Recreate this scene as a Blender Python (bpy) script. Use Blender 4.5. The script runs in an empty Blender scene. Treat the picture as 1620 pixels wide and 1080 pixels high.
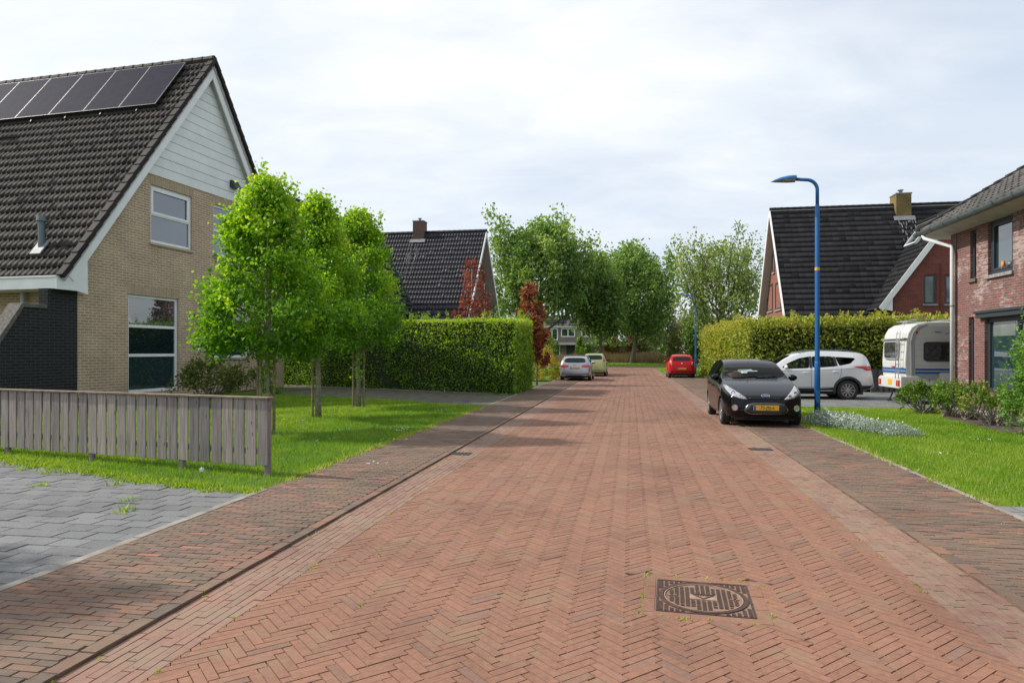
import bpy, bmesh, math, random
import numpy as np
from mathutils import Vector, Matrix
from mathutils.bvhtree import BVHTree

# ------------------------------------------------------------------ camera, sky, sun, exposure
SC = bpy.context.scene
TH = math.atan(0.1735)                    # the street runs 9.8 degrees to the right of the view
CT, ST = math.cos(TH), math.sin(TH)
EYE = 1.65
FPX, CX0, HORY = 1080.0, 810.0, 556.0
cd = bpy.data.cameras.new('camera'); cam = bpy.data.objects.new('camera', cd)
SC.collection.objects.link(cam); SC.camera = cam
cam.location = (0, 0, EYE); cam.rotation_euler = (math.pi / 2, 0, 0)
cd.lens = 24; cd.sensor_width = 36; cd.shift_y = 16 / 1620; cd.clip_end = 3000; cd.clip_start = 0.1
SUN_EL = math.radians(41); SDX, SDY = -0.978, 0.21   # direction towards the sun
w = bpy.data.worlds.new('World'); SC.world = w; w.use_nodes = True
nt = w.node_tree; N = nt.nodes; LK = nt.links
for n in list(N): N.remove(n)
out = N.new('ShaderNodeOutputWorld')
sky = N.new('ShaderNodeTexSky'); sky.sky_type = 'NISHITA'; sky.sun_disc = False
sky.sun_elevation = SUN_EL; sky.sun_rotation = math.atan2(SDX, SDY)
b1 = N.new('ShaderNodeBackground'); b1.inputs[1].default_value = 0.12; LK.new(sky.outputs[0], b1.inputs[0])
tc = N.new('ShaderNodeTexCoord')
sp = N.new('ShaderNodeSeparateXYZ'); LK.new(tc.outputs['Generated'], sp.inputs[0])
def wmath(op, a, b=None, c=None, clamp=False):
    m = N.new('ShaderNodeMath'); m.operation = op; m.use_clamp = clamp
    for i, q in enumerate((a, b, c)):
        if q is None: continue
        if isinstance(q, (int, float)): m.inputs[i].default_value = q
        else: LK.new(q, m.inputs[i])
    return m.outputs[0]
zz = wmath('ADD', wmath('MAXIMUM', sp.outputs[2], 0.0), 0.22)
cb = N.new('ShaderNodeCombineXYZ')
LK.new(wmath('DIVIDE', sp.outputs[0], zz), cb.inputs[0]); LK.new(wmath('DIVIDE', sp.outputs[1], zz), cb.inputs[1])
def wnoise(scale, detail, rough, off):
    mp = N.new('ShaderNodeMapping'); LK.new(cb.outputs[0], mp.inputs[0]); mp.inputs['Location'].default_value = off
    mp.inputs['Rotation'].default_value = (0, 0, 0.5); mp.inputs['Scale'].default_value = (1.0, 1.8, 1.0)
    t = N.new('ShaderNodeTexNoise'); t.inputs['Scale'].default_value = scale
    t.inputs['Detail'].default_value = detail; t.inputs['Roughness'].default_value = rough
    t.inputs['Distortion'].default_value = 0.6
    LK.new(mp.outputs[0], t.inputs[0]); return t.outputs[0]
n1 = wnoise(0.75, 5, 0.5, (3.1, 1.7, 0)); n2 = wnoise(2.6, 6, 0.6, (0.3, 7.7, 0)); n3 = wnoise(0.9, 4, 0.55, (8.2, 2.9, 3))
# cloud brightness: broad and fine structure, brighter towards the veiled sun (up and to the left)
dotn = N.new('ShaderNodeVectorMath'); dotn.operation = 'DOT_PRODUCT'; LK.new(tc.outputs['Generated'], dotn.inputs[0])
dotn.inputs[1].default_value = Vector((SDX * math.cos(SUN_EL), SDY * math.cos(SUN_EL), math.sin(SUN_EL)))
glow = wmath('MULTIPLY', wmath('MAXIMUM', dotn.outputs['Value'], 0.0), 0.26)
bri = wmath('ADD', wmath('MULTIPLY', n1, 0.62), wmath('MULTIPLY', n2, 0.34))
bri = wmath('ADD', bri, glow)
bri = wmath('MULTIPLY', wmath('SUBTRACT', bri, 0.385), 2.7, clamp=True)
cr = N.new('ShaderNodeValToRGB'); LK.new(bri, cr.inputs[0])
cr.color_ramp.elements[0].position = 0.0; cr.color_ramp.elements[0].color = (0.52, 0.58, 0.66, 1)
cr.color_ramp.elements[1].position = 1.0; cr.color_ramp.elements[1].color = (0.79, 0.80, 0.81, 1)
e = cr.color_ramp.elements.new(0.5); e.color = (0.64, 0.68, 0.725, 1)
b2 = N.new('ShaderNodeBackground'); LK.new(cr.outputs[0], b2.inputs[0]); b2.inputs[1].default_value = 1.0
mx = N.new('ShaderNodeMixShader')
cov = wmath('ADD', wmath('MULTIPLY', n3, 0.9), 0.42, clamp=True)
LK.new(cov, mx.inputs[0]); LK.new(b1.outputs[0], mx.inputs[1]); LK.new(b2.outputs[0], mx.inputs[2])
LK.new(mx.outputs[0], out.inputs[0])
ld = bpy.data.lights.new('sun', 'SUN'); lo = bpy.data.objects.new('sun', ld); SC.collection.objects.link(lo)
ld.energy = 3.1; ld.angle = math.radians(1.2); ld.color = (1.0, 0.95, 0.87)
lo.rotation_euler = Vector((-SDX * math.cos(SUN_EL), -SDY * math.cos(SUN_EL), -math.sin(SUN_EL))).to_track_quat('-Z', 'Y').to_euler()
SC.view_settings.view_transform = 'Standard'; SC.view_settings.look = 'None'
SC.view_settings.exposure = 0.5; SC.view_settings.gamma = 1.0; SC.view_settings.use_curve_mapping = False
SC.cycles.max_bounces = 6; SC.cycles.diffuse_bounces = 3; SC.cycles.glossy_bounces = 3
SC.cycles.transmission_bounces = 4; SC.cycles.transparent_max_bounces = 12
SC.cycles.caustics_reflective = False; SC.cycles.caustics_refractive = False
SC.cycles.use_denoising = True

# ------------------------------------------------------------------ helpers
R = random.Random(7)
COL = SC.collection
def uvw(u, v, z=0.0): return (u * CT + v * ST, -u * ST + v * CT, z)
def gp(px, py):                           # ground point seen at a photo pixel
    Y = EYE * FPX / (py - HORY); return ((px - CX0) / FPX * Y, Y)
def w2uv(X, Y): return (X * CT - Y * ST, X * ST + Y * CT)
def frame(x, y, ang, z=0.0): return Matrix.Translation((x, y, z)) @ Matrix.Rotation(ang, 4, 'Z')
def hit(fr, axis, val, px, py):           # local coordinates where the sight line meets the plane axis=val
    inv = fr.inverted(); O = inv @ Vector((0, 0, EYE))
    D = inv.to_3x3() @ Vector(((px - CX0) / FPX, 1, (HORY - py) / FPX))
    t = (val - O[axis]) / D[axis]; return O + D * t
def hitpl(fr, p0, n, px, py):
    inv = fr.inverted(); O = inv @ Vector((0, 0, EYE))
    D = inv.to_3x3() @ Vector(((px - CX0) / FPX, 1, (HORY - py) / FPX))
    t = (Vector(p0) - O).dot(n) / D.dot(n); return O + D * t
def tag(o, label=None, cat=None, group=None, kind=None):
    if label: o['label'] = label
    if cat: o['category'] = cat
    if group: o['group'] = group
    if kind: o['kind'] = kind
    return o
def empty(name, fr, label=None, cat=None, group=None):
    o = bpy.data.objects.new(name, None); COL.objects.link(o); o.matrix_world = fr
    o.empty_display_size = 0.2
    return tag(o, label, cat, group)

# ------------------------------------------------------------------ materials
def nodes(name):
    m = bpy.data.materials.new(name); m.use_nodes = True
    t = m.node_tree; return m, t, t.nodes, t.links, t.nodes['Principled BSDF']
def c4(c): return (c[0], c[1], c[2], 1)
def tnoise(nn, ll, vec, scale, detail=4, rough=0.55):
    t = nn.new('ShaderNodeTexNoise'); t.inputs['Scale'].default_value = scale
    t.inputs['Detail'].default_value = detail; t.inputs['Roughness'].default_value = rough
    ll.new(vec, t.inputs['Vector']); return t.outputs['Fac']
def ramp(nn, ll, fac, stops):
    r = nn.new('ShaderNodeValToRGB'); ll.new(fac, r.inputs[0]); el = r.color_ramp.elements
    el[0].position, el[0].color = stops[0][0], c4(stops[0][1])
    el[1].position, el[1].color = stops[-1][0], c4(stops[-1][1])
    for p, c in stops[1:-1]:
        q = el.new(p); q.color = c4(c)
    return r.outputs[0]
def mixc(nn, ll, fac, a, b, mode='MIX'):
    m = nn.new('ShaderNodeMix'); m.data_type = 'RGBA'; m.blend_type = mode
    for i, q in ((0, fac), (6, a), (7, b)):
        if isinstance(q, (int, float)): m.inputs[i].default_value = q
        elif isinstance(q, tuple): m.inputs[i].default_value = c4(q)
        else: ll.new(q, m.inputs[i])
    return m.outputs[2]
def bump(nn, ll, bs, h, strength, dist):
    b = nn.new('ShaderNodeBump'); b.inputs['Strength'].default_value = strength; b.inputs['Distance'].default_value = dist
    ll.new(h, b.inputs['Height']); ll.new(b.outputs[0], bs.inputs['Normal'])
def mat(name, col, rough=0.6, metal=0.0, var=0.12, vs=4.0, bmp=0.0, coat=0.0, ior=None, spec=None):
    m, t, nn, ll, bs = nodes(name)
    if var:
        tcn = nn.new('ShaderNodeTexCoord')
        f = tnoise(nn, ll, tcn.outputs['Object'], vs, 6)
        lo_ = tuple(x * (1 - 1.6 * var) for x in col); hi_ = tuple(min(1, x * (1 + 1.6 * var)) for x in col)
        ll.new(ramp(nn, ll, f, [(0.25, lo_), (0.75, hi_)]), bs.inputs['Base Color'])
        if bmp: bump(nn, ll, bs, f, bmp, 0.02)
    else: bs.inputs['Base Color'].default_value = c4(col)
    bs.inputs['Roughness'].default_value = rough; bs.inputs['Metallic'].default_value = metal
    if coat: bs.inputs['Coat Weight'].default_value = coat; bs.inputs['Coat Roughness'].default_value = 0.03
    if ior: bs.inputs['IOR'].default_value = ior
    if spec is not None: bs.inputs['Specular IOR Level'].default_value = spec
    return m
def brickmat(name, c1, c2, mortar, bw=0.22, rh=0.0625, ms=0.010, extra=None, bmp=0.6, dirt=0.2):
    m, t, nn, ll, bs = nodes(name)
    uvn = nn.new('ShaderNodeUVMap')
    # each brick its own tone: two brick textures with different tones over the same grid
    def bt(a, b):
        x = nn.new('ShaderNodeTexBrick'); ll.new(uvn.outputs[0], x.inputs['Vector'])
        x.inputs['Scale'].default_value = 1; x.inputs['Brick Width'].default_value = bw
        x.inputs['Row Height'].default_value = rh; x.inputs['Mortar Size'].default_value = ms
        x.inputs['Mortar Smooth'].default_value = 0.1
        x.inputs['Color1'].default_value = c4(a); x.inputs['Color2'].default_value = c4(b)
        x.inputs['Mortar'].default_value = c4(mortar); return x
    x = bt(c1, c2); col = x.outputs['Color']
    f = tnoise(nn, ll, uvn.outputs[0], 1.3, 5); f2 = tnoise(nn, ll, uvn.outputs[0], 14, 4)
    col = mixc(nn, ll, dirt, col, ramp(nn, ll, f, [(0.3, (0.25, 0.24, 0.22)), (0.7, (1, 1, 1))]), 'MULTIPLY')
    col = mixc(nn, ll, 0.35, col, ramp(nn, ll, f2, [(0.3, (0.5, 0.5, 0.5)), (0.7, (1.3, 1.3, 1.3))]), 'MULTIPLY')
    if extra: col = extra(nn, ll, uvn.outputs[0], col, x.outputs['Fac'])
    ll.new(col, bs.inputs['Base Color']); bs.inputs['Roughness'].default_value = 0.85
    inv = nn.new('ShaderNodeMath'); inv.operation = 'SUBTRACT'; inv.inputs[0].default_value = 1; ll.new(x.outputs['Fac'], inv.inputs[1])
    bump(nn, ll, bs, inv.outputs[0], bmp, 0.006)
    return m
def leafmat(name, stops, trans=0.35, tcol=None, rough=0.5):
    m, t, nn, ll, bs = nodes(name)
    a = nn.new('ShaderNodeAttribute'); a.attribute_name = 'tone'
    col = ramp(nn, ll, a.outputs['Fac'], stops)
    ll.new(col, bs.inputs['Base Color']); bs.inputs['Roughness'].default_value = rough
    bs.inputs['Specular IOR Level'].default_value = 0.35
    tr = nn.new('ShaderNodeBsdfTranslucent')
    ll.new(mixc(nn, ll, 1.0, col, tcol or (1.6, 1.5, 0.6), 'MULTIPLY'), tr.inputs[0])
    mxs = nn.new('ShaderNodeMixShader'); mxs.inputs[0].default_value = trans
    ll.new(bs.outputs[0], mxs.inputs[1]); ll.new(tr.outputs[0], mxs.inputs[2])
    ll.new(mxs.outputs[0], nn['Material Output'].inputs[0])
    return m
def tonemat(name, stops, rough=0.85, ns=30, namt=0.35, moss=None, stain=0.35, bmp=0.3):
    """paving: each brick's own tone from the 'tone' attribute, fine grain, broad stains"""
    m, t, nn, ll, bs = nodes(name)
    a = nn.new('ShaderNodeAttribute'); a.attribute_name = 'tone'
    g = nn.new('ShaderNodeNewGeometry')
    col = ramp(nn, ll, a.outputs['Fac'], stops)
    f = tnoise(nn, ll, g.outputs['Position'], ns, 6, 0.65)
    col = mixc(nn, ll, namt, col, ramp(nn, ll, f, [(0.3, (0.55, 0.55, 0.55)), (0.7, (1.35, 1.33, 1.3))]), 'MULTIPLY')
    f2 = tnoise(nn, ll, g.outputs['Position'], 0.8, 6, 0.6)
    col = mixc(nn, ll, stain, col, ramp(nn, ll, f2, [(0.32, (0.55, 0.52, 0.5)), (0.5, (1, 1, 1)), (0.72, (1.25, 1.2, 1.15))]), 'MULTIPLY')
    if moss:
        f3 = tnoise(nn, ll, g.outputs['Position'], 1.7, 8, 0.7)
        fr_ = ramp(nn, ll, f3, [(moss[1], (0, 0, 0)), (moss[1] + 0.12, (moss[2],) * 3)])
        col = mixc(nn, ll, fr_, col, moss[0])
    ll.new(col, bs.inputs['Base Color']); bs.inputs['Roughness'].default_value = rough
    bump(nn, ll, bs, f, bmp, 0.004)
    return m

def bandextra(amt, col):
    def fn(nn, ll, uv, c, fac):   # pale efflorescence that clings to single bricks in streaks
        mp = nn.new('ShaderNodeMapping'); ll.new(uv, mp.inputs[0]); mp.inputs['Scale'].default_value = (4, 14, 1)
        f = tnoise(nn, ll, mp.outputs[0], 1.0, 3, 0.7)
        mp2 = nn.new('ShaderNodeMapping'); ll.new(uv, mp2.inputs[0]); mp2.inputs['Scale'].default_value = (0.8, 1.1, 1)
        f2 = tnoise(nn, ll, mp2.outputs[0], 1.0, 3, 0.5)
        mm = nn.new('ShaderNodeMath'); mm.operation = 'MULTIPLY'; ll.new(f, mm.inputs[0]); ll.new(f2, mm.inputs[1])
        r = ramp(nn, ll, mm.outputs[0], [(0.27, (0, 0, 0)), (0.37, (amt,) * 3)])
        return mixc(nn, ll, r, c, col)
    return fn
def tilemat(name, col, rough=0.55, lichen=0.0, spec=0.5, streak=0.3):
    m, t, nn, ll, bs = nodes(name)
    tcn = nn.new('ShaderNodeTexCoord'); a = nn.new('ShaderNodeAttribute'); a.attribute_name = 'tone'
    base = ramp(nn, ll, a.outputs['Fac'], [(0, tuple(x * 0.6 for x in col)), (1, tuple(x * 1.5 for x in col))])
    f = tnoise(nn, ll, tcn.outputs['Object'], 0.9, 6, 0.6)
    c = mixc(nn, ll, streak, base, ramp(nn, ll, f, [(0.3, (0.5, 0.5, 0.5)), (0.7, (1.7, 1.65, 1.6))]), 'MULTIPLY')
    f4 = tnoise(nn, ll, tcn.outputs['Object'], 22, 4, 0.7)
    c = mixc(nn, ll, 0.3, c, ramp(nn, ll, f4, [(0.3, (0.4, 0.4, 0.4)), (0.7, (1.8, 1.8, 1.8))]), 'MULTIPLY')
    if lichen:
        f2 = tnoise(nn, ll, tcn.outputs['Object'], 2.6, 6, 0.75)
        r = ramp(nn, ll, f2, [(0.66 - lichen, (0, 0, 0)), (0.70 - lichen, (0.85,) * 3)])
        c = mixc(nn, ll, r, c, (0.26, 0.17, 0.05))
    ll.new(c, bs.inputs['Base Color']); bs.inputs['Roughness'].default_value = rough
    bs.inputs['Specular IOR Level'].default_value = spec
    return m
def woodmat(name, c1, c2):
    m, t, nn, ll, bs = nodes(name)
    tcn = nn.new('ShaderNodeTexCoord'); a = nn.new('ShaderNodeAttribute'); a.attribute_name = 'tone'
    mp = nn.new('ShaderNodeMapping'); ll.new(tcn.outputs['Object'], mp.inputs[0]); mp.inputs['Scale'].default_value = (60, 60, 2.2)
    f = tnoise(nn, ll, mp.outputs[0], 1.0, 5, 0.6)
    mp2 = nn.new('ShaderNodeMapping'); ll.new(tcn.outputs['Object'], mp2.inputs[0]); mp2.inputs['Scale'].default_value = (7, 7, 3.4)
    f3 = nn.new('ShaderNodeTexVoronoi'); ll.new(mp2.outputs[0], f3.inputs['Vector']); f3.inputs['Scale'].default_value = 1.0
    col = ramp(nn, ll, f, [(0.25, c1), (0.75, c2)])
    col = mixc(nn, ll, 0.75, col, ramp(nn, ll, a.outputs['Fac'], [(0, (0.55, 0.55, 0.6)), (1, (1.35, 1.28, 1.22))]), 'MULTIPLY')
    col = mixc(nn, ll, 0.8, col, ramp(nn, ll, f3.outputs['Distance'], [(0.06, (0.35, 0.3, 0.28)), (0.12, (1, 1, 1))]), 'MULTIPLY')
    ll.new(col, bs.inputs['Base Color']); bs.inputs['Roughness'].default_value = 0.9
    bump(nn, ll, bs, f, 0.4, 0.004)
    return m
def glassmat(name, tint=(0.55, 0.6, 0.6), rough=0.0, ior=1.5, base=0.0):
    m, t, nn, ll, bs = nodes(name)
    tr = nn.new('ShaderNodeBsdfTransparent'); tr.inputs[0].default_value = c4(tint)
    gl = nn.new('ShaderNodeBsdfGlossy'); gl.inputs['Roughness'].default_value = 0.02
    fr_ = nn.new('ShaderNodeFresnel'); fr_.inputs[0].default_value = ior
    mxs = nn.new('ShaderNodeMixShader'); ll.new(fr_.outputs[0], mxs.inputs[0])
    ll.new(tr.outputs[0], mxs.inputs[1]); ll.new(gl.outputs[0], mxs.inputs[2])
    ll.new(mxs.outputs[0], nn['Material Output'].inputs[0]); return m

M = {}
M['white'] = mat('white_paint', (0.82, 0.84, 0.84), 0.45, var=0.05, vs=2)
M['clad'] = mat('white_cladding', (0.74, 0.78, 0.76), 0.5, var=0.05, vs=1.5)
M['soffit'] = mat('soffit_paint', (0.42, 0.41, 0.39), 0.6, var=0.05)
M['groove'] = mat('groove_dark', (0.05, 0.055, 0.055), 0.8, var=0)
M['pane'] = mat('window_glass', (0.02, 0.042, 0.05), 0.02, var=0, ior=2.6, spec=0.5)
M['pane_curtain'] = mat('curtained_glass', (0.16, 0.18, 0.18), 0.05, var=0.25, vs=1.2, ior=1.7)
M['anthracite'] = mat('anthracite_frame', (0.035, 0.042, 0.05), 0.4, var=0.05)
M['darkwood'] = mat('dark_timber', (0.035, 0.034, 0.036), 0.8, var=0.3, vs=8)
M['zinc'] = mat('zinc', (0.12, 0.155, 0.165), 0.45, metal=0.4, var=0.12)
M['lead'] = mat('lead_flashing', (0.20, 0.205, 0.21), 0.6, var=0.3, vs=12)
M['pvc'] = mat('downpipe_paint', (0.66, 0.68, 0.70), 0.4, var=0.06)
M['concrete'] = mat('concrete', (0.27, 0.26, 0.25), 0.9, var=0.25, vs=9, bmp=0.4)
M['kerb'] = mat('kerb_concrete', (0.25, 0.225, 0.195), 0.9, var=0.3, vs=5, bmp=0.3)
M['black_rubber'] = mat('tyre_rubber', (0.018, 0.018, 0.018), 0.75, var=0.1)
M['black_plastic'] = mat('black_plastic', (0.02, 0.021, 0.023), 0.55, var=0.1)
M['alloy'] = mat('alloy_wheel', (0.55, 0.56, 0.57), 0.3, metal=0.8, var=0.03)
M['alloy_dark'] = mat('dark_alloy', (0.03, 0.03, 0.032), 0.4, metal=0.3, var=0.03)
M['chrome'] = mat('chrome', (0.62, 0.63, 0.65), 0.12, metal=1.0, var=0)
M['lamp_clear'] = mat('clear_headlamp', (0.42, 0.43, 0.44), 0.10, metal=0.5, var=0.3, vs=18, coat=1.0)
M['lamp_red'] = mat('red_lens', (0.45, 0.012, 0.015), 0.12, var=0.15, vs=20, coat=1.0)
M['lamp_amber'] = mat('amber_lens', (0.6, 0.2, 0.02), 0.15, var=0)
M['plate'] = mat('plate_yellow', (0.75, 0.42, 0.02), 0.4, var=0)
M['plate_blue'] = mat('plate_blue', (0.02, 0.06, 0.35), 0.4, var=0)
M['ink'] = mat('ink_black', (0.012, 0.012, 0.012), 0.5, var=0)
M['emblem'] = mat('emblem_blue', (0.01, 0.03, 0.16), 0.2, var=0, coat=1)
M['seat'] = mat('seat_fabric', (0.03, 0.032, 0.035), 0.9, var=0.2)
M['tan'] = mat('tan_leather', (0.26, 0.10, 0.035), 0.6, var=0.2, vs=10)
M['dashb'] = mat('dashboard', (0.05, 0.058, 0.06), 0.8, var=0.1)
M['carglass'] = glassmat('car_glass', (0.66, 0.74, 0.74), ior=1.25)
M['darkglass'] = mat('tinted_glass', (0.010, 0.013, 0.014), 0.05, var=0, ior=1.4)
M['black_paint'] = mat('black_car_paint', (0.004, 0.004, 0.006), 0.12, var=0, coat=0.0, ior=1.33)
M['white_paint_car'] = mat('white_car_paint', (0.66, 0.68, 0.70), 0.3, var=0, coat=0.8)
M['silver_paint'] = mat('silver_car_paint', (0.34, 0.36, 0.41), 0.3, metal=0.55, var=0, coat=1.0)
M['red_paint'] = mat('red_car_paint', (0.50, 0.004, 0.008), 0.2, var=0, ior=1.35)
M['lime_paint'] = mat('lime_car_paint', (0.33, 0.37, 0.13), 0.3, metal=0.3, var=0, coat=1.0)
M['blue_pole'] = mat('blue_pole_paint', (0.008, 0.115, 0.34), 0.4, var=0.08, vs=3)
M['band'] = mat('yellow_band', (0.7, 0.42, 0.02), 0.5, var=0)
M['lens_dirty'] = mat('lamp_lens', (0.30, 0.25, 0.22), 0.35, var=0.35, vs=14)
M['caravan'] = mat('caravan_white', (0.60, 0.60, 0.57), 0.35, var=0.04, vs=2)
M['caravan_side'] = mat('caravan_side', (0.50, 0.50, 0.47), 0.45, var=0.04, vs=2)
M['caravan_grey'] = mat('caravan_grey', (0.30, 0.31, 0.33), 0.45, var=0.04)
M['stripe'] = mat('caravan_stripe', (0.02, 0.10, 0.28), 0.4, var=0)
M['orange'] = mat('decal_orange', (0.75, 0.25, 0.02), 0.5, var=0)
M['curtain_glass'] = mat('curtained_caravan_window', (0.05, 0.05, 0.05), 0.06, var=0.6, vs=9, ior=1.6)
M['solar'] = mat('solar_cells', (0.03, 0.03, 0.045), 0.6, var=0.1, vs=3, ior=1.1, spec=0.2)
M['solar_frame'] = mat('solar_frame', (0.15, 0.155, 0.16), 0.5, metal=0.3, var=0)
M['bark'] = mat('bark', (0.16, 0.14, 0.11), 0.9, var=0.4, vs=22, bmp=0.8)
M['bark_pale'] = mat('pale_bark', (0.26, 0.24, 0.19), 0.9, var=0.4, vs=16, bmp=0.8)
M['bark_far'] = mat('poplar_bark', (0.12, 0.115, 0.09), 0.9, var=0.3, vs=5)
M['stake'] = mat('tree_stake', (0.22, 0.18, 0.11), 0.9, var=0.3, vs=12)
M['soil'] = mat('soil', (0.075, 0.058, 0.045), 0.95, var=0.4, vs=7, bmp=0.8)
M['slate'] = mat('slate_chips', (0.17, 0.18, 0.2), 0.8, var=0.5, vs=30, bmp=1.0)
M['brick_tan'] = brickmat('tan_brick', (0.50, 0.35, 0.22), (0.40, 0.28, 0.175), (0.70, 0.59, 0.45), 0.30, 0.088, 0.013, dirt=0.28, bmp=0.15)
M['brick_tan_st'] = brickmat('tan_soldier_brick', (0.46, 0.345, 0.215), (0.38, 0.28, 0.17), (0.50, 0.43, 0.32), 0.088, 0.30, 0.012, dirt=0.1)
M['brick_black'] = brickmat('black_brick', (0.008, 0.009, 0.012), (0.018, 0.019, 0.024), (0.055, 0.055, 0.055), 0.30, 0.088, 0.011, dirt=0.15)
M['brick_purple'] = brickmat('purple_red_brick', (0.23, 0.085, 0.065), (0.15, 0.062, 0.058), (0.24, 0.19, 0.17), 0.22, 0.062, 0.008, extra=bandextra(0.5, (0.55, 0.48, 0.45)), dirt=0.15)
M['brick_red'] = brickmat('red_brick', (0.30, 0.055, 0.03), (0.17, 0.045, 0.038), (0.16, 0.11, 0.09), 0.22, 0.07, 0.009, dirt=0.3)
M['brick_pink'] = brickmat('pink_brick', (0.30, 0.09, 0.055), (0.23, 0.07, 0.045), (0.3, 0.2, 0.16), 0.22, 0.07, 0.009, dirt=0.15)
M['brick_brown'] = brickmat('brown_brick', (0.17, 0.085, 0.06), (0.12, 0.065, 0.05), (0.16, 0.12, 0.1), 0.22, 0.07, 0.009, dirt=0.25)
M['brick_yellow'] = brickmat('mossy_yellow_brick', (0.32, 0.22, 0.06), (0.22, 0.16, 0.05), (0.16, 0.13, 0.07), 0.22, 0.07, 0.009, dirt=0.6)
M['brick_grey'] = brickmat('far_grey_brick', (0.23, 0.18, 0.15), (0.19, 0.15, 0.13), (0.24, 0.21, 0.19), 0.22, 0.07, 0.009)
M['render'] = mat('pale_render', (0.50, 0.48, 0.44), 0.8, var=0.1)
M['tile_left'] = tilemat('brown_grey_roof_tile', (0.034, 0.030, 0.0265), 0.75, lichen=0.02, spec=0.2, streak=0.6)
M['tile_mid'] = tilemat('glazed_black_roof_tile', (0.014, 0.015, 0.020), 0.5, spec=0.35, streak=0.3)
M['tile_far'] = tilemat('flat_black_roof_tile', (0.016, 0.016, 0.018), 0.75, spec=0.2, streak=0.25)
M['tile_grey'] = tilemat('weathered_grey_roof_tile', (0.085, 0.083, 0.08), 0.85, lichen=0.02, spec=0.2, streak=0.5)
M['fence_wood'] = woodmat('weathered_fence_wood', (0.13, 0.11, 0.105), (0.42, 0.37, 0.345))
M['brick_road'] = tonemat('road_bricks', [(0, (0.20, 0.110, 0.078)), (0.12, (0.228, 0.113, 0.074)), (0.5, (0.248, 0.122, 0.078)), (0.92, (0.272, 0.135, 0.086)), (1, (0.22, 0.125, 0.092))], ns=26, namt=0.45, stain=0.5, moss=((0.24, 0.165, 0.10), 0.52, 0.55))
M['brick_gutter'] = tonemat('gutter_bricks', [(0, (0.215, 0.125, 0.094)), (0.5, (0.25, 0.14, 0.102)), (1, (0.275, 0.158, 0.115))], ns=22, stain=0.6, moss=((0.25, 0.185, 0.125), 0.46, 0.6))
M['brick_pave'] = tonemat('pavement_bricks', [(0, (0.105, 0.080, 0.066)), (0.4, (0.158, 0.103, 0.076)), (0.75, (0.21, 0.115, 0.079)), (0.93, (0.25, 0.122, 0.08)), (1, (0.31, 0.135, 0.088))], ns=18, stain=0.65, moss=((0.155, 0.122, 0.08), 0.44, 0.5))
M['slab_grey'] = tonemat('grey_slabs', [(0, (0.125, 0.13, 0.133)), (1, (0.185, 0.19, 0.192))], ns=60, namt=0.8, stain=0.55, moss=((0.20, 0.19, 0.12), 0.6, 0.5))
M['slab_drive'] = tonemat('driveway_pavers', [(0, (0.14, 0.15, 0.155)), (1, (0.24, 0.245, 0.245))], ns=30, namt=0.4, stain=0.5)
M['joint'] = mat('joint_sand', (0.145, 0.092, 0.062), 0.95, var=0.35, vs=5)
M['joint_grey'] = mat('joint_moss', (0.085, 0.085, 0.055), 0.95, var=0.45, vs=3)
M['turf'] = mat('turf_base', (0.055, 0.105, 0.018), 0.95, var=0.35, vs=1.5)
M['meadow'] = mat('meadow_ground', (0.075, 0.10, 0.03), 0.95, var=0.4, vs=0.2)
M['grass'] = leafmat('grass_blades', [(0, (0.07, 0.17, 0.012)), (0.4, (0.16, 0.31, 0.022)), (0.75, (0.29, 0.42, 0.045)), (1, (0.46, 0.42, 0.16))], 0.42)
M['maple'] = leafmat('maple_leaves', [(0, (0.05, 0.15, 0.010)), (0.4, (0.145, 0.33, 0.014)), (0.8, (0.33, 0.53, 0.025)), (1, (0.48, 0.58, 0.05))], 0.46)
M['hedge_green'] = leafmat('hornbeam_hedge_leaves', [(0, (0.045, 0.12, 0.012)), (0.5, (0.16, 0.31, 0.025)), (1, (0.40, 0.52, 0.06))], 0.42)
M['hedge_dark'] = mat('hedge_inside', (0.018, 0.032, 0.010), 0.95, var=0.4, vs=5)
M['laurel'] = leafmat('variegated_hedge_leaves', [(0, (0.06, 0.12, 0.015)), (0.35, (0.18, 0.26, 0.03)), (0.7, (0.42, 0.44, 0.07)), (1, (0.60, 0.46, 0.14))], 0.35)
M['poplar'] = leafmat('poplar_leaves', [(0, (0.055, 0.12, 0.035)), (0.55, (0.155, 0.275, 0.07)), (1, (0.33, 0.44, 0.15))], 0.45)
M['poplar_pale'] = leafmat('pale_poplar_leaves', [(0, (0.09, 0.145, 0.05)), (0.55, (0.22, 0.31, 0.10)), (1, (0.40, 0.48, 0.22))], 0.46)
M['plum'] = leafmat('purple_leaves', [(0, (0.12, 0.03, 0.02)), (0.6, (0.30, 0.085, 0.045)), (1, (0.45, 0.20, 0.09))], 0.35, (1.5, 0.7, 0.5))
M['beech_red'] = leafmat('copper_leaves', [(0, (0.12, 0.04, 0.02)), (0.6, (0.32, 0.13, 0.055)), (1, (0.46, 0.26, 0.10))], 0.35, (1.5, 0.8, 0.5))
M['gold_bush'] = leafmat('golden_leaves', [(0, (0.16, 0.17, 0.01)), (0.5, (0.38, 0.32, 0.015)), (1, (0.55, 0.42, 0.03))], 0.3)
M['blossom'] = leafmat('blossoming_bush', [(0, (0.10, 0.14, 0.04)), (0.45, (0.22, 0.24, 0.09)), (1, (0.55, 0.52, 0.38))], 0.3)
M['reed'] = leafmat('dry_reeds', [(0, (0.20, 0.16, 0.08)), (0.6, (0.38, 0.30, 0.17)), (1, (0.50, 0.42, 0.28))], 0.3, (1.2, 1, 0.8))
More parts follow.
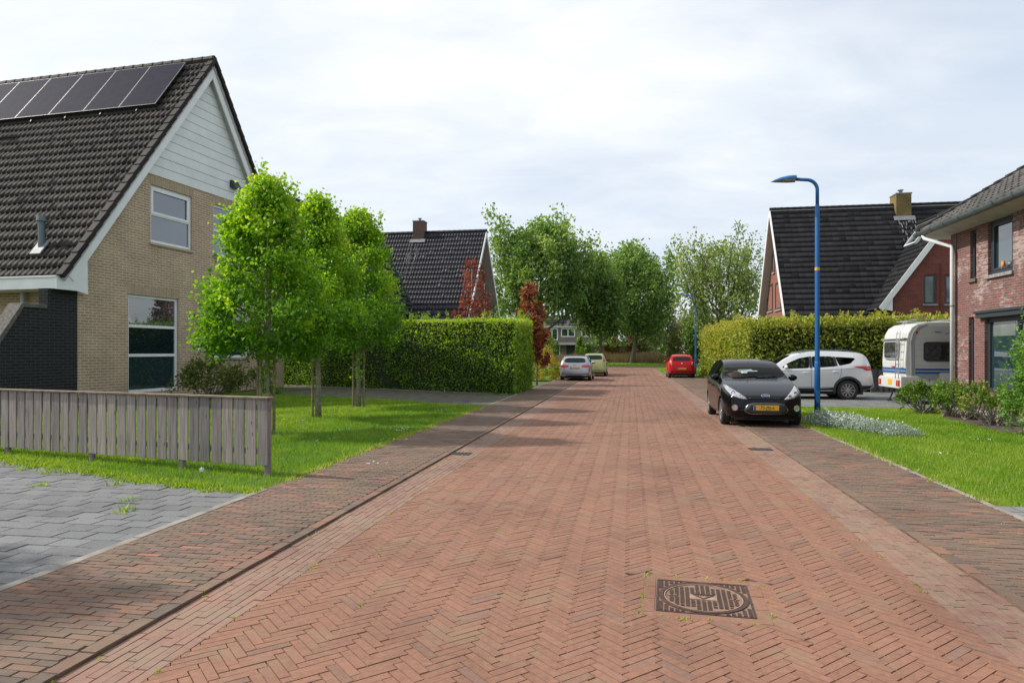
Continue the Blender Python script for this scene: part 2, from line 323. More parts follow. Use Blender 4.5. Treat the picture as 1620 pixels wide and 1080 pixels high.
M['shrub'] = leafmat('shrub_leaves', [(0, (0.05, 0.12, 0.012)), (0.6, (0.15, 0.27, 0.03)), (0.9, (0.26, 0.36, 0.06)), (1, (0.38, 0.2, 0.08))], 0.3)
M['shrub_dark'] = leafmat('azalea_leaves', [(0, (0.05, 0.08, 0.02)), (0.6, (0.14, 0.19, 0.04)), (1, (0.30, 0.28, 0.08))], 0.3)
M['bigshrub'] = leafmat('bright_shrub_leaves', [(0, (0.06, 0.16, 0.02)), (0.6, (0.15, 0.32, 0.05)), (1, (0.28, 0.44, 0.09))], 0.35)
M['silverleaf'] = leafmat('silver_leaves', [(0, (0.20, 0.27, 0.19)), (0.6, (0.36, 0.44, 0.35)), (1, (0.55, 0.62, 0.53))], 0.2, (1, 1, 0.9))
M['petal'] = mat('white_petals', (0.8, 0.8, 0.78), 0.6, var=0)

# ------------------------------------------------------------------ mesh builders
def finish(me, name, mats, parent, smooth=False, bevel=0.0):
    o = bpy.data.objects.new(name, me); COL.objects.link(o)
    for m_ in (mats if isinstance(mats, (list, tuple)) else [mats]): me.materials.append(m_)
    if parent is not None: o.parent = parent
    if smooth:
        me.polygons.foreach_set('use_smooth', [True] * len(me.polygons))
    if bevel:
        b = o.modifiers.new('bevel', 'BEVEL'); b.width = bevel; b.segments = 2; b.limit_method = 'ANGLE'; b.angle_limit = 0.6
    return o
class MB:
    def __init__(s): s.v = []; s.f = []; s.m = []; s.t = []
    def add(s, vs, fs, mi=0, tone=0.5):
        k = len(s.v); s.v += [tuple(p) for p in vs]; s.t += [tone] * len(vs)
        for f in fs: s.f.append(tuple(i + k for i in f)); s.m.append(mi)
    def box(s, x0, x1, y0, y1, z0, z1, mi=0, tone=0.5, tf=None):
        v = [(x, y, z) for z in (z0, z1) for y in (y0, y1) for x in (x0, x1)]
        if tf is not None: v = [tf @ Vector(p) for p in v]
        s.add(v, [(0, 2, 3, 1), (4, 5, 7, 6), (0, 1, 5, 4), (2, 6, 7, 3), (0, 4, 6, 2), (1, 3, 7, 5)], mi, tone)
    def bar(s, p, q, wd, hg, mi=0, tone=0.5, up=(0, 0, 1)):      # rectangular bar from p to q
        p, q = Vector(p), Vector(q); d = (q - p); L = d.length; d.normalize()
        up = Vector(up); sd = d.cross(up)
        if sd.length < 1e-4: sd = d.cross(Vector((1, 0, 0)))
        sd.normalize(); u2 = sd.cross(d)
        v = []
        for c in (p, q):
            for a, b in ((-1, -1), (1, -1), (1, 1), (-1, 1)): v.append(c + sd * a * wd / 2 + u2 * b * hg / 2)
        s.add(v, [(3, 2, 1, 0), (4, 5, 6, 7), (0, 1, 5, 4), (1, 2, 6, 5), (2, 3, 7, 6), (3, 0, 4, 7)], mi, tone)
    def prism(s, pts, mapf, d0, d1, mi=0, tone=0.5):             # polygon pts (a,b) swept from d0 to d1
        n = len(pts)
        v = [mapf(a, b, d0) for a, b in pts] + [mapf(a, b, d1) for a, b in pts]
        f = [tuple(range(n)), tuple(range(2 * n - 1, n - 1, -1))] + [(i, i + n, (i + 1) % n + n, (i + 1) % n) for i in range(n)]
        s.add(v, f, mi, tone)
    def tube(s, pts, rad, seg=8, mi=0, tone=0.5, cap=True):
        pts = [Vector(p) for p in pts]; n = len(pts)
        if not isinstance(rad, (list, tuple)): rad = [rad] * n
        v = []; prev = None
        for i, p in enumerate(pts):
            d = (pts[min(i + 1, n - 1)] - pts[max(i - 1, 0)]).normalized()
            a = prev if prev is not None else (Vector((1, 0, 0)) if abs(d.x) < 0.8 else Vector((0, 1, 0)))
            a = (a - d * a.dot(d)).normalized(); prev = a; b = d.cross(a)
            for k in range(seg):
                t = 2 * math.pi * k / seg; v.append(p + (a * math.cos(t) + b * math.sin(t)) * rad[i])
        f = []
        for i in range(n - 1):
            for k in range(seg):
                k2 = (k + 1) % seg; f.append((i * seg + k, i * seg + k2, (i + 1) * seg + k2, (i + 1) * seg + k))
        if cap: f += [tuple(range(seg - 1, -1, -1)), tuple((n - 1) * seg + k for k in range(seg))]
        s.add(v, f, mi, tone)
    def lathe(s, prof, tf, seg=24, mi=0):                        # prof (r,h) about local z
        v = []; n = len(prof)
        for r, h in prof:
            for k in range(seg):
                t = 2 * math.pi * k / seg; v.append(tf @ Vector((r * math.cos(t), r * math.sin(t), h)))
        f = []
        for i in range(n - 1):
            for k in range(seg):
                k2 = (k + 1) % seg; f.append((i * seg + k, i * seg + k2, (i + 1) * seg + k2, (i + 1) * seg + k))
        s.add(v, f, mi)
    def disc(s, c, nrm, r, th=0.01, seg=20, mi=0):
        q = Vector(nrm).to_track_quat('Z', 'Y').to_matrix().to_4x4(); tf = Matrix.Translation(c) @ q
        s.lathe([(0.001, 0), (r, 0), (r, th), (0.001, th)], tf, seg, mi)
    def build(s, name, mats, parent=None, smooth=False, bevel=0.0, uv=True):
        me = bpy.data.meshes.new(name); me.from_pydata(s.v, [], s.f); me.update()
        me.polygons.foreach_set('material_index', s.m)
        at = me.attributes.new('tone', 'FLOAT', 'POINT'); at.data.foreach_set('value', s.t)
        if uv and len(s.f) < 60000:
            ul = me.uv_layers.new(name='UVMap'); co = []
            for p in me.polygons:
                nx, ny, nz = (abs(c) for c in p.normal)
                for vi in p.vertices:
                    x, y, z = me.vertices[vi].co
                    co += ([y, z] if nx >= ny and nx >= nz else [x, z] if ny >= nz else [x, y])
            ul.data.foreach_set('uv', co)
        return finish(me, name, mats, parent, smooth, bevel)

def quick(name, V, F, tone, mats, parent=None, smooth=False):
    """V (n,3) array, F (m,k) array of equal-sized faces, tone (n,)"""
    V = np.asarray(V, np.float32); F = np.asarray(F, np.int32); k = F.shape[1]
    me = bpy.data.meshes.new(name); me.vertices.add(len(V)); me.vertices.foreach_set('co', V.ravel())
    me.loops.add(F.size); me.loops.foreach_set('vertex_index', F.ravel())
    me.polygons.add(len(F)); me.polygons.foreach_set('loop_start', np.arange(0, F.size, k, dtype=np.int32))
    me.update(calc_edges=True)
    at = me.attributes.new('tone', 'FLOAT', 'POINT'); at.data.foreach_set('value', np.asarray(tone, np.float32))
    return finish(me, name, mats, parent, smooth)

def unit(a): return a / np.maximum(np.linalg.norm(a, axis=1, keepdims=True), 1e-6)
def leaves(P, D, size, tone, rng, wid=0.62, fold=0.25):
    """leaf-sized kites: P base points, D tip directions"""
    n = len(P); D = unit(D); r = unit(rng.normal(size=(n, 3))); Sd = unit(np.cross(D, r)); Nn = np.cross(Sd, D)
    s = (np.asarray(size) * np.ones(n))[:, None]
    V = np.empty((n, 4, 3)); V[:, 0] = P - D * s * 0.5
    mid = P - D * s * 0.05 + Nn * s * fold * 0.5
    V[:, 1] = mid + Sd * s * wid * 0.5; V[:, 3] = mid - Sd * s * wid * 0.5
    V[:, 2] = P + D * s * 0.5 - Nn * s * fold * 0.2
    b = np.arange(n)[:, None] * 4
    F = np.concatenate([b + np.array([0, 1, 2]), b + np.array([0, 2, 3])])
    return V.reshape(-1, 3), F, np.repeat(np.clip(tone, 0, 1), 4)
def merge(parts):
    Vs, Fs, Ts = [], [], []; k = 0
    for V, F, T in parts: Vs.append(V); Fs.append(F + k); Ts.append(T); k += len(V)
    return np.concatenate(Vs), np.concatenate(Fs), np.concatenate(Ts)
# ================================================================== ground, paving, lawns
ZP = 0.024                                 # height of the pavements above the gutter
def sheet(name, poly, z, m, kind='structure', label=None, cat=None):
    mb = MB(); mb.add([(x, y, z) for x, y in poly], [tuple(range(len(poly)))])
    o = mb.build(name, m); tag(o, label, cat, kind=kind); return o
def uvpoly(pts): return [uvw(u, v)[:2] for u, v in pts]
g = sheet('ground', [(-900, -60), (900, -60), (900, 1500), (-900, 1500)], -0.04, M['meadow'])

def clip(poly, nx, ny, d):                 # keep nx*u+ny*v <= d
    o = []; n = len(poly)
    for i in range(n):
        a, b = poly[i], poly[(i + 1) % n]
        fa = nx * a[0] + ny * a[1] - d; fb = nx * b[0] + ny * b[1] - d
        if fa <= 0: o.append(a)
        if (fa < 0 < fb) or (fb < 0 < fa):
            t = fa / (fa - fb); o.append((a[0] + (b[0] - a[0]) * t, a[1] + (b[1] - a[1]) * t))
    return o
class Pav:
    """paving laid stone by stone in street coordinates (u across, v along)"""
    def __init__(s, joint=0.0045, h=0.0055, jit=0.001, bev=0.003): s.v = []; s.f = []; s.t = []; s.j = joint; s.h = h; s.jit = jit; s.bev = bev
    def stone(s, c, hx, hy, ang, z, clips=(), tone=None, near=True):
        ca, sa = math.cos(ang), math.sin(ang); j = s.j / 2
        jx = R.uniform(-.0015, .0015)
        loc = [(-hx + j, -hy + j), (hx - j, -hy + j), (hx - j, hy - j), (-hx + j, hy - j)]
        P = [(c[0] + jx + a * ca - b * sa, c[1] + a * sa + b * ca) for a, b in loc]
        for cl in clips:
            if len(P) > 2: P = clip(P, *cl)
        if len(P) < 3: return
        cx = sum(p[0] for p in P) / len(P); cy = sum(p[1] for p in P) / len(P)
        if tone is None: tone = min(1, max(0, R.gauss(0.5, 0.24)))
        dz = R.gauss(0, s.jit); tx, ty = R.gauss(0, .006), R.gauss(0, .006)
        k = len(s.v); n = len(P)
        for u, v in P:
            du, dv = cx - u, cy - v; L = math.hypot(du, dv) + 1e-6; q = min(s.bev, L * .4) / L
            s.v.append(uvw(u + du * q, v + dv * q, z + s.h + dz + tx * (u - cx) + ty * (v - cy)))
        s.f.append(tuple(range(k, k + n)))
        if near:
            for u, v in P: s.v.append(uvw(u, v, z + s.h - 0.009))
            for i in range(n): s.f.append((k + i, k + n + i, k + n + (i + 1) % n, k + (i + 1) % n))
            s.t += [tone] * (2 * n)
        else: s.t += [tone] * n
    def build(s, name, m, kind='structure', label=None, cat=None):
        me = bpy.data.meshes.new(name); me.from_pydata(s.v, [], s.f); me.update()
        at = me.attributes.new('tone', 'FLOAT', 'POINT'); at.data.foreach_set('value', s.t)
        o = finish(me, name, m, None); tag(o, label, cat, kind=kind); return o
UK, UG, UR, URK, UPL, UPR = -2.84, -2.40, 1.99, 2.45, -4.27, 3.78   # kerb, gutter, road, pavement edges
V0, V1 = 1.2, 67.5
MHC = (1.28, 4.57); MHA = math.radians(-13.0)
mhu, mhv = w2uv(*MHC); mha = MHA + TH
def in_mh(u, v, e):                        # inside the manhole surround
    du, dv = u - mhu, v - mhv; a = du * math.cos(mha) + dv * math.sin(mha); b = -du * math.sin(mha) + dv * math.cos(mha)
    return abs(a) < e and abs(b) < e
# roadway: 45 degree herringbone of long clinkers
Lb, Wb = 0.24, 0.06
pv = Pav()
nW = 4
q = math.sqrt(0.5)
def hb_fill(pv, u0, u1, v0, v1, z):
    amin = int((u0 - v1) * q / Wb) - 6; amax = int((u1 + v1) * q / Wb) + 6
    for ia in range(int((u0 + v0) * q / Wb) - 8, int((u1 + v1) * q / Wb) + 8):
        for ib in range(int((v0 - u1) * q / Wb) - 8, int((v1 - u0) * q / Wb) + 8):
            d = (ia - ib) % (2 * nW)
            if d == 0: ca, cb_, ang = (ia + nW / 2) * Wb, (ib + .5) * Wb, math.pi / 4
            elif d == 2 * nW - 1: ca, cb_, ang = (ia + .5) * Wb, (ib + nW / 2) * Wb, 3 * math.pi / 4
            else: continue
            u = (ca - cb_) * q; v = (ca + cb_) * q
            if u < u0 - .15 or u > u1 + .15 or v < v0 - .1 or v > v1 + .1: continue
            cl = []
            if in_mh(u, v, .60):
                du_, dv_ = u - mhu, v - mhv; a_ = du_ * math.cos(mha) + dv_ * math.sin(mha); b_ = -du_ * math.sin(mha) + dv_ * math.cos(mha)
                k_ = (mha if a_ > 0 else mha + math.pi) if abs(a_) > abs(b_) else (mha + math.pi / 2 if b_ > 0 else mha - math.pi / 2)
                nx_, ny_ = math.cos(k_), math.sin(k_); cl.append((-nx_, -ny_, -(nx_ * mhu + ny_ * mhv + .392)))
            if u < u0 + .15: cl.append((-1, 0, -u0))
            if u > u1 - .15: cl.append((1, 0, u1))
            yield (u, v), ang, cl
for c, ang, cl in hb_fill(pv, UG, UR, V0, 30, 0):
    if not (abs(c[1]) < 1e9): continue
    pv.stone(c, Lb / 2, Wb / 2, ang, 0.0, cl, near=c[1] < 16)
o_road = pv.build('road', M['brick_road'])
pv = Pav()                                 # beyond 30 m the stones are laid in a coarser herringbone
Wb2, Lb2 = Wb, Lb
Wb, Lb = 0.12, 0.48
for c, ang, cl in hb_fill(pv, UG, UR, 30, V1, 0): pv.stone(c, Lb / 2, Wb / 2, ang, 0.0, cl, near=False)
pv.build('road', M['brick_road'])
Wb, Lb = Wb2, Lb2
# end of the street: it widens into a cross street
pv = Pav()
v = V1
while v < 74:
    u = -30 + R.uniform(0, .4)
    while u < 30: pv.stone((u + .24, v + .1), .24, .1, 0, 0, near=False); u += .48
    v += .2
pv.build('road', M['brick_road'])
sheet('road_bed', uvpoly([(UK, -3), (URK, -3), (URK, 75), (UK, 75)]), -0.006, M['joint'])
sheet('road_bed', uvpoly([(-30, 67.4), (UK, 67.4), (UK, 75), (-30, 75)]), -0.006, M['joint'])
sheet('road_bed', uvpoly([(URK, 67.4), (30, 67.4), (30, 75), (URK, 75)]), -0.006, M['joint'])
# gutters: rows of stones laid lengthwise
pv = Pav(joint=0.005)
def rows_long(pv, u0, n, wd, L, v0, v1, z, gap=()):
    for i in range(n):
        v = v0 + R.uniform(0, L)
        while v < v1:
            if not any(a < v < b for a, b in gap): pv.stone((u0 + wd * (i + .5), v + L / 2), wd / 2, L / 2, 0, z, near=v < 20)
            v += L
rows_long(pv, UK, 7, (UG - UK) / 7, .30, V0, 66, 0.0)
rows_long(pv, UR, 7, (URK - UR) / 7, .30, V0, 66, 0.0)
pv.build('gutter', M['brick_gutter'])
# soldier course of bricks round the manhole
pv = Pav()
for side in range(4):
    a0 = mha + side * math.pi / 2
    for k in range(3):
        off = -.36 + .12 + k * .24 + (0.03 if side % 2 else -0.03)
        cu = mhu + math.cos(a0) * off - math.sin(a0) * .355; cv = mhv + math.sin(a0) * off + math.cos(a0) * .355
        pv.stone((cu, cv), .12, .042, a0, 0.0, tone=R.uniform(.4, .75))
pv.build('manhole_surround', M['brick_road'])
mb = MB(); mb.box(-.405, .405, -.405, .405, -.02, .0035); o = mb.build('manhole_bed', M['brick_gutter'], None, uv=False); o.matrix_world = frame(MHC[0], MHC[1], MHA); tag(o, kind='structure')
# pavements
pv = Pav(joint=0.005, jit=0.0014)
rows_long(pv, UK - .1, 1, .1, .24, V0, 66, ZP)
rows_long(pv, URK, 1, .1, .24, V0, 44, ZP)
def pave(pv, u0, u1, v0, v1, L, W, z, tonef=None):
    v = v0; i = 0
    while v < v1:
        u = u0 - (L / 2 if i % 2 else 0) - R.uniform(0, .02)
        while u < u1:
            a, b = max(u, u0), min(u + L, u1)
            if b - a > .03: pv.stone(((a + b) / 2, v + W / 2), (b - a) / 2, W / 2, 0, z, near=v < 14, tone=tonef(u, v) if tonef else None)
            u += L
        v += W; i += 1
pave(pv, UPL + .06, UK - .1, V0, 42, .21, .064, ZP)
pave(pv, URK + .1, UPR - .06, V0, 24, .21, .064, ZP)
pave(pv, UPL + .06, UK - .1, 42, 66, .41, .164, ZP)
pave(pv, URK + .1, UPR + .9, 24, 44, .41, .164, ZP)
pv.build('pavement', M['brick_pave'])
for u0, u1, va, vb in ((UPL - .02, UK - .004, 0, 66), (URK + .004, UPR + .02, 0, 24), (URK + .004, UPR + .95, 24, 44)):
    mb = MB(); fr = frame(0, 0, -TH); mb.box(u0, u1, va, vb, -0.03, ZP - .003)
    o = mb.build('pavement_bed', M['joint']); o.matrix_world = fr; tag(o, kind='structure')
A0 = gp(-260, 700); A1 = gp(0, 727); A2 = gp(130, 745); A3 = gp(250, 764); A4 = gp(405, 780)
lp = [w2uv(*p) for p in (A0, A1, A2, A3, A4)]
# concrete edging between pavement and gardens
def edging(name, pts, wd=.06, z0=-.03, z1=ZP + .012):
    mb = MB(); n = 0
    for (a, b) in zip(pts[:-1], pts[1:]):
        a, b = Vector((*uvw(*a), )), Vector((*uvw(*b), )); L = (b - a).length; k = max(1, int(L))
        for i in range(k):
            p = a.lerp(b, i / k); q_ = a.lerp(b, (i + .992) / k); dz = R.gauss(0, .002)
            p.z = q_.z = (z0 + z1) / 2 + dz; mb.bar(p, q_, wd, z1 - z0)
    return tag(mb.build(name, M['kerb'], bevel=.004), kind='structure')
edging('garden_edging', [(UPL + .03, 0), (UPL + .03, lp[4][1] + .1)], .085)
edging('garden_edging', [(UPL + .03, 20.1), (UPL + .03, 25.5)])
edging('garden_edging', [(UPL + .03, 29.9), (UPL + .03, 66)])
edging('garden_edging', [(UPR - .03, 3), (UPR - .03, 15.2)])
edging('street_end_kerb', [(-26, 75.1), (26, 75.1)], .5, -.03, .06)
# grey slabs in the left foreground
def edge_v(u):                              # far edge of the slabs at u
    for (ua, va), (ub, vb) in zip(lp[:-1], lp[1:]):
        if ua <= u <= ub: return va + (vb - va) * (u - ua) / (ub - ua)
    return lp[0][1] if u < lp[0][0] else lp[-1][1]
pv = Pav(joint=0.007, jit=0.002, bev=.005)
v = 0.6; i = 0
while v < 14:
    u = UPL - .005 + (.15 if i % 2 else 0)
    while u > -14:
        if v + .10 < edge_v(max(u - .15, lp[0][0])): pv.stone((u - .15, v + .11), .15, .11, 0, ZP - .01, [(1, 0, UPL)], near=True)
        u -= .3
    v += .22; i += 1
pv.build('parking_slabs', M['slab_grey'])
mb = MB(); mb.add([uvw(u, v_, ZP - .014) for u, v_ in [(UPL, 0), (UPL, lp[4][1])] + list(reversed(lp)) + [(-14, 0)]], [tuple(range(8))])
tag(mb.build('slab_bed', M['joint_grey']), kind='structure')
# left driveway between lawn and hedge, right driveway, right path
dl = [w2uv(*gp(*p)) for p in ((441, 628), (600, 632), (764, 644), (801, 629), (600, 616), (441, 609))]
pv = Pav(joint=.006)
def pave_poly(pv, poly, L, W, z, flip=False, m=.0):
    us = [p[0] for p in poly]; vs = [p[1] for p in poly]
    n = len(poly); area = sum(poly[i][0] * poly[(i + 1) % n][1] - poly[(i + 1) % n][0] * poly[i][1] for i in range(n)); sg = 1 if area > 0 else -1
    cl = []
    for i in range(n):
        a, b = poly[i], poly[(i + 1) % n]; ex, ey = b[0] - a[0], b[1] - a[1]; l = math.hypot(ex, ey)
        nx, ny = sg * ey / l, -sg * ex / l; cl.append((nx, ny, nx * a[0] + ny * a[1]))
    v = min(vs); i = 0
    while v < max(vs):
        u = min(us) - (L / 2 if i % 2 else 0)
        while u < max(us):
            c = (u + L / 2, v + W / 2)
            if all(nx * c[0] + ny * c[1] <= d + L for nx, ny, d in cl): pv.stone(c, L / 2, W / 2, 0, z, cl, near=False)
            u += L
        v += W; i += 1
hedgeline = [w2uv(*gp(*p)) for p in ((441, 609), (817, 624.5))]
farL = (-18, 41.0)
pave_poly(pv, [(-13.5, 24.2), dl[1], (UPL, w2uv(*gp(764, 644))[1]), (UPL, 25.3), hedgeline[1], hedgeline[0], (-13.5, 37)], .21, .105, ZP - .004)
pv.build('driveway', M['slab_drive'])
sheet('driveway_bed', uvpoly([(-13.5, 24.0), dl[1], (UPL, w2uv(*gp(764, 644))[1] - .05), (UPL, 25.6), (-13.5, 38)]), ZP - .010, M['joint_grey'])
edging('driveway_edging', [(hedgeline[0][0] - .2, hedgeline[0][1] + .05), (hedgeline[1][0] + .02, hedgeline[1][1] - .12)], .12)
pv = Pav(joint=.006)
rd = [(UPR, 21.45), (9.6, 21.0), (14, 21.0), (16, 29.4), (UPR + .2, 29.4), (UPR, 24)]
pave_poly(pv, rd, .21, .105, ZP - .004)
pave_poly(pv, [(UPR + .005, 2), (9.5, 2), (9.5, 7.62), (UPR + .005, 8.0)], .30, .30, ZP - .008)
pv.build('driveway', M['slab_drive'])
sheet('driveway_bed', uvpoly([(UPR, 21.4), (14, 20.9), (16.2, 29.6), (UPR, 29.6)]), ZP - .012, M['joint_grey'])
sheet('path_bed', uvpoly([(UPR, 1), (9.6, 1), (9.6, 7.65), (UPR, 8.02)]), ZP - .014, M['joint_grey'])
# lawns
LL = [(UPL, edge_v(UPL))] + [(u, v_) for u, v_ in reversed(lp)] + [(-16, 24.2), (-13.5, 24.2), dl[1], (UPL, w2uv(*gp(764, 644))[1])]
LR = [(UPR, 8.0), (7.0, 7.75), (9.2, 7.6), (8.9, 13.5), (7.4, 15.2), (7.55, 18.5), (9.1, 21.0), (UPR, 21.45)]
LV = [(-9, 38), (UPL, 38), (UPL, 66), (-30, 66), (-30, 45)]
LV2 = [(UPR + .95, 41), (12, 47), (30, 47), (30, 67), (URK, 67), (URK, 44.2), (UPR + .95, 44.2)]
for nm, pl, z in (('lawn', LL, .012), ('lawn', LR, .012), ('verge', LV, .02), ('verge', LV2, .01)):
    sheet(nm, uvpoly(pl), z, M['turf'])
BED = [(8.9, 13.3), (9.6, 12.5), (9.6, 21.0), (9.0, 21.0), (7.5, 18.5), (7.35, 15.2)]
sheet('planting_bed', uvpoly(BED), .018, M['soil'])
sheet('slate_bed', uvpoly([(8.0, 13.9), (9.0, 12.3), (9.6, 12.3), (9.6, 18.5), (8.2, 16)]), .024, M['slate'])

def inside(poly, x, y):
    c = np.zeros(len(x), bool); n = len(poly)
    for i in range(n):
        x1, y1 = poly[i]; x2, y2 = poly[(i + 1) % n]
        if y1 == y2: continue
        cond = ((y1 > y) != (y2 > y)) & (x < (x2 - x1) * (y - y1) / (y2 - y1) + x1); c ^= cond
    return c
def vnoise(x, y, seed=0, s=1.0):            # cheap smooth noise from a few sines
    r = np.random.default_rng(seed); t = np.zeros(len(x))
    for k in range(7):
        a = r.uniform(0, 6.28); f = s * (0.6 + 0.75 * k); t += np.sin((x * math.cos(a) + y * math.sin(a)) * f + r.uniform(0, 6.28)) / (1 + .35 * k)
    return t / 3.0
def grass(name, poly, n, h, wdt, z, seed, kind='stuff', m=None, tbase=0.5, tvar=.22, edge=None, lab=None, nearbias=True):
    r = np.random.default_rng(seed); us = [p[0] for p in poly]; vs = [p[1] for p in poly]
    u = r.uniform(min(us), max(us), n * 3); v = r.uniform(min(vs), max(vs), n * 3)
    k = inside(poly, u, v); u, v = u[k], v[k]
    if nearbias:
        keep = r.random(len(u)) < np.clip(9.0 / np.maximum(v, 1), .25, 1); u, v = u[keep], v[keep]
    u, v = u[:n], v[:n]; n = len(u)
    X = u * CT + v * ST; Y = -u * ST + v * CT
    dist = np.hypot(X, Y); sc = np.clip(dist / 11, 1, 6)
    hh = h * r.uniform(.5, 1.25, n) * (1 + .25 * vnoise(X, Y, seed + 5, 2.0)); a = r.uniform(0, 6.28, n); lean = r.uniform(.1, .8, n) * hh
    la = r.uniform(0, 6.28, n); ww = wdt * r.uniform(.7, 1.3, n) * sc
    V = np.empty((n, 3, 3))
    V[:, 0] = np.stack([X - np.cos(a) * ww / 2, Y - np.sin(a) * ww / 2, np.full(n, z)], 1)
    V[:, 1] = np.stack([X + np.cos(a) * ww / 2, Y + np.sin(a) * ww / 2, np.full(n, z)], 1)
    V[:, 2] = np.stack([X + np.cos(la) * lean, Y + np.sin(la) * lean, z + hh], 1)
    F = np.arange(n * 3).reshape(n, 3)
    t = tbase + tvar * vnoise(X, Y, seed + 1, 1.1) + .12 * vnoise(X, Y, seed + 2, 5.0) + r.normal(0, .13, n)
    o = quick(name, V.reshape(-1, 3), F, np.repeat(np.clip(t, 0, 1), 3), m or M['grass'])
    return tag(o, lab, 'grass', kind=kind)
grass('grass', LL, 150000, .062, .010, .01, 3, lab='green lawn under the three leafy trees, left of the street')
grass('grass', LR, 130000, .058, .010, .01, 4, tbase=.58, lab='bright green lawn right of the street in front of the brick house')
grass('grass', LV, 30000, .09, .014, .01, 5, lab='grass verge beside the parked silver car', nearbias=False)
grass('grass', LV2, 20000, .09, .014, .01, 6, lab='grass verge around the far lamp post', nearbias=False)
VM = [(-45, 75.4), (45, 75.4), (45, 100), (-45, 100)]
grass('grass', VM, 60000, .13, .016, -.04, 8, lab='grass strip across the far end of the street', nearbias=False, tbase=.5)
# rough grass tufts along paving edges
def tufts(name, spots, lab, m=None, seed=1, h=.07, per=26, z=.02, spread=.05, tb=.6):
    r = np.random.default_rng(seed); S = np.array(spots); n = len(S) * per
    c = np.repeat(S, per, 0); off = r.normal(0, spread, (n, 2)); X = c[:, 0] + off[:, 0]; Y = c[:, 1] + off[:, 1]
    hh = h * r.uniform(.4, 1.3, n); a = r.uniform(0, 6.28, n); la = r.uniform(0, 6.28, n); ww = .009 * r.uniform(.7, 1.5, n)
    V = np.empty((n, 3, 3)); zz_ = np.full(n, z)
    V[:, 0] = np.stack([X - np.cos(a) * ww, Y - np.sin(a) * ww, zz_], 1); V[:, 1] = np.stack([X + np.cos(a) * ww, Y + np.sin(a) * ww, zz_], 1)
    V[:, 2] = np.stack([X + np.cos(la) * hh * .7, Y + np.sin(la) * hh * .7, z + hh], 1)
    o = quick(name, V.reshape(-1, 3), np.arange(n * 3).reshape(n, 3), np.repeat(np.clip(r.normal(tb, .2, n), 0, 1), 3), m or M['grass'])
    return tag(o, lab, 'weeds', kind='stuff')
sp_ = []
for i in range(300):
    u = R.uniform(-12, UPL); v = edge_v(u) - abs(R.gauss(0, .13)) + .04; sp_.append(uvw(u, v)[:2])
for i in range(9):
    u = R.uniform(-9, -5); v = edge_v(u) - R.uniform(.2, 1.6); sp_.append(uvw(u, v)[:2])
tufts('weeds', sp_, 'weeds creeping over the edge of the grey slabs', seed=2, h=.06, per=20)
sp_ = [uvw(UPL + R.gauss(0, .035), R.uniform(8, 20))[:2] for i in range(160)] + [uvw(UPR + R.gauss(0.02, .04), R.uniform(8, 21))[:2] for i in range(170)]
tufts('weeds', sp_, 'ragged grass growing over the pavement edging', seed=5, h=.05, tb=.75, per=16)
sp_ = []
for i in range(70):
    v = R.uniform(2.5, 14); s_ = R.choice([UG, UR, UK + .02, None])
    sp_.append(uvw(s_ + R.gauss(0, .01) if s_ is not None else R.uniform(UG, UR), v)[:2])
for k in range(26):
    a = R.choice([-1, 1]) * .40 + R.gauss(0, .01); b = R.uniform(-.4, .4)
    if R.random() < .5: a, b = b, a
    sp_.append(uvw(mhu + a * math.cos(mha) - b * math.sin(mha), mhv + a * math.sin(mha) + b * math.cos(mha))[:2])
tufts('weeds', sp_, 'tiny weeds in the joints of the red brick street', seed=9, h=.016, per=7, z=.002, spread=.012, tb=.8)

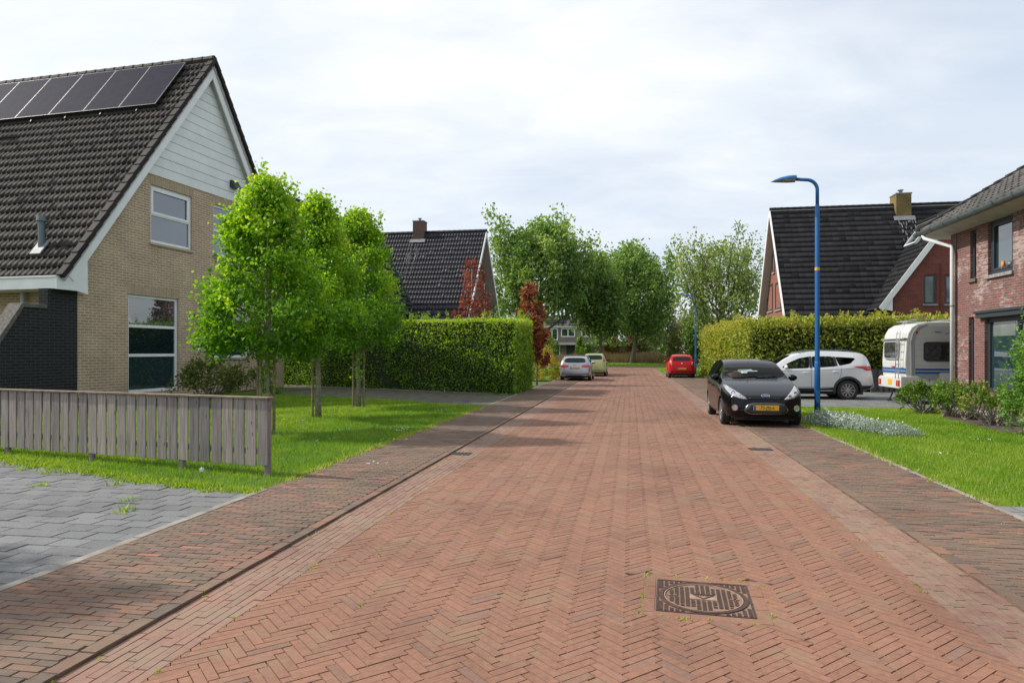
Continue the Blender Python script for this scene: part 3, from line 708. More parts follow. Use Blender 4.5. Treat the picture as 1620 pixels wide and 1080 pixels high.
# ================================================================== trees
def fr_len(a, b): return (b - a).length
def maple(x, y, ht, rad, z0, seed, label, group, n_cl=190, per=135, leader=5, stakes=()):
    r = np.random.default_rng(seed); rr = random.Random(seed)
    root = empty('maple_tree', frame(x, y, 0, .02), label, 'tree', group)
    mb = MB(); top = ht * .93
    mb.tube([(0, 0, -.05), (.01, .01, .6), (-.01, .02, 1.3), (.02, 0, 2.2), (0, 0, ht * .6), (.02, .02, top)], [.085, .066, .06, .056, .04, .008], 10)
    tips = []
    for i in range(16):
        h0 = 1.5 + (ht - 2.4) * (i / 16) ; a = i * 2.4 + rr.uniform(-.3, .3); L = rad * (1.0 - .45 * i / 16)
        p0 = Vector((0, 0, h0)); p1 = p0 + Vector((math.cos(a) * L * .5, math.sin(a) * L * .5, L * .35)); p2 = p1 + Vector((math.cos(a) * L * .4, math.sin(a) * L * .4, L * .45))
        mb.tube([p0, p1, p2], [.028, .018, .006], 6, cap=False)
        for s in range(3):
            b = a + rr.uniform(-1, 1); q0 = p0.lerp(p1, .5 + .4 * rr.random()); q1 = q0 + Vector((math.cos(b), math.sin(b), rr.uniform(.2, .9))) * L * .4
            mb.tube([q0, q1], [.012, .004], 5, cap=False)
    mb.build('trunk', M['bark_pale'], root, smooth=True)
    zb = z0; H = ht - zb
    def renv(h): return rad * np.clip(1.0 - h, 0, 1) ** .72 * 1.12 * np.clip((h + .08) / .26, 0, 1) ** .5
    C = []; 
    for i in range(n_cl):
        h = r.random() ** 1.1; a = r.uniform(0, 6.28); R0 = renv(h) * math.sqrt(r.uniform(.30, 1.0)) * (1 + .16 * math.sin(a * 3 + seed) * (h < .8) + .08 * math.sin(a * 7 + h * 9))
        C.append((math.cos(a) * R0, math.sin(a) * R0, zb + H * h, h))
    C = np.array(C); parts = []
    n = n_cl * per; c = np.repeat(C, per, 0)
    off = r.normal(0, 1, (n, 3)) * np.array([.15, .15, .13])
    P = c[:, :3] + off
    outd = unit(np.c_[P[:, 0], P[:, 1], np.zeros(n)]) * .8 + r.normal(0, .55, (n, 3)) + np.array([0, 0, -.35])
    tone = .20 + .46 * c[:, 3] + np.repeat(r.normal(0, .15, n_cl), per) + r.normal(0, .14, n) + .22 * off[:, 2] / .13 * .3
    parts.append(leaves(P, outd, r.uniform(.045, .095, n), tone, r, .95, .35))
    # young shoots breaking the outline at the top and sides
    for k in range(leader + 16):
        if k < leader: a = r.uniform(0, 6.28); rr0 = rad * r.uniform(0, .45); st = np.array([math.cos(a) * rr0, math.sin(a) * rr0, zb + H * r.uniform(.80, .9)]); L = r.uniform(.35, .75); d = np.array([math.cos(a) * .12, math.sin(a) * .12, 1])
        else: h = r.uniform(.1, .8); a = r.uniform(0, 6.28); rr0 = renv(h) * .95; st = np.array([math.cos(a) * rr0, math.sin(a) * rr0, zb + H * h]); L = r.uniform(.2, .38); d = np.array([math.cos(a) * .9, math.sin(a) * .9, .75])
        m_ = int(L * 110); t = r.random(m_); P = st + d * L * t[:, None] + r.normal(0, .045, (m_, 3))
        parts.append(leaves(P, r.normal(0, 1, (m_, 3)) + d * .6, r.uniform(.05, .10, m_), .7 + r.normal(0, .15, m_), r, .95, .35))
    # sprouts low on the trunk
    m_ = 160; P = np.c_[r.normal(0, .10, m_), r.normal(0, .10, m_), r.uniform(.75, z0 + .1, m_)]
    if stakes and len(stakes) > 1: parts.append(leaves(P, r.normal(0, 1, (m_, 3)), r.uniform(.06, .1, m_), .5 + r.normal(0, .2, m_), r, .95, .35))
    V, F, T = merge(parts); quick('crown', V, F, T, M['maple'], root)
    for sx, sy, sh in stakes:
        mb = MB(); mb.tube([(sx, sy, -.02), (sx + .01, sy, sh)], [.033, .03], 8); mb.build('stake', M['stake'], root)
    return root
GT = 'leafy maple trees standing in a row on the left lawn'
maple(-4.88, 13.6, 4.95, 1.36, 1.66, 11, 'bright green maple tree nearest the wooden fence, with three stakes', GT, stakes=((-.2, .05, 2.0), (-.09, -.12, 1.5), (.13, .02, 2.1)))
maple(-4.8, 16.9, 5.3, 1.40, 1.78, 23, 'middle maple tree of the row, one stake left of its trunk', GT, stakes=((-.13, -.03, 2.0),))
maple(-4.55, 20.2, 5.65, 1.62, 1.9, 35, 'maple tree farthest from the fence, stakes either side of its trunk', GT, n_cl=215, stakes=((-.15, 0, 2.0), (.16, 0, 2.0)))
maple(-8.6, 5.6, 5.2, 1.3, 1.9, 51, 'maple tree beside the grey slabs, outside the picture to the left', 'maple trees beyond the picture', n_cl=80, per=60)

def bigtree(name, x, y, ht, rad, z0, seed, label, cat, group, m, bark, n_cl, per, leaf, lean=0.0, upright=.8, trunk_r=.28, sig=(.55, .55, .9), power=.5, fill=.25, fork=True, stems=13, shape=None):
    r = np.random.default_rng(seed); rr = random.Random(seed)
    root = empty(name, frame(x, y, 0, -.04), label, cat, group); mb = MB()
    mb.tube([(0, 0, -.2), (lean * .15, 0, ht * .12), (lean * .3, 0, ht * .25), (lean * .2, 0, ht * .55), (0, 0, ht * .93)], [trunk_r, trunk_r * .75, trunk_r * .6, trunk_r * .35, .03], 10)
    H = ht - z0; C = []
    def renv(h):
        if shape: return rad * np.interp(h, shape[0], shape[1])
        return rad * max(0, 1 - h) ** power * min(1, (h + .05) / .3) ** .6
    for i in range(stems):
        f = i / stems; h0 = z0 * .6 + (ht * .62 - z0 * .6) * f; a = i * 2.4 + rr.uniform(-.4, .4); L = max(.6, renv(min(.9, max(.08, (h0 - z0) / H + .2))) * 1.0)
        p0 = Vector((lean * .2, 0, h0)); up = L * upright
        p1 = p0 + Vector((math.cos(a) * L * .55, math.sin(a) * L * .55, up * .5)); p2 = p1 + Vector((math.cos(a) * L * .35, math.sin(a) * L * .35, up * .9))
        mb.tube([p0, p1, p2], [trunk_r * .38 * (1 - .5 * f), trunk_r * .2, .02], 6, cap=False)
        for s in range(5):
            b = a + rr.uniform(-1.1, 1.1); q0 = p0.lerp(p1, rr.uniform(.4, 1)) if s < 3 else p1.lerp(p2, rr.uniform(.1, .8))
            q1 = q0 + Vector((math.cos(b), math.sin(b), upright * 1.6)).normalized() * L * rr.uniform(.3, .6)
            mb.tube([q0, q1], [trunk_r * .1, .012], 5, cap=False)
            C.append((q1.x, q1.y, q1.z))
        C.append(tuple(p2))
    mb.build('trunk', bark, root, smooth=True)
    while len(C) < n_cl:
        h = r.random() ** .9; a = r.uniform(0, 6.28); q_ = renv(h) * math.sqrt(r.uniform(fill, 1)) * (1 + .22 * math.sin(a * 3 + seed + h * 5))
        C.append((math.cos(a) * q_, math.sin(a) * q_, z0 + H * h))
    C = np.array(C)[:n_cl]; k = len(C); n = k * per; sz = np.repeat(r.uniform(.6, 1.25, k), per)[:, None]
    P = np.repeat(C, per, 0) + np.clip(r.normal(0, 1, (n, 3)), -1.7, 1.7) * np.array(sig) * sz
    D = r.normal(0, .8, (n, 3)) + np.array([0, 0, .5 * upright])
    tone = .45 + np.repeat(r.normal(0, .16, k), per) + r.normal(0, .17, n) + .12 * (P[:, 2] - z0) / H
    V, F, T = leaves(P, D, leaf * r.uniform(.6, 1.3, n), tone, r, .7, .3)
    quick('crown', V, F, T, m, root)
    return root
GF = 'tall trees beyond the end of the street'
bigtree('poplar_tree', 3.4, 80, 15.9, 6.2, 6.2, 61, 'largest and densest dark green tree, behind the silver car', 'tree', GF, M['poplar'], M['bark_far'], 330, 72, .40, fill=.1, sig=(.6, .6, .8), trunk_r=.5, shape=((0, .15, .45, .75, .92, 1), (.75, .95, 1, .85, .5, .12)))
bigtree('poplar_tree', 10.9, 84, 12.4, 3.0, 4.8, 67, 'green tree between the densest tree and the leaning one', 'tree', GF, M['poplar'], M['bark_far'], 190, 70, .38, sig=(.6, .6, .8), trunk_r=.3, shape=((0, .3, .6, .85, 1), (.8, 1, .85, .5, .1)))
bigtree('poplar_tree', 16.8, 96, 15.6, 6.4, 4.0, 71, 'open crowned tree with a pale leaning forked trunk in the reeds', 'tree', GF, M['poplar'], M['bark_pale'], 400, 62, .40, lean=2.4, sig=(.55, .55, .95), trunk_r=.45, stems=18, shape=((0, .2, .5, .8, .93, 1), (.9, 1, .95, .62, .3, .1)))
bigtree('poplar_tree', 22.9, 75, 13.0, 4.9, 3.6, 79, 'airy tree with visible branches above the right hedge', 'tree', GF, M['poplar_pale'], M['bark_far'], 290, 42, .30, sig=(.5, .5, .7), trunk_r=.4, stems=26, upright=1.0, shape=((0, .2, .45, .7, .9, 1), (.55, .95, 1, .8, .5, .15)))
bigtree('background_tree', 23.0, 118, 9.5, 4.2, 2.0, 83, 'pale bluish tree far off left of the roof behind the far lamp', 'tree', None, M['poplar_pale'], M['bark_far'], 120, 60, .4, sig=(.7, .7, .7), trunk_r=.25)
bigtree('background_tree', 24.4, 88, 8.2, 2.3, 1.0, 84, 'slim dark green tree right of the open crowned tree', 'tree', None, M['poplar'], M['bark_far'], 90, 60, .35, sig=(.5, .5, .7), trunk_r=.2)
# small copper and purple trees behind the left hedge
bigtree('plum_tree', -1.97, 33.5, 6.15, 1.15, 2.9, 91, 'small purple leaved tree in front of the black roof with white gable trim', 'tree', None, M['plum'], M['bark_pale'], 120, 17, .13, sig=(.13, .13, .11), trunk_r=.05, stems=9, upright=.7, fill=.1)
bigtree('copper_tree', .92, 34.0, 4.95, .82, 3.1, 93, 'narrow copper coloured tree rising behind the corner of the clipped hedge', 'tree', None, M['beech_red'], M['bark_far'], 90, 55, .14, sig=(.14, .14, .14), trunk_r=.06, stems=10, fill=.1)
bigtree('copper_column', 1.25, 34.2, 3.6, .20, 1.2, 94, 'dark red leafy column beside the narrow copper tree', 'tree', None, M['plum'], M['bark_far'], 60, 60, .12, sig=(.09, .09, .16), trunk_r=.05, stems=4, fill=.1, shape=((0, 1), (1, .9)))

def bush(name, x, y, rx, ry, ht, n, leaf, m, label, seed, z=0, ang=0.0, stems=0, bark=None, tbase=.5, cat='shrub', group=None, low=.0, lump=.18, droop=0.0, wid=.62):
    r = np.random.default_rng(seed); rr = random.Random(seed)
    root = empty(name, frame(x, y, ang, z), label, cat, group)
    k = max(6, n // 60); a = r.uniform(0, 6.28, k); e_ = r.random(k); q_ = np.sqrt(r.uniform(.25, 1, k))
    hz = low + (1 - low) * e_; prof = np.sqrt(np.clip(1 - (np.clip(hz, .35, 1) - .35) ** 2 / .4225, .05, 1))
    C = np.c_[np.cos(a) * q_ * rx * prof * (1 + lump * np.sin(a * 3 + seed)), np.sin(a) * q_ * ry * prof, hz * ht * (1 - .12 * r.random(k))]
    per = n // k; P = np.repeat(C, per, 0) + r.normal(0, 1, (k * per, 3)) * np.array([rx, ry, ht]) * .11
    P[:, 2] = np.maximum(P[:, 2], .02)
    D = r.normal(0, .7, (k * per, 3)) + np.c_[P[:, 0] / rx, P[:, 1] / ry, np.full(k * per, .4 - droop)]
    tone = tbase + np.repeat(r.normal(0, .15, k), per) + r.normal(0, .15, k * per) + .12 * (P[:, 2] / ht - .5)
    V, F, T = leaves(P, D, leaf * r.uniform(.6, 1.3, k * per), tone, r, wid, .3)
    quick('foliage', V, F, T, m, root)
    if stems:
        mb = MB()
        for i in range(stems):
            c = C[rr.randrange(k)]; b = Vector((rr.gauss(0, .12 * rx), rr.gauss(0, .12 * ry), -.03)); t = Vector(c)
            mid = b.lerp(t, .5) + Vector((rr.gauss(0, .06), rr.gauss(0, .06), -.06 * ht)); mb.tube([b, mid, t], [.020, .013, .005], 6, cap=False)
        mb.build('stems', bark or M['bark_pale'], root, smooth=True)
    return root
x_, y_ = gp(862, 604)
bush('golden_bush', 2.0, 39.6, .75, .8, 1.75, 1800, .11, M['gold_bush'], 'golden yellow bush between the clipped hedge and the silver car', 101, stems=4)
bush('blossom_bush', 23.5, 92, 3.4, 2.6, 6.0, 5200, .34, M['blossom'], 'large cream blossoming bush behind the red car', 102)
bush('yellow_green_bush', 25.6, 84, 2.2, 2.0, 5.4, 2600, .30, M['laurel'], 'yellow green bush left of the far lamp post', 103, tbase=.35)
bush('small_blossom_bush', 24.4, 78, .8, .8, 3.0, 900, .18, M['blossom'], 'small whitish bush at the foot of the far lamp post', 104)
for i, (px, py, hh, wr, ms, lab) in enumerate(((952, 560, 3.4, 2.4, 'poplar', 'bright green willow bush behind the lime green car'), (985, 562, 3.2, 2.2, 'shrub_dark', 'dark bush left of the leaning trunk'),
        (1012, 565, 2.8, 1.8, 'shrub_dark', 'dark bush in front of the black shed'), (918, 560, 3.0, 1.2, 'shrub', 'small green bush in front of the far terrace house'), (872, 560, 3.4, 1.5, 'shrub', 'green bush at the left end of the far terrace house'),
        (968, 556, 3.9, 1.3, 'plum', 'dull purple bush between the green bushes at the street end'), (1000, 556, 4.1, .9, 'plum', 'dull purple bush right beside the leaning trunk'), (1083, 560, 3.0, 2.2, 'shrub', 'low green bush right of the blossoming bush'))):
    Yb = 106; bush('meadow_bush', (px - CX0) / FPX * Yb, Yb, wr, 1.5, hh + .6, 1500, .32, M[ms], lab, 110 + i)
# distant wood that closes the horizon beyond the houses
r = np.random.default_rng(66); n = 16000; X = r.uniform(-120, 160, n); Y = r.uniform(165, 185, n); hh = 5.5 + 2.2 * vnoise(X, X * 0, 4, .12) + 1.2 * vnoise(X, X * 0, 7, .6); Z = hh * r.random(n) ** .7
V, F, T = leaves(np.c_[X, Y, Z], r.normal(0, 1, (n, 3)), r.uniform(.7, 1.8, n), .4 + r.normal(0, .2, n), r, .9, .3); tag(quick('far_woodland', V, F, T, M['poplar']), 'low dark green wood closing the horizon', 'wood', kind='stuff')
# reeds
r = np.random.default_rng(5); n = 15000
X = r.uniform(-4, 30, n); Y = r.uniform(99, 105, n); k = (vnoise(X, Y, 3, .8) > -.45); X, Y = X[k], Y[k]; n = len(X); hh = r.uniform(.6, 1.5, n) * (1 + .35 * vnoise(X, Y, 9, .7)) + .1; a = r.uniform(0, 6.28, n)
V = np.empty((n, 3, 3)); ww = .045; V[:, 0] = np.c_[X - ww, Y, np.full(n, -.04)]; V[:, 1] = np.c_[X + ww, Y, np.full(n, -.04)]; V[:, 2] = np.c_[X + np.cos(a) * .3, Y + np.sin(a) * .3, hh]
tag(quick('reeds', V.reshape(-1, 3), np.arange(n * 3).reshape(n, 3), np.repeat(np.clip(r.normal(.5, .25, n), 0, 1), 3), M['reed']), 'band of dry tan reeds at the far end of the street', 'reeds', kind='stuff')
n = 9000; X = r.uniform(-2, 4.5, n) + r.normal(0, .2, n); Y = r.uniform(88, 92, n); hh = r.uniform(1.2, 2.9, n); a = r.uniform(0, 6.28, n)

# ================================================================== hedges
def hedge(name, poly, hts, m, label, seed, dens, leaf, rough, core_in=.12, shoots=0, bevel_in=0.0, tbase=.5, tgrad=.0, z0=.0, ztop_noise=.03):
    """poly: (X,Y) ground outline, counter-clockwise; hts: height at each corner; leaves cover sides and top"""
    r = np.random.default_rng(seed); root = empty(name, frame(0, 0, 0), label, 'hedge'); n = len(poly)
    cx = sum(p[0] for p in poly) / n; cy = sum(p[1] for p in poly) / n
    mb = MB(); P2 = []
    for i in range(n):
        a, b, c = Vector(poly[i - 1]), Vector(poly[i]), Vector(poly[(i + 1) % n])
        e1 = (b - a).normalized(); e2 = (c - b).normalized(); n1 = Vector((-e1.y, e1.x)); n2 = Vector((-e2.y, e2.x)); mv = (n1 + n2); mv.normalize()
        P2.append(b + mv * core_in / max(.3, mv.dot(n1)))
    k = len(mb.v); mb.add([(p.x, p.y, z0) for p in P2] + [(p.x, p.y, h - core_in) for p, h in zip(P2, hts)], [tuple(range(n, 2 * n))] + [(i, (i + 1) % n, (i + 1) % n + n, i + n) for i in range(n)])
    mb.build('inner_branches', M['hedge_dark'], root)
    parts = []
    for i in range(n):
        a, b = np.array(poly[i]), np.array(poly[(i + 1) % n]); L = np.linalg.norm(b - a); ha, hb = hts[i], hts[(i + 1) % n]
        N_ = int(L * (ha + hb) / 2 * dens); t = r.random(N_); s = r.random(N_); hh = (ha + (hb - ha) * t)
        e1 = (b - a) / L; nrm = np.array([e1[1], -e1[0]])
        z = s * hh; base = a + (b - a) * t[:, None]
        wob = rough * (.8 * vnoise(t * L, z, seed + i, 1.7) + .5 * vnoise(t * L, z, seed + i + 9, 5.0)) + r.normal(0, rough * .45, N_)
        base = base + nrm * (wob - rough * .5)[:, None]
        P = np.c_[base, np.maximum(z + z0 + rough * .4 * vnoise(t * L, z * 0, seed + 3, 2.5) * s, .03)]
        D = np.c_[np.tile(nrm, (N_, 1)) * .7, np.full(N_, .15)] + r.normal(0, .6, (N_, 3))
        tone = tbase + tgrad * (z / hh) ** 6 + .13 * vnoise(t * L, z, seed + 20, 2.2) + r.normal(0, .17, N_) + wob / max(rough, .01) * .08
        parts.append(leaves(P, D, leaf * r.uniform(.6, 1.3, N_), tone, r, .7, .3))
    xs = [p[0] for p in poly]; ys = [p[1] for p in poly]; A = (max(xs) - min(xs)) * (max(ys) - min(ys)); N_ = int(A * dens * .55)
    x = r.uniform(min(xs), max(xs), N_); y = r.uniform(min(ys), max(ys), N_); k = inside(poly, x, y); x, y = x[k], y[k]; N_ = len(x)
    W_ = np.zeros(N_); Z_ = np.zeros(N_)
    for (px_, py_), h in zip(poly, hts): d = 1 / ((x - px_) ** 2 + (y - py_) ** 2 + .05) ** 1.5; W_ += d; Z_ += d * h
    Z_ = Z_ / W_ + ztop_noise * (vnoise(x, y, seed + 7, 2.0) + r.normal(0, .6, N_)) - .02
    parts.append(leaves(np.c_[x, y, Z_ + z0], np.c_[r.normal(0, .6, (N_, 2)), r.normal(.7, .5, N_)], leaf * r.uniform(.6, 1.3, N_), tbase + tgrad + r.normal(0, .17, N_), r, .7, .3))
    for s in range(shoots):
        i = r.integers(0, n); t = r.random(); a, b = np.array(poly[i]), np.array(poly[(i + 1) % n]); h = hts[i] + (hts[(i + 1) % n] - hts[i]) * t
        L = abs(r.normal(.12, .16)) + .08; q_ = 14 + int(60 * L); tt = r.random(q_); pos = a + (b - a) * t
        inw = np.array([cx, cy]) - pos; pos = pos + inw / np.linalg.norm(inw) * r.uniform(0, .5)
        P = np.c_[np.tile(pos, (q_, 1)), h + tt * L] + r.normal(0, .05, (q_, 3)); parts.append(leaves(P, r.normal(0, .6, (q_, 3)) + np.array([0, 0, .8]), leaf * r.uniform(.6, 1.1, q_), tbase + .25 + r.normal(0, .15, q_), r, .5, .3))
    V, F, T = merge(parts); quick('foliage', V, F, T, m, root)
    return root
H0 = gp(441, 609); H1 = gp(817, 625); H2 = gp(843, 616)
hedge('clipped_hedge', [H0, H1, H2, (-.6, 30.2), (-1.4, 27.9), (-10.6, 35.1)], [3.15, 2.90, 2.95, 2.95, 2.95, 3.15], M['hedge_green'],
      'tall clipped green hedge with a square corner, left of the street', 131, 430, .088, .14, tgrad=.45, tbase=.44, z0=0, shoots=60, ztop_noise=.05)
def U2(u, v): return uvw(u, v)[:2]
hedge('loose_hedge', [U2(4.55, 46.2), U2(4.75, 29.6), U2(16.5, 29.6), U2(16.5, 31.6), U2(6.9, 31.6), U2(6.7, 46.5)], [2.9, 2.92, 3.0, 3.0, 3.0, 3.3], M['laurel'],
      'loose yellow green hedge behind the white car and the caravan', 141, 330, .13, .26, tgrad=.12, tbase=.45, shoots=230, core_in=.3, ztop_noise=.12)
# ================================================================== houses
def wall(mb, mapf, outer, holes, depth, mi=0, mr=None):
    """flat wall with rectangular openings (a0,a1,b0,b1) and their reveals"""
    from mathutils.geometry import tessellate_polygon
    loops = [[Vector((a, b, 0)) for a, b in outer]] + [[Vector((a0, b0, 0)), Vector((a1, b0, 0)), Vector((a1, b1, 0)), Vector((a0, b1, 0))] for a0, a1, b0, b1 in holes]
    flat = [p for l in loops for p in l]
    tr = tessellate_polygon(loops)
    v = [mapf(p.x, p.y, 0) for p in flat]
    mb.add(v, [tuple(t) for t in tr], mi)
    for a0, a1, b0, b1 in holes:
        c = [(a0, b0), (a1, b0), (a1, b1), (a0, b1)]
        v = [mapf(a, b, 0) for a, b in c] + [mapf(a, b, depth) for a, b in c]
        mb.add(v, [(i, (i + 1) % 4, (i + 1) % 4 + 4, i + 4) for i in range(4)], mi if mr is None else mr)
def mbox(mb, mapf, a0, a1, b0, b1, d0, d1, mi=0):
    v = [mapf(a, b, d) for d in (d0, d1) for b in (b0, b1) for a in (a0, a1)]
    mb.add(v, [(0, 2, 3, 1), (4, 5, 7, 6), (0, 1, 5, 4), (2, 6, 7, 3), (0, 4, 6, 2), (1, 3, 7, 5)], mi)
def window(par, mapf, a0, a1, b0, b1, fm, d=.10, fw=.07, mull=(), trans=(), pane=None, sill=None, sillm=None, sub=.0, label=None, curtains=None):
    """frame bars, one pane mesh per light, a sill; d = how deep the frame sits behind the wall face"""
    mb = MB(); t0, t1 = d - .05, d + .03
    mbox(mb, mapf, a0, a0 + fw, b0, b1, t0, t1); mbox(mb, mapf, a1 - fw, a1, b0, b1, t0, t1)
    mbox(mb, mapf, a0 + fw, a1 - fw, b0, b0 + fw, t0, t1); mbox(mb, mapf, a0 + fw, a1 - fw, b1 - fw, b1, t0, t1)
    xs = [a0 + fw] + list(mull) + [a1 - fw]; ys = [b0 + fw] + list(trans) + [b1 - fw]
    for m_ in mull: mbox(mb, mapf, m_ - fw / 2, m_ + fw / 2, b0 + fw, b1 - fw, t0 + .004, t1)
    for m_ in trans: mbox(mb, mapf, a0 + fw, a1 - fw, m_ - fw / 2, m_ + fw / 2, t0 + .008, t1)
    wdw = mb.build('window', fm, par, bevel=.006, uv=False)
    if label: wdw['label'] = label
    mb = MB(); k = 0
    for i in range(len(xs) - 1):
        for j in range(len(ys) - 1):
            mbox(mb, mapf, xs[i], xs[i + 1], ys[j], ys[j + 1], t0 + .045, t0 + .06)
    p = mb.build('pane', pane or M['pane'], wdw, uv=False)
    if sub:                                   # an opening sash inside the frame of the first light
        mb = MB(); i0, i1, j0, j1 = xs[0], xs[1], ys[-2], ys[-1]; s = sub
        mbox(mb, mapf, i0, i0 + s, j0, j1, t0 - .012, t0 + .04); mbox(mb, mapf, i1 - s, i1, j0, j1, t0 - .012, t0 + .04)
        mbox(mb, mapf, i0 + s, i1 - s, j0, j0 + s, t0 - .012, t0 + .04); mbox(mb, mapf, i0 + s, i1 - s, j1 - s, j1, t0 - .012, t0 + .04)
        mb.build('sash', fm, wdw, bevel=.004, uv=False)
    if curtains:
        mb = MB()
        for (ca0, ca1, cb0, cb1) in curtains: mbox(mb, mapf, ca0, ca1, cb0, cb1, t0 + .0405, t0 + .044)
        mb.build('blind', M['pane_curtain'], wdw, uv=False)
    if sill:
        mb = MB(); mbox(mb, mapf, a0 - .05, a1 + .05, b0 - .09, b0 - .002, -.06, d + .04); mb.build('sill', sillm or M['concrete'], wdw, bevel=.006, uv=False)
    return wdw
def roof(name, par, O, A, D, La, Ld, m, wave=.2, course=.34, amp=.022, step=.022, samp=6, thick=.10, under=None, keep=None, jitter=.004, flat=False, seed=1, und_m=None):
    """tiled slope: O upper corner, A along the ridge, D down the slope; waves and overlapping courses are real relief"""
    r = np.random.default_rng(seed)
    O, A, D = Vector(O), Vector(A).normalized(), Vector(D).normalized(); Nn = A.cross(D)
    if Nn.z < 0: Nn = -Nn
    nt_ = max(1, round(La / wave)); wv = La / nt_; nc = max(1, round(Ld / course)); co = Ld / nc
    if flat: prof = np.array([0, .0, 1, 1, 1, 1]); fr_ = np.array([0, .04, .08, .5, .9, .99])
    else:
        fr_ = np.arange(samp) / samp; prof = np.maximum(0, np.sin(fr_ * 2 * math.pi)) ** .8 - .25 * np.maximum(0, -np.sin(fr_ * 2 * math.pi))
    ns = len(fr_); na = nt_ * ns + 1
    a = np.concatenate([(np.arange(nt_)[:, None] + fr_[None]).ravel() * wv, [La]]); h = np.concatenate([np.tile(prof, nt_), [prof[0]]]) * amp
    V = []; T = []; o_, a_, d_, n_ = (np.array(q) for q in (O, A, D, Nn))
    for c in range(nc):
        jt = np.repeat(r.normal(0, jitter, nt_), ns); jt = np.concatenate([jt, [0]]); tn = np.concatenate([np.repeat(np.clip(r.normal(.5, .2, nt_), 0, 1), ns), [.5]])
        for (dd, hh) in ((c * co, 0.0), ((c + 1) * co, step), ((c + 1) * co + .006, 0.0 if c < nc - 1 else -.02)):
            V.append(o_ + a_ * a[:, None] + d_ * (dd + jt * (dd > c * co))[:, None] + n_ * (h + hh)[:, None]); T.append(tn)
    V = np.concatenate(V); T = np.concatenate(T); rows = nc * 3
    idx = np.arange(rows * na).reshape(rows, na)
    F = np.stack([idx[:-1, :-1], idx[1:, :-1], idx[1:, 1:], idx[:-1, 1:]], -1).reshape(-1, 4)
    if keep is not None:
        cen = V[F].mean(1); k = np.array([keep(p) for p in cen]); F = F[k]
    ob = quick(name, V, F, T, m, par)
    if under is not False:
        mb = MB(); q_ = [O - Nn * .012, O + A * La - Nn * .012, O + A * La + D * Ld - Nn * .012, O + D * Ld - Nn * .012]
        if keep is None:
            v = q_ + [p - Nn * thick for p in q_]; mb.add(v, [(0, 1, 2, 3), (7, 6, 5, 4), (0, 4, 5, 1), (1, 5, 6, 2), (2, 6, 7, 3), (3, 7, 4, 0)])
            mb.build('roof_boarding', und_m or M['soffit'], ob if par else None, uv=False)
    return ob
def ridge_tiles(par, p, q_, m, r_=.13, L=.4, name='ridge_tiles'):
    mb = MB(); p, q_ = Vector(p), Vector(q_); d = (q_ - p); n = max(1, int(d.length / L)); d /= n
    for i in range(n):
        a = p + d * i; b = p + d * (i + 1.04); mb.tube([a, b], [r_ * .92, r_ * 1.05], 8, tone=R.uniform(.3, .7))
    return mb.build(name, m, par, smooth=False, uv=False)
def verge_tiles(par, p, q_, n, m, wd=.22, hg=.12, name='verge_tiles', outx=Vector((1, 0, 0))):
    mb = MB(); p, q_ = Vector(p), Vector(q_); d = (q_ - p) / n; up = outx.cross(d).normalized()
    if up.z < 0: up = -up
    for i in range(n):
        a = p + d * i; b = p + d * (i + 1.05); mb.bar(a, b + up * .03, wd, hg, tone=R.uniform(.0, .3), up=up)
    return mb.build(name, m, par, bevel=.02, uv=False)
def chimney(par, x0, x1, y0, y1, z0, z1, m, pot='zinc', name='chimney'):
    mb = MB(); mb.box(x0, x1, y0, y1, z0, z1); c = mb.build(name, m, par)
    mb = MB(); mb.box(x0 - .03, x1 + .03, y0 - .03, y1 + .03, z1, z1 + .06); mb.build('chimney_cap', M['concrete'], c)
    mb = MB(); cx_, cy_ = (x0 + x1) / 2, (y0 + y1) / 2; w_ = .09
    mb.tube([(cx_, cy_, z1 + .05), (cx_, cy_, z1 + .22)], w_, 10); mb.tube([(cx_, cy_, z1 + .27), (cx_, cy_, z1 + .30)], w_ * 1.7, 12)
    for k in range(3): a = k * 2.1; mb.tube([(cx_ + w_ * math.cos(a), cy_ + w_ * math.sin(a), z1 + .18), (cx_ + w_ * math.cos(a), cy_ + w_ * math.sin(a), z1 + .29)], .012, 5)
    mb.build('chimney_pot', M[pot], c, uv=False)
    mb = MB(); mb.box(x0 - .1, x1 + .1, y0 - .14, y1 + .1, z0, z0 + .03); return c

# ---------------------------------------------------------------- left house, tan brick
TL = math.atan(0.2478)
BX, BY = -10.63, 31.8
FL = frame(BX, BY, -TL)
hl = empty('brick_house', FL, 'tan brick house with white boarded gable and solar panels on its dark tiled roof', 'house')
# local: x towards the street, y away from the camera along the gable
gx = lambda a, b, d: (-d, a, b)            # gable wall: a = y, b = z, depth goes into the house
AP, AZ, KL, KR = -5.3, 12.95, 1.357, 1.45   # apex y, height, slopes
def gy(px, py): p = hit(FL, 0, 0.0, px, py); return p.y, p.z
def zl(y): return AZ - .30 - (AP - y) * KL if y < AP else AZ - .30 - (y - AP) * KR
W1 = [*sorted((gy(238.3, 300)[0], gy(304, 300)[0])), gy(238.8, 383)[1], gy(238.8, 291)[1]]
W2 = [*sorted((gy(202.8, 500)[0], gy(282.6, 500)[0])), .25, gy(202.8, 464.5)[1]]
W3 = [gy(338, 323)[0], gy(338, 323)[0] + 2.0, W1[2], W1[3]]
W4 = [gy(338.6, 566)[0], gy(338.6, 566)[0] + 2.2, gy(338.6, 566)[1], W2[3]]
zc = gy(228, 271.5)[1]                      # foot of the white boarding
YL_, YR_ = -11.2, 0.0
mb = MB()
wall(mb, gx, [(YL_, 0), (YR_, 0), (YR_, zl(YR_)), (AP + (AZ - .3 - zc) / KR, zc), (AP - (AZ - .3 - zc) / KL, zc), (YL_, zl(YL_))], [tuple(q) for q in (W1, W2, W3, W4)], .14)
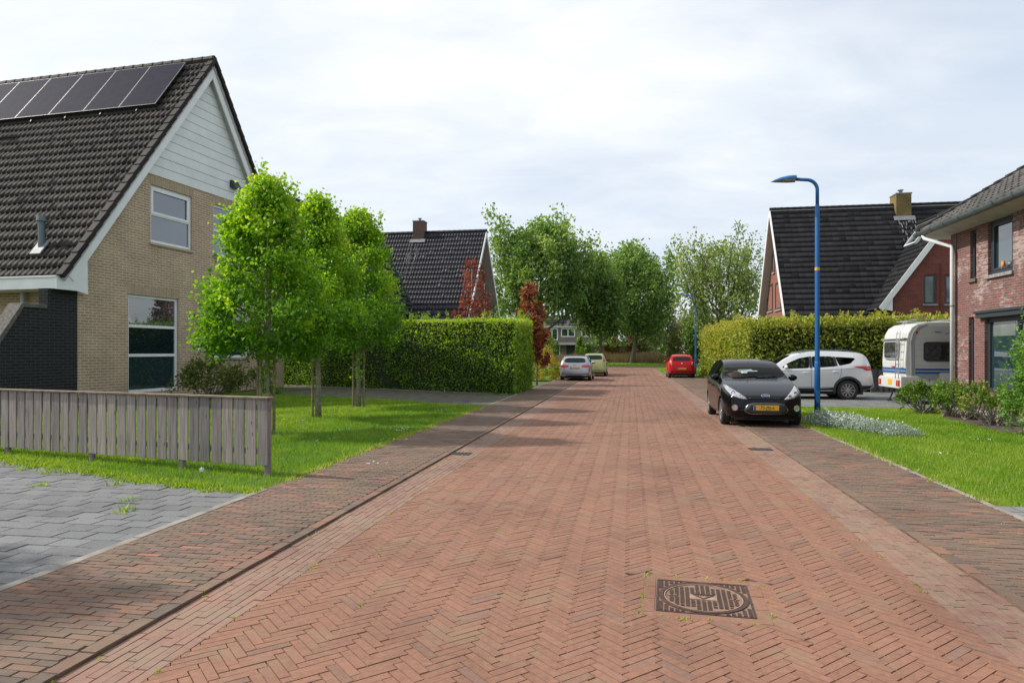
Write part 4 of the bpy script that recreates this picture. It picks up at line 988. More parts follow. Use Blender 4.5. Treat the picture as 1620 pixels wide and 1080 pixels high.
mb.box(-16, -.3, YL_, YR_, 0, 3.6)        # body behind the gable face
mb.add([(-.001, YL_, 0), (-16, YL_, 0), (-16, YL_, 3.7), (-.001, YL_, 3.7)], [(0, 1, 2, 3)])
mb.add([(-.001, YR_, 0), (-16, YR_, 0), (-16, YR_, 5.0), (-.001, YR_, 5.0)], [(3, 2, 1, 0)])
wl = mb.build('wall', M['brick_tan'], hl)
for w_ in (W1, W2, W3, W4):                 # soldier courses over the openings
    mb = MB(); mbox(mb, gx, w_[0] - .06, w_[1] + .06, w_[3] + .005, w_[3] + .30, -.004, .02); mb.build('lintel', M['brick_tan_st'], wl)
def sash2(wq, tr, **k): return window(hl, gx, wq[0], wq[1], wq[2], wq[3], M['white'], d=.12, fw=.10, trans=tr, **k)
h1 = W1[3] - W1[2]
sash2(W1, [W1[2] + h1 * .50], sub=.09, sill=True, sillm=M['brick_tan_st'], label='upper window left of the gable centre')
sash2(W2, [gy(203, 515)[1], gy(203, 562)[1]], sub=.0, label='tall ground floor window divided in three', sill=False)
sash2(W3, [W3[2] + h1 * .50], sill=True, sillm=M['brick_tan_st'], label='upper window half hidden by the maple tree')
sash2(W4, [], sill=True, label='ground floor window behind the maple tree')
# white boarding, board by board
mb = MB(); zb0 = zc; nb = 13; hb = (AZ - .55 - zc) / nb
for i in range(nb):
    z0_, z1_ = zc + i * hb, zc + (i + 1) * hb - .018
    ya, yb = AP - (AZ - .36 - z0_) / KL, AP + (AZ - .36 - z0_) / KR; yc, yd = AP - (AZ - .36 - z1_) / KL, AP + (AZ - .36 - z1_) / KR
    mb.prism([(ya, z0_), (yb, z0_), (yd, z1_), (yc, z1_)], gx, -.035, .01)
mb.build('gable_boarding', M['clad'], hl, uv=False)
mb = MB(); mb.prism([(AP - (AZ - .36 - zc) / KL, zc), (AP + (AZ - .36 - zc) / KR, zc), (AP, AZ - .4)], gx, -.006, .004); mb.build('board_backing', M['groove'], hl, uv=False)
pv_ = gy(366, 292); mb = MB()
mb.prism([(0, 0), (.42, 0), (.42, .30), (0, .30)], lambda a, b, d: (d * (1 - b / .45) + .035, pv_[0] - .15 + a, pv_[1] - .15 + b), 0, .28); mb.build('wall_vent', M['anthracite'], hl, uv=False)
# roof slopes
DL = Vector((0, -1, -KL)).normalized(); DR = Vector((0, 1, -KR)).normalized()
LLs = (12.02 - 5.3) * math.sqrt(1 + KL * KL)
XO = .30
rl = roof('roof', hl, (-16.2, AP, AZ), (1, 0, 0), DL, 16.2 + XO, LLs, M['tile_left'], wave=.215, course=.43, amp=.034, step=.03, samp=7, thick=.14, seed=3)
rl['label'] = 'roof slope facing the street corner'
rr_ = roof('roof', hl, (-16.2, AP, AZ), (1, 0, 0), DR, 16.2 + XO, 7.6 * 1.3, M['tile_left'], wave=.215, course=.43, amp=.034, step=.03, samp=6, thick=.14, seed=4)
ridge_tiles(hl, (-16.2, AP, AZ + .04), (XO + .02, AP, AZ + .04), M['tile_left'], .17, .45)
verge_tiles(hl, (XO - .02, AP, AZ + .03), Vector((XO - .02, AP, AZ + .03)) + DL * LLs, 25, M['tile_left'], .26, .15)
verge_tiles(hl, (XO - .02, AP, AZ + .03), Vector((XO - .02, AP, AZ + .03)) + DR * 9.6, 22, M['tile_left'], .26, .15)
mb = MB()
def barge(mb, s, k, L, wdt, x0, x1, top=.10):
    n_ = math.sqrt(1 + k * k); dy, dz = s / n_, -k / n_; ny, nz = s * k / n_, 1 / n_
    q_ = [(AP, AZ - top), (AP + dy * L, AZ - top + dz * L)]
    v = []
    c = top * 1.0
    P = [(AP, AZ - c * n_), (AP + dy * L, AZ - c * n_ + dz * L), (AP + dy * L - ny * wdt, AZ - c * n_ + dz * L - nz * wdt), (AP, AZ - c * n_ - wdt * n_)]
    mb.prism(P, lambda a, b, d: (d, a, b), x0, x1)
barge(mb, -1, KL, LLs - .35, .30, XO - .08, XO - .03); barge(mb, 1, KR, 9.4, .30, XO - .08, XO - .03)
mb.build('barge_board', M['white'], hl, uv=False, bevel=.006)
mb = MB(); barge(mb, -1, KL, LLs - .35, .05, -.02, XO - .08, .30); barge(mb, 1, KR, 9.4, .05, -.02, XO - .08, .30); mb.build('verge_soffit', M['soffit'], hl, uv=False)
# eaves box and its end
fy = -12.12; fz0, fz1 = 3.50, 3.86
mb = MB(); mb.box(-16.2, XO - .1, fy, fy + .02, fz0, fz1); mb.box(-16.2, XO - .1, fy + .02, YL_ + .02, fz0, fz0 + .03)
mb.box(-16.2, XO - .06, fy - .05, fy, fz1 - .03, fz1 + .02)
mb.prism([(fy - .02, fz0 - .02), (fy - .02, fz1), (-11.9, fz1 + .05), (YL_ - .02 + .15, zl(YL_) + .15), (YL_ + .15, fz0 - .10), (YL_ - .25, fz0 - .02)], lambda a, b, d: (d, a, b), XO - .10, XO - .055)
mb.build('eaves_box', M['white'], hl, uv=False, bevel=.005)
M['coping'] = mat('mossy_coping', (0.13, 0.12, 0.105), 0.95, var=0.4, vs=14, bmp=0.5)
# black brick side wall running on from the gable, with its sloping coping
mb = MB(); YW = -12.22
mb.prism([(-15.0, 0), (YL_ - .003, 0), (YL_ - .003, 3.5), (YW, 3.5), (YW, 2.90), (-12.97, 2.90), (-14.85, 0.02)], lambda a, b, d: (d, a, b), -.33, .004)
mb.build('wing_wall', M['brick_black'], hl)
mb = MB(); mb.prism([(YW - .03, 2.905), (-12.97, 2.905), (-14.9, 0.0), (-15.1, 0.0), (-13.02, 3.02), (YW - .03, 3.02)], lambda a, b, d: (d, a, b), -.46, .03); mb.build('coping', M['coping'], hl, bevel=.01)
mb = MB(); mb.tube([(-1.93, YL_ - .15, fz0 + .05), (-1.93, YL_ - .15, 0.0)], .065, 12); mb.build('downpipe', M['pvc'], hl, smooth=True, uv=False)
# roof pipes with their lead aprons
def on_left_slope(px, py): return hitpl(FL, (0, AP, AZ + .05), Vector((0, -KL, 1)).normalized() * 1.0, px, py)
NLs = Vector((0, -KL, 1)).normalized()
for (px, py, hh, rr1) in ((66, 390, .95, .10), (-8, 222, .9, .10)):
    p = on_left_slope(px, py); mb = MB()
    mb.tube([p - Vector((0, 0, .2)), p + Vector((0, 0, hh * .82))], rr1, 14); mb.tube([p + Vector((0, 0, hh * .82)), p + Vector((0, 0, hh * .88)), p + Vector((0, 0, hh))], [rr1 * 1.6, rr1 * 1.5, rr1 * 1.3], 14)
    mb.build('vent_pipe', M['zinc'], hl, uv=False)
    mb = MB(); mb.bar(p + NLs * .03 - DL * .22, p + NLs * .03 + DL * .36, .42, .05, up=NLs); mb.build('lead_apron', M['lead'], hl, uv=False, bevel=.02)
# solar panels: one thing each, clamped on the roof
sx = [on_left_slope(a, b).x for a, b in ((251.7, 169.8), (195.3, 173.8), (144.2, 177.2), (90, 183))]
pr = on_left_slope(251.7, 169.8); pt = on_left_slope(295, 104.8)
xr = (pr.x + pt.x) / 2; pitch = 1.62
y_lo, y_hi = pr.y, pt.y
for i in range(8):
    xa, xb = xr - (i + 1) * pitch + .006, xr - i * pitch - .006
    dL = Vector((0, y_lo - y_hi, (y_lo - y_hi) * KL)); dL = Vector((0, y_lo - y_hi, -abs(y_lo - y_hi) * KL)); top = Vector((0, y_hi, AZ + .05 + (y_hi - AP) * KL)) + NLs * .14
    Ls = dL.length; dn = dL.normalized()
    o = empty('solar_panel', FL @ Matrix.Translation((xb, top.y, top.z)), ['solar panel nearest the white gable', 'second solar panel from the white gable', 'third solar panel from the white gable', 'fourth solar panel from the white gable', 'fifth solar panel from the white gable', 'sixth solar panel from the white gable, cut by the picture edge', 'solar panel outside the picture, seventh in the row', 'solar panel outside the picture, last in the row'][i], 'solar panel', 'solar panels on the tan brick house')
    mb = MB(); W_ = xb - xa
    mb.bar(Vector((-W_ / 2, 0, 0)), Vector((-W_ / 2, 0, 0)) + dn * Ls, W_ - .03, .03, up=NLs); mb.build('cells', M['solar'], o, uv=False)
    mb = MB()
    for xq in (-.007, -W_ + .007): mb.bar(Vector((xq, 0, 0)), Vector((xq, 0, 0)) + dn * Ls, .014, .036, up=NLs)
    for s_ in (0.012, Ls - .012): mb.bar(Vector((-W_, 0, 0)) + dn * s_, Vector((0, 0, 0)) + dn * s_, .016, .036, up=NLs)
    mb.build('panel_frame', M['solar_frame'], o, uv=False)
    mb = MB(); mb.bar(Vector((-W_, 0, 0)) + dn * (Ls - .04) - NLs * .09, Vector((.0, 0, 0)) + dn * (Ls - .04) - NLs * .09, .05, .12, up=NLs)
    mb.bar(Vector((-W_ * .5, 0, 0)) + dn * (Ls + .04) - NLs * .08, Vector((-W_ * .5, 0, 0)) + dn * (Ls + .18) - NLs * .10, .05, .05, up=NLs)
    mb.build('mounting_rail', M['black_plastic'], o, uv=False)

# ---------------------------------------------------------------- roof of the house behind the maples
FB = frame(-12.3, 35.0, -TL)
hb_ = empty('neighbour_house', FB, 'dark roofed house half hidden behind the row of maple trees', 'house')
def pb(px, py, x=0.0): return hit(FB, 0, x, px, py)
e0 = pb(430, 303); e1 = pb(600, 370); zr = 9.85; y1 = e1.y
roof('roof', hb_, (0, 0.2, zr), (0, 1, 0), Vector((1, 0, -2.1)), y1 - .2, 2.7 * 2.33, M['tile_mid'], wave=.30, course=.34, amp=.03, seed=8, thick=.1)
roof('roof', hb_, (0, 0.2, zr), (0, 1, 0), Vector((-1, 0, -2.1)), y1 - .2, 2.7 * 2.33, M['tile_mid'], wave=.30, course=.34, amp=.03, seed=9, thick=.1)
ridge_tiles(hb_, (0, 0.2, zr + .04), (0, y1, zr + .04), M['tile_mid'], .13)
mb = MB(); mb.prism([(-2.6, 0), (2.6, 0), (2.6, 3.2), (0, zr - .25), (-2.6, 3.2)], lambda a, b, d: (a, d, b), .6, y1 - .25); mb.build('wall', M['brick_brown'], hb_)
mb = MB()
for s in (-1, 1): mb.bar((0, y1 + .01, zr - .05), (s * 2.68, y1 + .01, zr - .05 - 2.1 * 2.68), .05, .2, up=(s * .9, 0, .43))
mb.build('barge_board', M['zinc'], hb_, uv=False)

# ---------------------------------------------------------------- middle house with glazed black roof
Fm = frame(-1.88, 51.0, -TH)
hm = empty('black_roofed_house', Fm, 'house with a glossy black tiled roof and brown chimney behind the clipped hedge', 'house')
zr, hw, ze = 10.62, 5.75, 3.9; k_ = (zr - ze) / hw; Ls = math.hypot(hw + .15, (hw + .15) * k_)
roof('roof', hm, (-15, 0, zr), (1, 0, 0), Vector((0, -1, -k_)), 15, Ls, M['tile_mid'], wave=.22, course=.50, amp=.036, step=.028, samp=6, seed=11)
roof('roof', hm, (-15, 0, zr), (1, 0, 0), Vector((0, 1, -k_)), 15, Ls, M['tile_mid'], wave=.22, course=.50, amp=.036, step=.028, samp=6, seed=12)
ridge_tiles(hm, (-15, 0, zr + .04), (0, 0, zr + .04), M['tile_mid'], .14)
mb = MB(); mb.prism([(-hw + .3, 0), (hw - .3, 0), (hw - .3, ze), (0, zr - .35), (-hw + .3, ze)], lambda a, b, d: (d, a, b), -14.8, -.75); mb.build('wall', M['brick_brown'], hm)
mb = MB()
for s in (-1, 1): mb.bar((-.02, 0, zr - .12), (-.02, s * (hw + .1), zr - .12 - k_ * (hw + .1)), .05, .26, up=(0, s * k_, 1))
mb.build('barge_board', M['white'], hm, uv=False)
mb = MB()
for s in (-1, 1): mb.bar((-.4, 0, zr - .30), (-.4, s * (hw + .1), zr - .30 - k_ * (hw + .1)), .68, .04, up=(0, s * k_, 1))
mb.build('verge_soffit', M['soffit'], hm, uv=False)
mb = MB(); mb.box(-15, 0, -hw - .35, -hw - .1, ze - .28, ze - .1); mb.build('gutter', M['white'], hm, uv=False)
gm = lambda a, b, d: (-.745 - d, a, b)
for px in (766, 772.5):
    p = hit(Fm, 0, -.745, px, 466); p2 = hit(Fm, 0, -.745, px + 4.0, 466)
    window(hm, gm, p.y, p2.y, p.z - .9, p.z + .9, M['white'], d=.03, fw=.1)
pc = hit(Fm, 1, -.45, 653, 378); pc2 = hit(Fm, 1, -.45, 670, 378); pt = hit(Fm, 1, -.45, 660, 350)
chimney(hm, pc.x, pc2.x, -.45, .45, pc.z - .8, pt.z, M['brick_brown'])
mb = MB(); n_ = Vector((0, -k_, 1)).normalized(); d_ = Vector((0, -1, -k_)).normalized()
c0 = Vector(((pc.x + pc2.x) / 2, 0, zr)) + d_ * .75 + n_ * .06; mb.bar(c0, c0 + d_ * .35, (pc2.x - pc.x) + .35, .03, up=n_); mb.build('lead_apron', M['lead'], hm, uv=False)
mb = MB()
for i in range(14):                          # limescale runs below the flashing
    xx = c0.x + R.uniform(-1, 1) * (pc2.x - pc.x) * .62 - .1; s0 = R.uniform(.4, 2.5); L_ = R.uniform(.3, 2.4)
    a = Vector((xx, 0, zr)) + d_ * (s0 + .6) + n_ * .075; mb.bar(a, a + d_ * L_, .014, .006, up=n_)
mb.build('lime_stain', M['lead'], hm, uv=False)

# ---------------------------------------------------------------- far right house with large flat black roof
u0, v0 = w2uv(14.26, 37.8)
Ff = frame(14.26, 37.8, -TH)
hf = empty('red_brick_house', Ff, 'red brick house with a large flat black roof and yellow mossy chimney', 'house')
zr, hw, ze = 9.49, 3.95, 3.0; k_ = (zr - ze) / hw; Ls = math.hypot(hw + .1, (hw + .1) * k_)
roof('roof', hf, (0, 0, zr), (1, 0, 0), Vector((0, -1, -k_)), 14.5, Ls, M['tile_far'], wave=.33, course=.335, amp=.004, step=.016, flat=True, jitter=.005, seed=21)
roof('roof', hf, (0, 0, zr), (1, 0, 0), Vector((0, 1, -k_)), 14.5, Ls, M['tile_far'], wave=.33, course=.335, amp=.004, step=.016, flat=True, jitter=.005, seed=22)
ridge_tiles(hf, (0, 0, zr + .02), (14.5, 0, zr + .02), M['tile_far'], .10, .33)
mb = MB(); mb.prism([(-hw + .25, 0), (hw - .25, 0), (hw - .25, ze + .1), (0, zr - .35), (-hw + .25, ze + .1)], lambda a, b, d: (d, a, b), .42, 14.4); mb.build('wall', M['brick_pink'], hf)
mb = MB()
for s in (-1, 1): mb.bar((.0, 0, zr - .12), (.0, s * (hw + .1), zr - .12 - k_ * (hw + .1)), .05, .2, up=(0, s * k_, 1))
mb.build('barge_board', M['white'], hf, uv=False)
mb = MB()
for s in (-1, 1): mb.bar((.22, 0, zr - .30), (.22, s * (hw + .1), zr - .30 - k_ * (hw + .1)), .38, .04, up=(0, s * k_, 1))
mb.build('verge_soffit', M['soffit'], hf, uv=False)
gf = lambda a, b, d: (.415 + d, a, b)
for (pxa, pxb, pya, pyb) in ((1214.5, 1222.5, 452, 491), (1227, 1236, 448, 488), (1222.5, 1226, 402, 430)):
    a = hit(Ff, 0, .415, pxa, pya); b = hit(Ff, 0, .415, pxb, pyb)
    ya, yb = sorted((a.y, b.y)); window(hf, gf, ya, yb, min(a.z, b.z), max(a.z, b.z), M['darkwood'], d=.02, fw=.09, sill=True)
pc = hit(Ff, 1, -.42, 1418, 338); pc2 = hit(Ff, 1, -.42, 1442, 338); pt = hit(Ff, 1, -.42, 1430, 306.5)
chimney(hf, pc.x, pc2.x, -.42, .5, pc.z - .8, pt.z, M['brick_yellow'])
mb = MB(); n_ = Vector((0, -k_, 1)).normalized(); d_ = Vector((0, -1, -k_)).normalized()
c0 = Vector(((pc.x + pc2.x) / 2, 0, zr)) + d_ * .80 + n_ * .045; mb.bar(c0, c0 + d_ * .28, (pc2.x - pc.x) + .3, .03, up=n_); mb.build('lead_apron', M['lead'], hf, uv=False)
mb = MB()
for i in range(34):
    xx = c0.x + R.uniform(-1, 1) * (pc2.x - pc.x) * .62 + .1; s0 = abs(R.gauss(0, .7)); L_ = R.uniform(.05, .28)
    a = Vector((xx, 0, zr)) + d_ * (s0 + 1.05) + n_ * .05; mb.bar(a, a + d_ * L_, R.uniform(.02, .06), .006, up=n_)
mb.build('lime_stain', M['lead'], hf, uv=False)
# its cross wing with the front gable
ua, za, vf = 14.9, 8.3, 34.75; kx = 1.39
def uvloc(u, v, z): X, Y, _ = uvw(u, v); return Ff.inverted() @ Vector((X, Y, z))
hA = uvloc(ua, vf, za)
Lx = 3.25 * math.sqrt(1 + kx * kx)
roof('roof', hf, hA, (0, 1, 0), Vector((-1, 0, -kx)), 5.0, Lx, M['tile_far'], wave=.22, course=.335, amp=.02, step=.03, jitter=.005, seed=31)
roof('roof', hf, hA, (0, 1, 0), Vector((1, 0, -kx)), 5.0, Lx, M['tile_far'], wave=.22, course=.335, amp=.02, step=.03, jitter=.005, seed=32)
ridge_tiles(hf, hA + Vector((0, 0, .03)), hA + Vector((0, 5, .03)), M['tile_far'], .10, .33)
gw = lambda a, b, d: (a, hA.y + .22 + d, b)
wa = hit(Ff, 1, hA.y + .22, 1409, 463).x
WN = []
for (pxa, pxb) in ((1461, 1481.5), (1494.5, 1513)):
    a = hit(Ff, 1, hA.y + .22, pxa, 434); b = hit(Ff, 1, hA.y + .22, pxb, 480.5); WN.append((a.x, b.x, b.z, a.z))
mb = MB(); zE = za - kx * (hA.x - wa) - .15
wall(mb, gw, [(wa, 0), (2 * hA.x - wa, 0), (2 * hA.x - wa, zE), (hA.x, za - .15), (wa, zE)], WN, .12)
mb.add([(wa, hA.y + .22, 0), (wa, hA.y + 4, 0), (wa, hA.y + 4, zE), (wa, hA.y + .22, zE)], [(0, 1, 2, 3)])
mb.build('wing_wall', M['brick_red'], hf)
for wq in WN: window(hf, gw, *wq, M['anthracite'], d=.08, fw=.09, pane=M['pane_curtain'], sill=True, sillm=M['concrete'])
mb = MB()
for (a0_, a1_) in ((WN[0][1] + .16, WN[1][0] - .16),): mbox(mb, gw, a0_, a1_, WN[0][2] - .35, WN[0][3] + .5, -.05, .01)
mb.build('brick_pier', M['brick_red'], hf)
mb = MB()
for s in (-1, 1): mb.bar((hA.x, hA.y - .01, za - .14), (hA.x + s * 3.25, hA.y - .01, za - .14 - kx * 3.25), .05, .24, up=(s * kx, 0, 1))
mb.prism([(hA.x - 3.28, za - .1 - kx * 3.25), (wa + .02, za - .1 - kx * 3.25 - .12), (wa + .02, zE + .25)], lambda a, b, d: (a, d, b), hA.y + .02, hA.y + .06)
mb.build('barge_board', M['white'], hf, uv=False)
mb = MB(); p = hA + Vector((-.35, 1.7, -.35 * kx)); dn = Vector((-1, 0, -kx)).normalized(); nn_ = Vector((-kx, 0, 1)).normalized()
for s in (0, 1.3): mb.bar(p + Vector((0, s, 0)) + nn_ * .12, p + Vector((0, s, 0)) + dn * 1.1 + nn_ * .12, .07, .14, up=nn_)
for s in (0, 1.1): mb.bar(p + dn * s + nn_ * .12, p + dn * s + Vector((0, 1.3, 0)) + nn_ * .12, .07, .14, up=nn_)
sk = mb.build('roof_window', M['white'], hf, uv=False)
mb = MB(); mb.bar(p + Vector((0, .65, 0)) + nn_ * .10, p + Vector((0, .65, 0)) + dn * 1.1 + nn_ * .10, 1.24, .03, up=nn_); mb.build('pane', M['pane'], sk, uv=False)
mb = MB(); mb.box(wa - .05, wa + 2, hA.y + .35, hA.y + 1.4, 2.4, 3.3)
mb.build('dark_recess', M['darkwood'], hf, uv=False)
mb = MB(); mb.box(hA.x - 3.42, hA.x - 3.22, hA.y - .02, hA.y + 4.2, za - kx * 3.25 - .12, za - kx * 3.25 - .02); mb.build('gutter', M['anthracite'], hf, uv=False)

# ---------------------------------------------------------------- right hand house, purple red brick
UW = 9.0
Fr = frame(0, 0, -TH)                       # local = street coordinates
hr = empty('purple_brick_house', Fr, 'purple red brick house with anthracite windows and zinc gutter at the right', 'house')
gr = lambda a, b, d: (UW + d, a, b)
def hv(px, py, u=UW): p = hit(Fr, 0, u, px, py); return p.y, p.z
VC = hv(1504.5, 400)[0]
def wr(pxa, pxb, pxm, pya, pyb):            # opening from its pixel edges; heights read at pxm
    return (hv(pxb, pya)[0], hv(pxa, pya)[0], hv(pxm, pyb)[1], hv(pxm, pya)[1])
w1 = wr(1563, 1602.5, 1563, 351, 436); w2 = wr(1535, 1544.5, 1535, 366, 442); w3 = wr(1532.5, 1541, 1532.5, 502, 613)
w4 = (hv(1640, 500)[0] - 1.2, hv(1557.5, 500)[0], hv(1557.5, 620)[1], hv(1557.5, 503)[1])
mb = MB()
wall(mb, gr, [(3, 0), (VC, 0), (VC, 5.0), (3, 5.0)], [w1, w2, w3, w4], .16)
mb.add([(UW, VC, 0), (UW + 9, VC, 0), (UW + 9, VC, 5.0), (UW + 4.5, VC, 7.9), (UW, VC, 5.0)], [(4, 3, 2, 1, 0)])
mb.build('wall', M['brick_purple'], hr)
window(hr, gr, *w1, M['anthracite'], d=.12, fw=.10, sub=.06, sill=True, sillm=M['concrete'], label='large upper window with toys on its sill')
window(hr, gr, *w2, M['anthracite'], d=.12, fw=.07, sill=True, sillm=M['brick_brown'])
window(hr, gr, *w3, M['anthracite'], d=.12, fw=.07)
m4 = hv(1606, 550)[0]; m5 = hv(1571, 550)[0]
window(hr, gr, *w4, M['anthracite'], d=.12, fw=.12, mull=[m4], sub=.05, label='wide ground floor window under a dark canopy', curtains=[(m4 + .2, w4[1] - .2, hv(1580, 531)[1], hv(1580, 509)[1]), (w4[0] + .2, m4 - .12, hv(1615, 531)[1], hv(1615, 509)[1])])
mb = MB(); zt = w4[3]; mb.box(UW - .12, UW + .01, w4[0] - .2, w4[1] + .22, zt + .002, zt + .17); mb.box(UW - .16, UW - .10, w4[0] - .2, w4[1] + .25, zt + .12, zt + .19); mb.build('canopy', M['anthracite'], hr, uv=False, bevel=.008)
pt_ = hv(1585, 427); 
mb = MB(); mb.lathe([(.001, 0), (.07, .02), (.085, .08), (.05, .14), (.001, .16)], Matrix.Translation((UW + .10, hv(1592, 420)[0], w1[2] + .11)), 12); tag(mb.build('glass_ball', M['zinc'], None, smooth=True), 'pale blue ball on the sill of the large upper window', 'ball').matrix_world = Fr
mb = MB(); mb.tube([(UW + .10, hv(1580, 420)[0], w1[2] + .11), (UW + .1, hv(1580, 420)[0], w1[2] + .24), (UW + .1, hv(1580, 420)[0] + .03, w1[2] + .30)], [.05, .04, .025], 8); tag(mb.build('figurine', M['orange'], None, smooth=True), 'small orange figurine on the sill of the large upper window', 'figurine').matrix_world = Fr
# roof, soffit, gutter
kx = math.tan(math.radians(31.8)); ug, zg = 8.42, 5.16; vg = hv(1453, 370, ug)[0] + .1
roof('roof', hr, (ug + 6.2, 2.0, zg + 6.2 * kx + .03), (0, 1, 0), Vector((-1, 0, -kx)), vg - 2.0, 6.15 * math.sqrt(1 + kx * kx), M['tile_grey'], wave=.30, course=.36, amp=.03, step=.035, seed=41, flat=False)
roof('roof', hr, (ug + 6.2, 2.0, zg + 6.2 * kx + .03), (0, 1, 0), Vector((1, 0, -kx)), vg - 2.0, 6.15 * math.sqrt(1 + kx * kx), M['tile_grey'], wave=.30, course=.36, amp=.03, step=.035, seed=42, flat=False)
verge_tiles(hr, (ug + 6.1, vg, zg + 6.1 * kx + .06), (ug, vg, zg + .08), 20, M['tile_grey'], .18, .10, outx=Vector((0, 1, 0)))
ridge_tiles(hr, (ug + 6.2, 2, zg + 6.2 * kx + .06), (ug + 6.2, vg, zg + 6.2 * kx + .06), M['tile_grey'], .12)
mb = MB()
prof = [(.0, .03)] + [(-.075 + .075 * math.cos(t), -.005 - .085 * math.sin(t)) for t in [math.pi * k / 8 for k in range(9)]] + [(-.15, .03), (-.16, .03), (-.165, .0)] + [(-.075 - .088 * math.cos(t), -.005 - .1 * math.sin(t)) for t in [math.pi * k / 8 for k in range(9)]]
half = [(-.075 - .09 * math.cos(t), .01 - .10 * math.sin(t)) for t in [math.pi * k / 10 for k in range(11)]]
mb.prism(half, lambda a, b, d: (ug + .05 + a, d, zg - .02 + b), 2.0, vg + .02)
mb.build('gutter', M['zinc'], hr, uv=False)
mb = MB()
for i in range(24):  # separate brackets clasping the gutter at even spacing
    vv = 2.3 + i * .85
    if vv > vg: break
    mb.prism([(a * 1.08 - .002, b * 1.08) for a, b in half], lambda a, b, d: (ug + .05 + a, d, zg - .02 + b), vv, vv + .035)
mb.build('gutter_brackets', M['zinc'], hr, uv=False)
mb = MB(); mb.prism([(ug + .07, zg - .10), (ug + .07, zg - .02), (UW + .3, zg + .1), (UW + .3, 4.955), (UW - .02, 4.955)], lambda a, b, d: (a, d, b), 2.0, vg - .05); mb.build('soffit', M['render'], hr, uv=False, bevel=.005)
vd = hv(1507.5, 500, UW - .10)[0]
mb = MB(); mb.tube([(ug + .0, vd + .75, zg - .12), (ug + .02, vd + .7, zg - .22), (UW - .12, vd + .02, 4.60), (UW - .12, vd, 4.45), (UW - .12, vd, 0.05)], .052, 14); mb.build('downpipe', M['pvc'], hr, smooth=True, uv=False)
mb = MB()
for z_ in (1.2, 2.9): mb.tube([(UW - .12, vd, z_), (UW - .12, vd, z_ + .05)], .058, 14)
vcab = hv(1513, 500)[0]; mb.tube([(UW - .02, vcab, 4.95), (UW - .02, vcab, 3.4), (UW - .02, vcab + .03, 3.0), (UW - .02, vcab + .02, .05)], .014, 6); mb.build('cable', M['lead'], hr, uv=False)
mb = MB(); mb.box(UW - .03, UW, 3, VC, 0, .12); mb.build('plinth', M['concrete'], hr, uv=False)

# ---------------------------------------------------------------- far terrace, shed and far roof
Ft = frame(0, 0, 0)
tb = empty('terrace_house', frame(5.6, 128, 0), 'pale two storey terrace house with solar roof seen under the trees at the street end', 'house')
mb = MB(); mb.box(0, 12.6, 0, 8, 0, 6.6); wt = mb.build('wall', M['brick_grey'], tb)
mb = MB(); mb.add([(-.2, -.3, 6.6), (12.8, -.3, 6.6), (12.8, 4, 8.6), (-.2, 4, 8.6), (-.2, 8.3, 6.6), (12.8, 8.3, 6.6)], [(0, 1, 2, 3), (3, 2, 5, 4), (0, 3, 4), (1, 5, 2)]); mb.build('roof', M['tile_grey'], tb)
mb = MB(); mb.bar((1.2, 1.0, 7.22), (1.2 + 0, 1.0, 7.22), 1, 1) if False else None
mb.add([(.8, .45, 7.15), (4.6, .45, 7.15), (4.6, 3.6, 8.55), (.8, 3.6, 8.55)], [(0, 1, 2, 3)]); mb.build('solar_array', M['solar'], tb, uv=False)
mb = MB(); mb.box(-.1, 12.7, -.5, -.003, 6.1, 6.5); mb.box(-.1, 20, -1.6, -.003, 2.9, 3.35); mb.build('white_band', M['render'], tb, uv=False)
gt = lambda a, b, d: (a, d, b)
for (a0, a1, b0, b1, mu) in ((.8, 3.0, 3.8, 6.0, [1.9]), (3.6, 6.2, 4.4, 6.0, [4.9]), (.6, 3.4, .6, 2.8, [1.3, 2.0, 2.7]), (7.4, 9.2, 4.4, 6.0, [8.3])):
    window(tb, lambda a, b, d: (a, d - .1, b), a0, a1, b0, b1, M['white'], d=.05, fw=.16, mull=mu)
mb = MB(); mb.box(4.6, 7.6, -.06, -.01, 0, 2.8); mb.build('garage_door', M['darkwood'], tb, uv=False)
mb = MB()
for i in range(9): mb.tube([(.2 + i * .22, -1.55, 3.3), (.2 + i * .22, -1.55, 4.2)], .03, 5)
mb.box(.1, 2.2, -1.6, -1.5, 4.2, 4.26); mb.build('balcony_rail', M['anthracite'], tb, uv=False)
tb2 = empty('garage_block', frame(18.2, 128, 0), 'low flat roofed building running on right of the terrace house', 'building')
mb = MB(); mb.box(0, 9, 0, 6, 0, 2.9); mb.build('wall', M['brick_grey'], tb2)
mb = MB(); mb.box(-.2, 9.2, -1.2, 6, 2.905, 3.3); mb.build('roof_edge', M['render'], tb2, uv=False)
sh = empty('shed', frame(19.3, 108, 0), 'black timber shed with a pale roof edge left of the blossoming bush', 'shed')
mb = MB(); mb.box(0, 2.6, 0, 2.5, 0, 2.35); mb.build('wall', M['darkwood'], sh); mb = MB(); mb.box(-.3, 2.9, -.2, 2.7, 2.355, 2.5); mb.build('roof', M['concrete'], sh)
fh = empty('far_house', frame(33.0, 128, .1), 'brown roofed house glimpsed behind the far lamp post', 'house')
mb = MB(); mb.box(0, 14, 0, 8, 0, 4.8); mb.build('wall', M['render'], fh)
mb = MB(); mb.add([(-.3, -.4, 4.8), (14.3, -.4, 4.8), (14.3, 4, 8.2), (-.3, 4, 8.2), (-.3, 8.4, 4.8), (14.3, 8.4, 4.8)], [(0, 1, 2, 3), (3, 2, 5, 4), (0, 3, 4), (1, 5, 2)]); mb.build('roof', mat('far_brown_tile', (0.13, 0.095, 0.08), .85, var=.2), fh)
window(fh, lambda a, b, d: (a, d - .1, b), 2, 4.5, 3.4, 4.6, M['white'], d=.05, fw=.16, mull=[3.2])
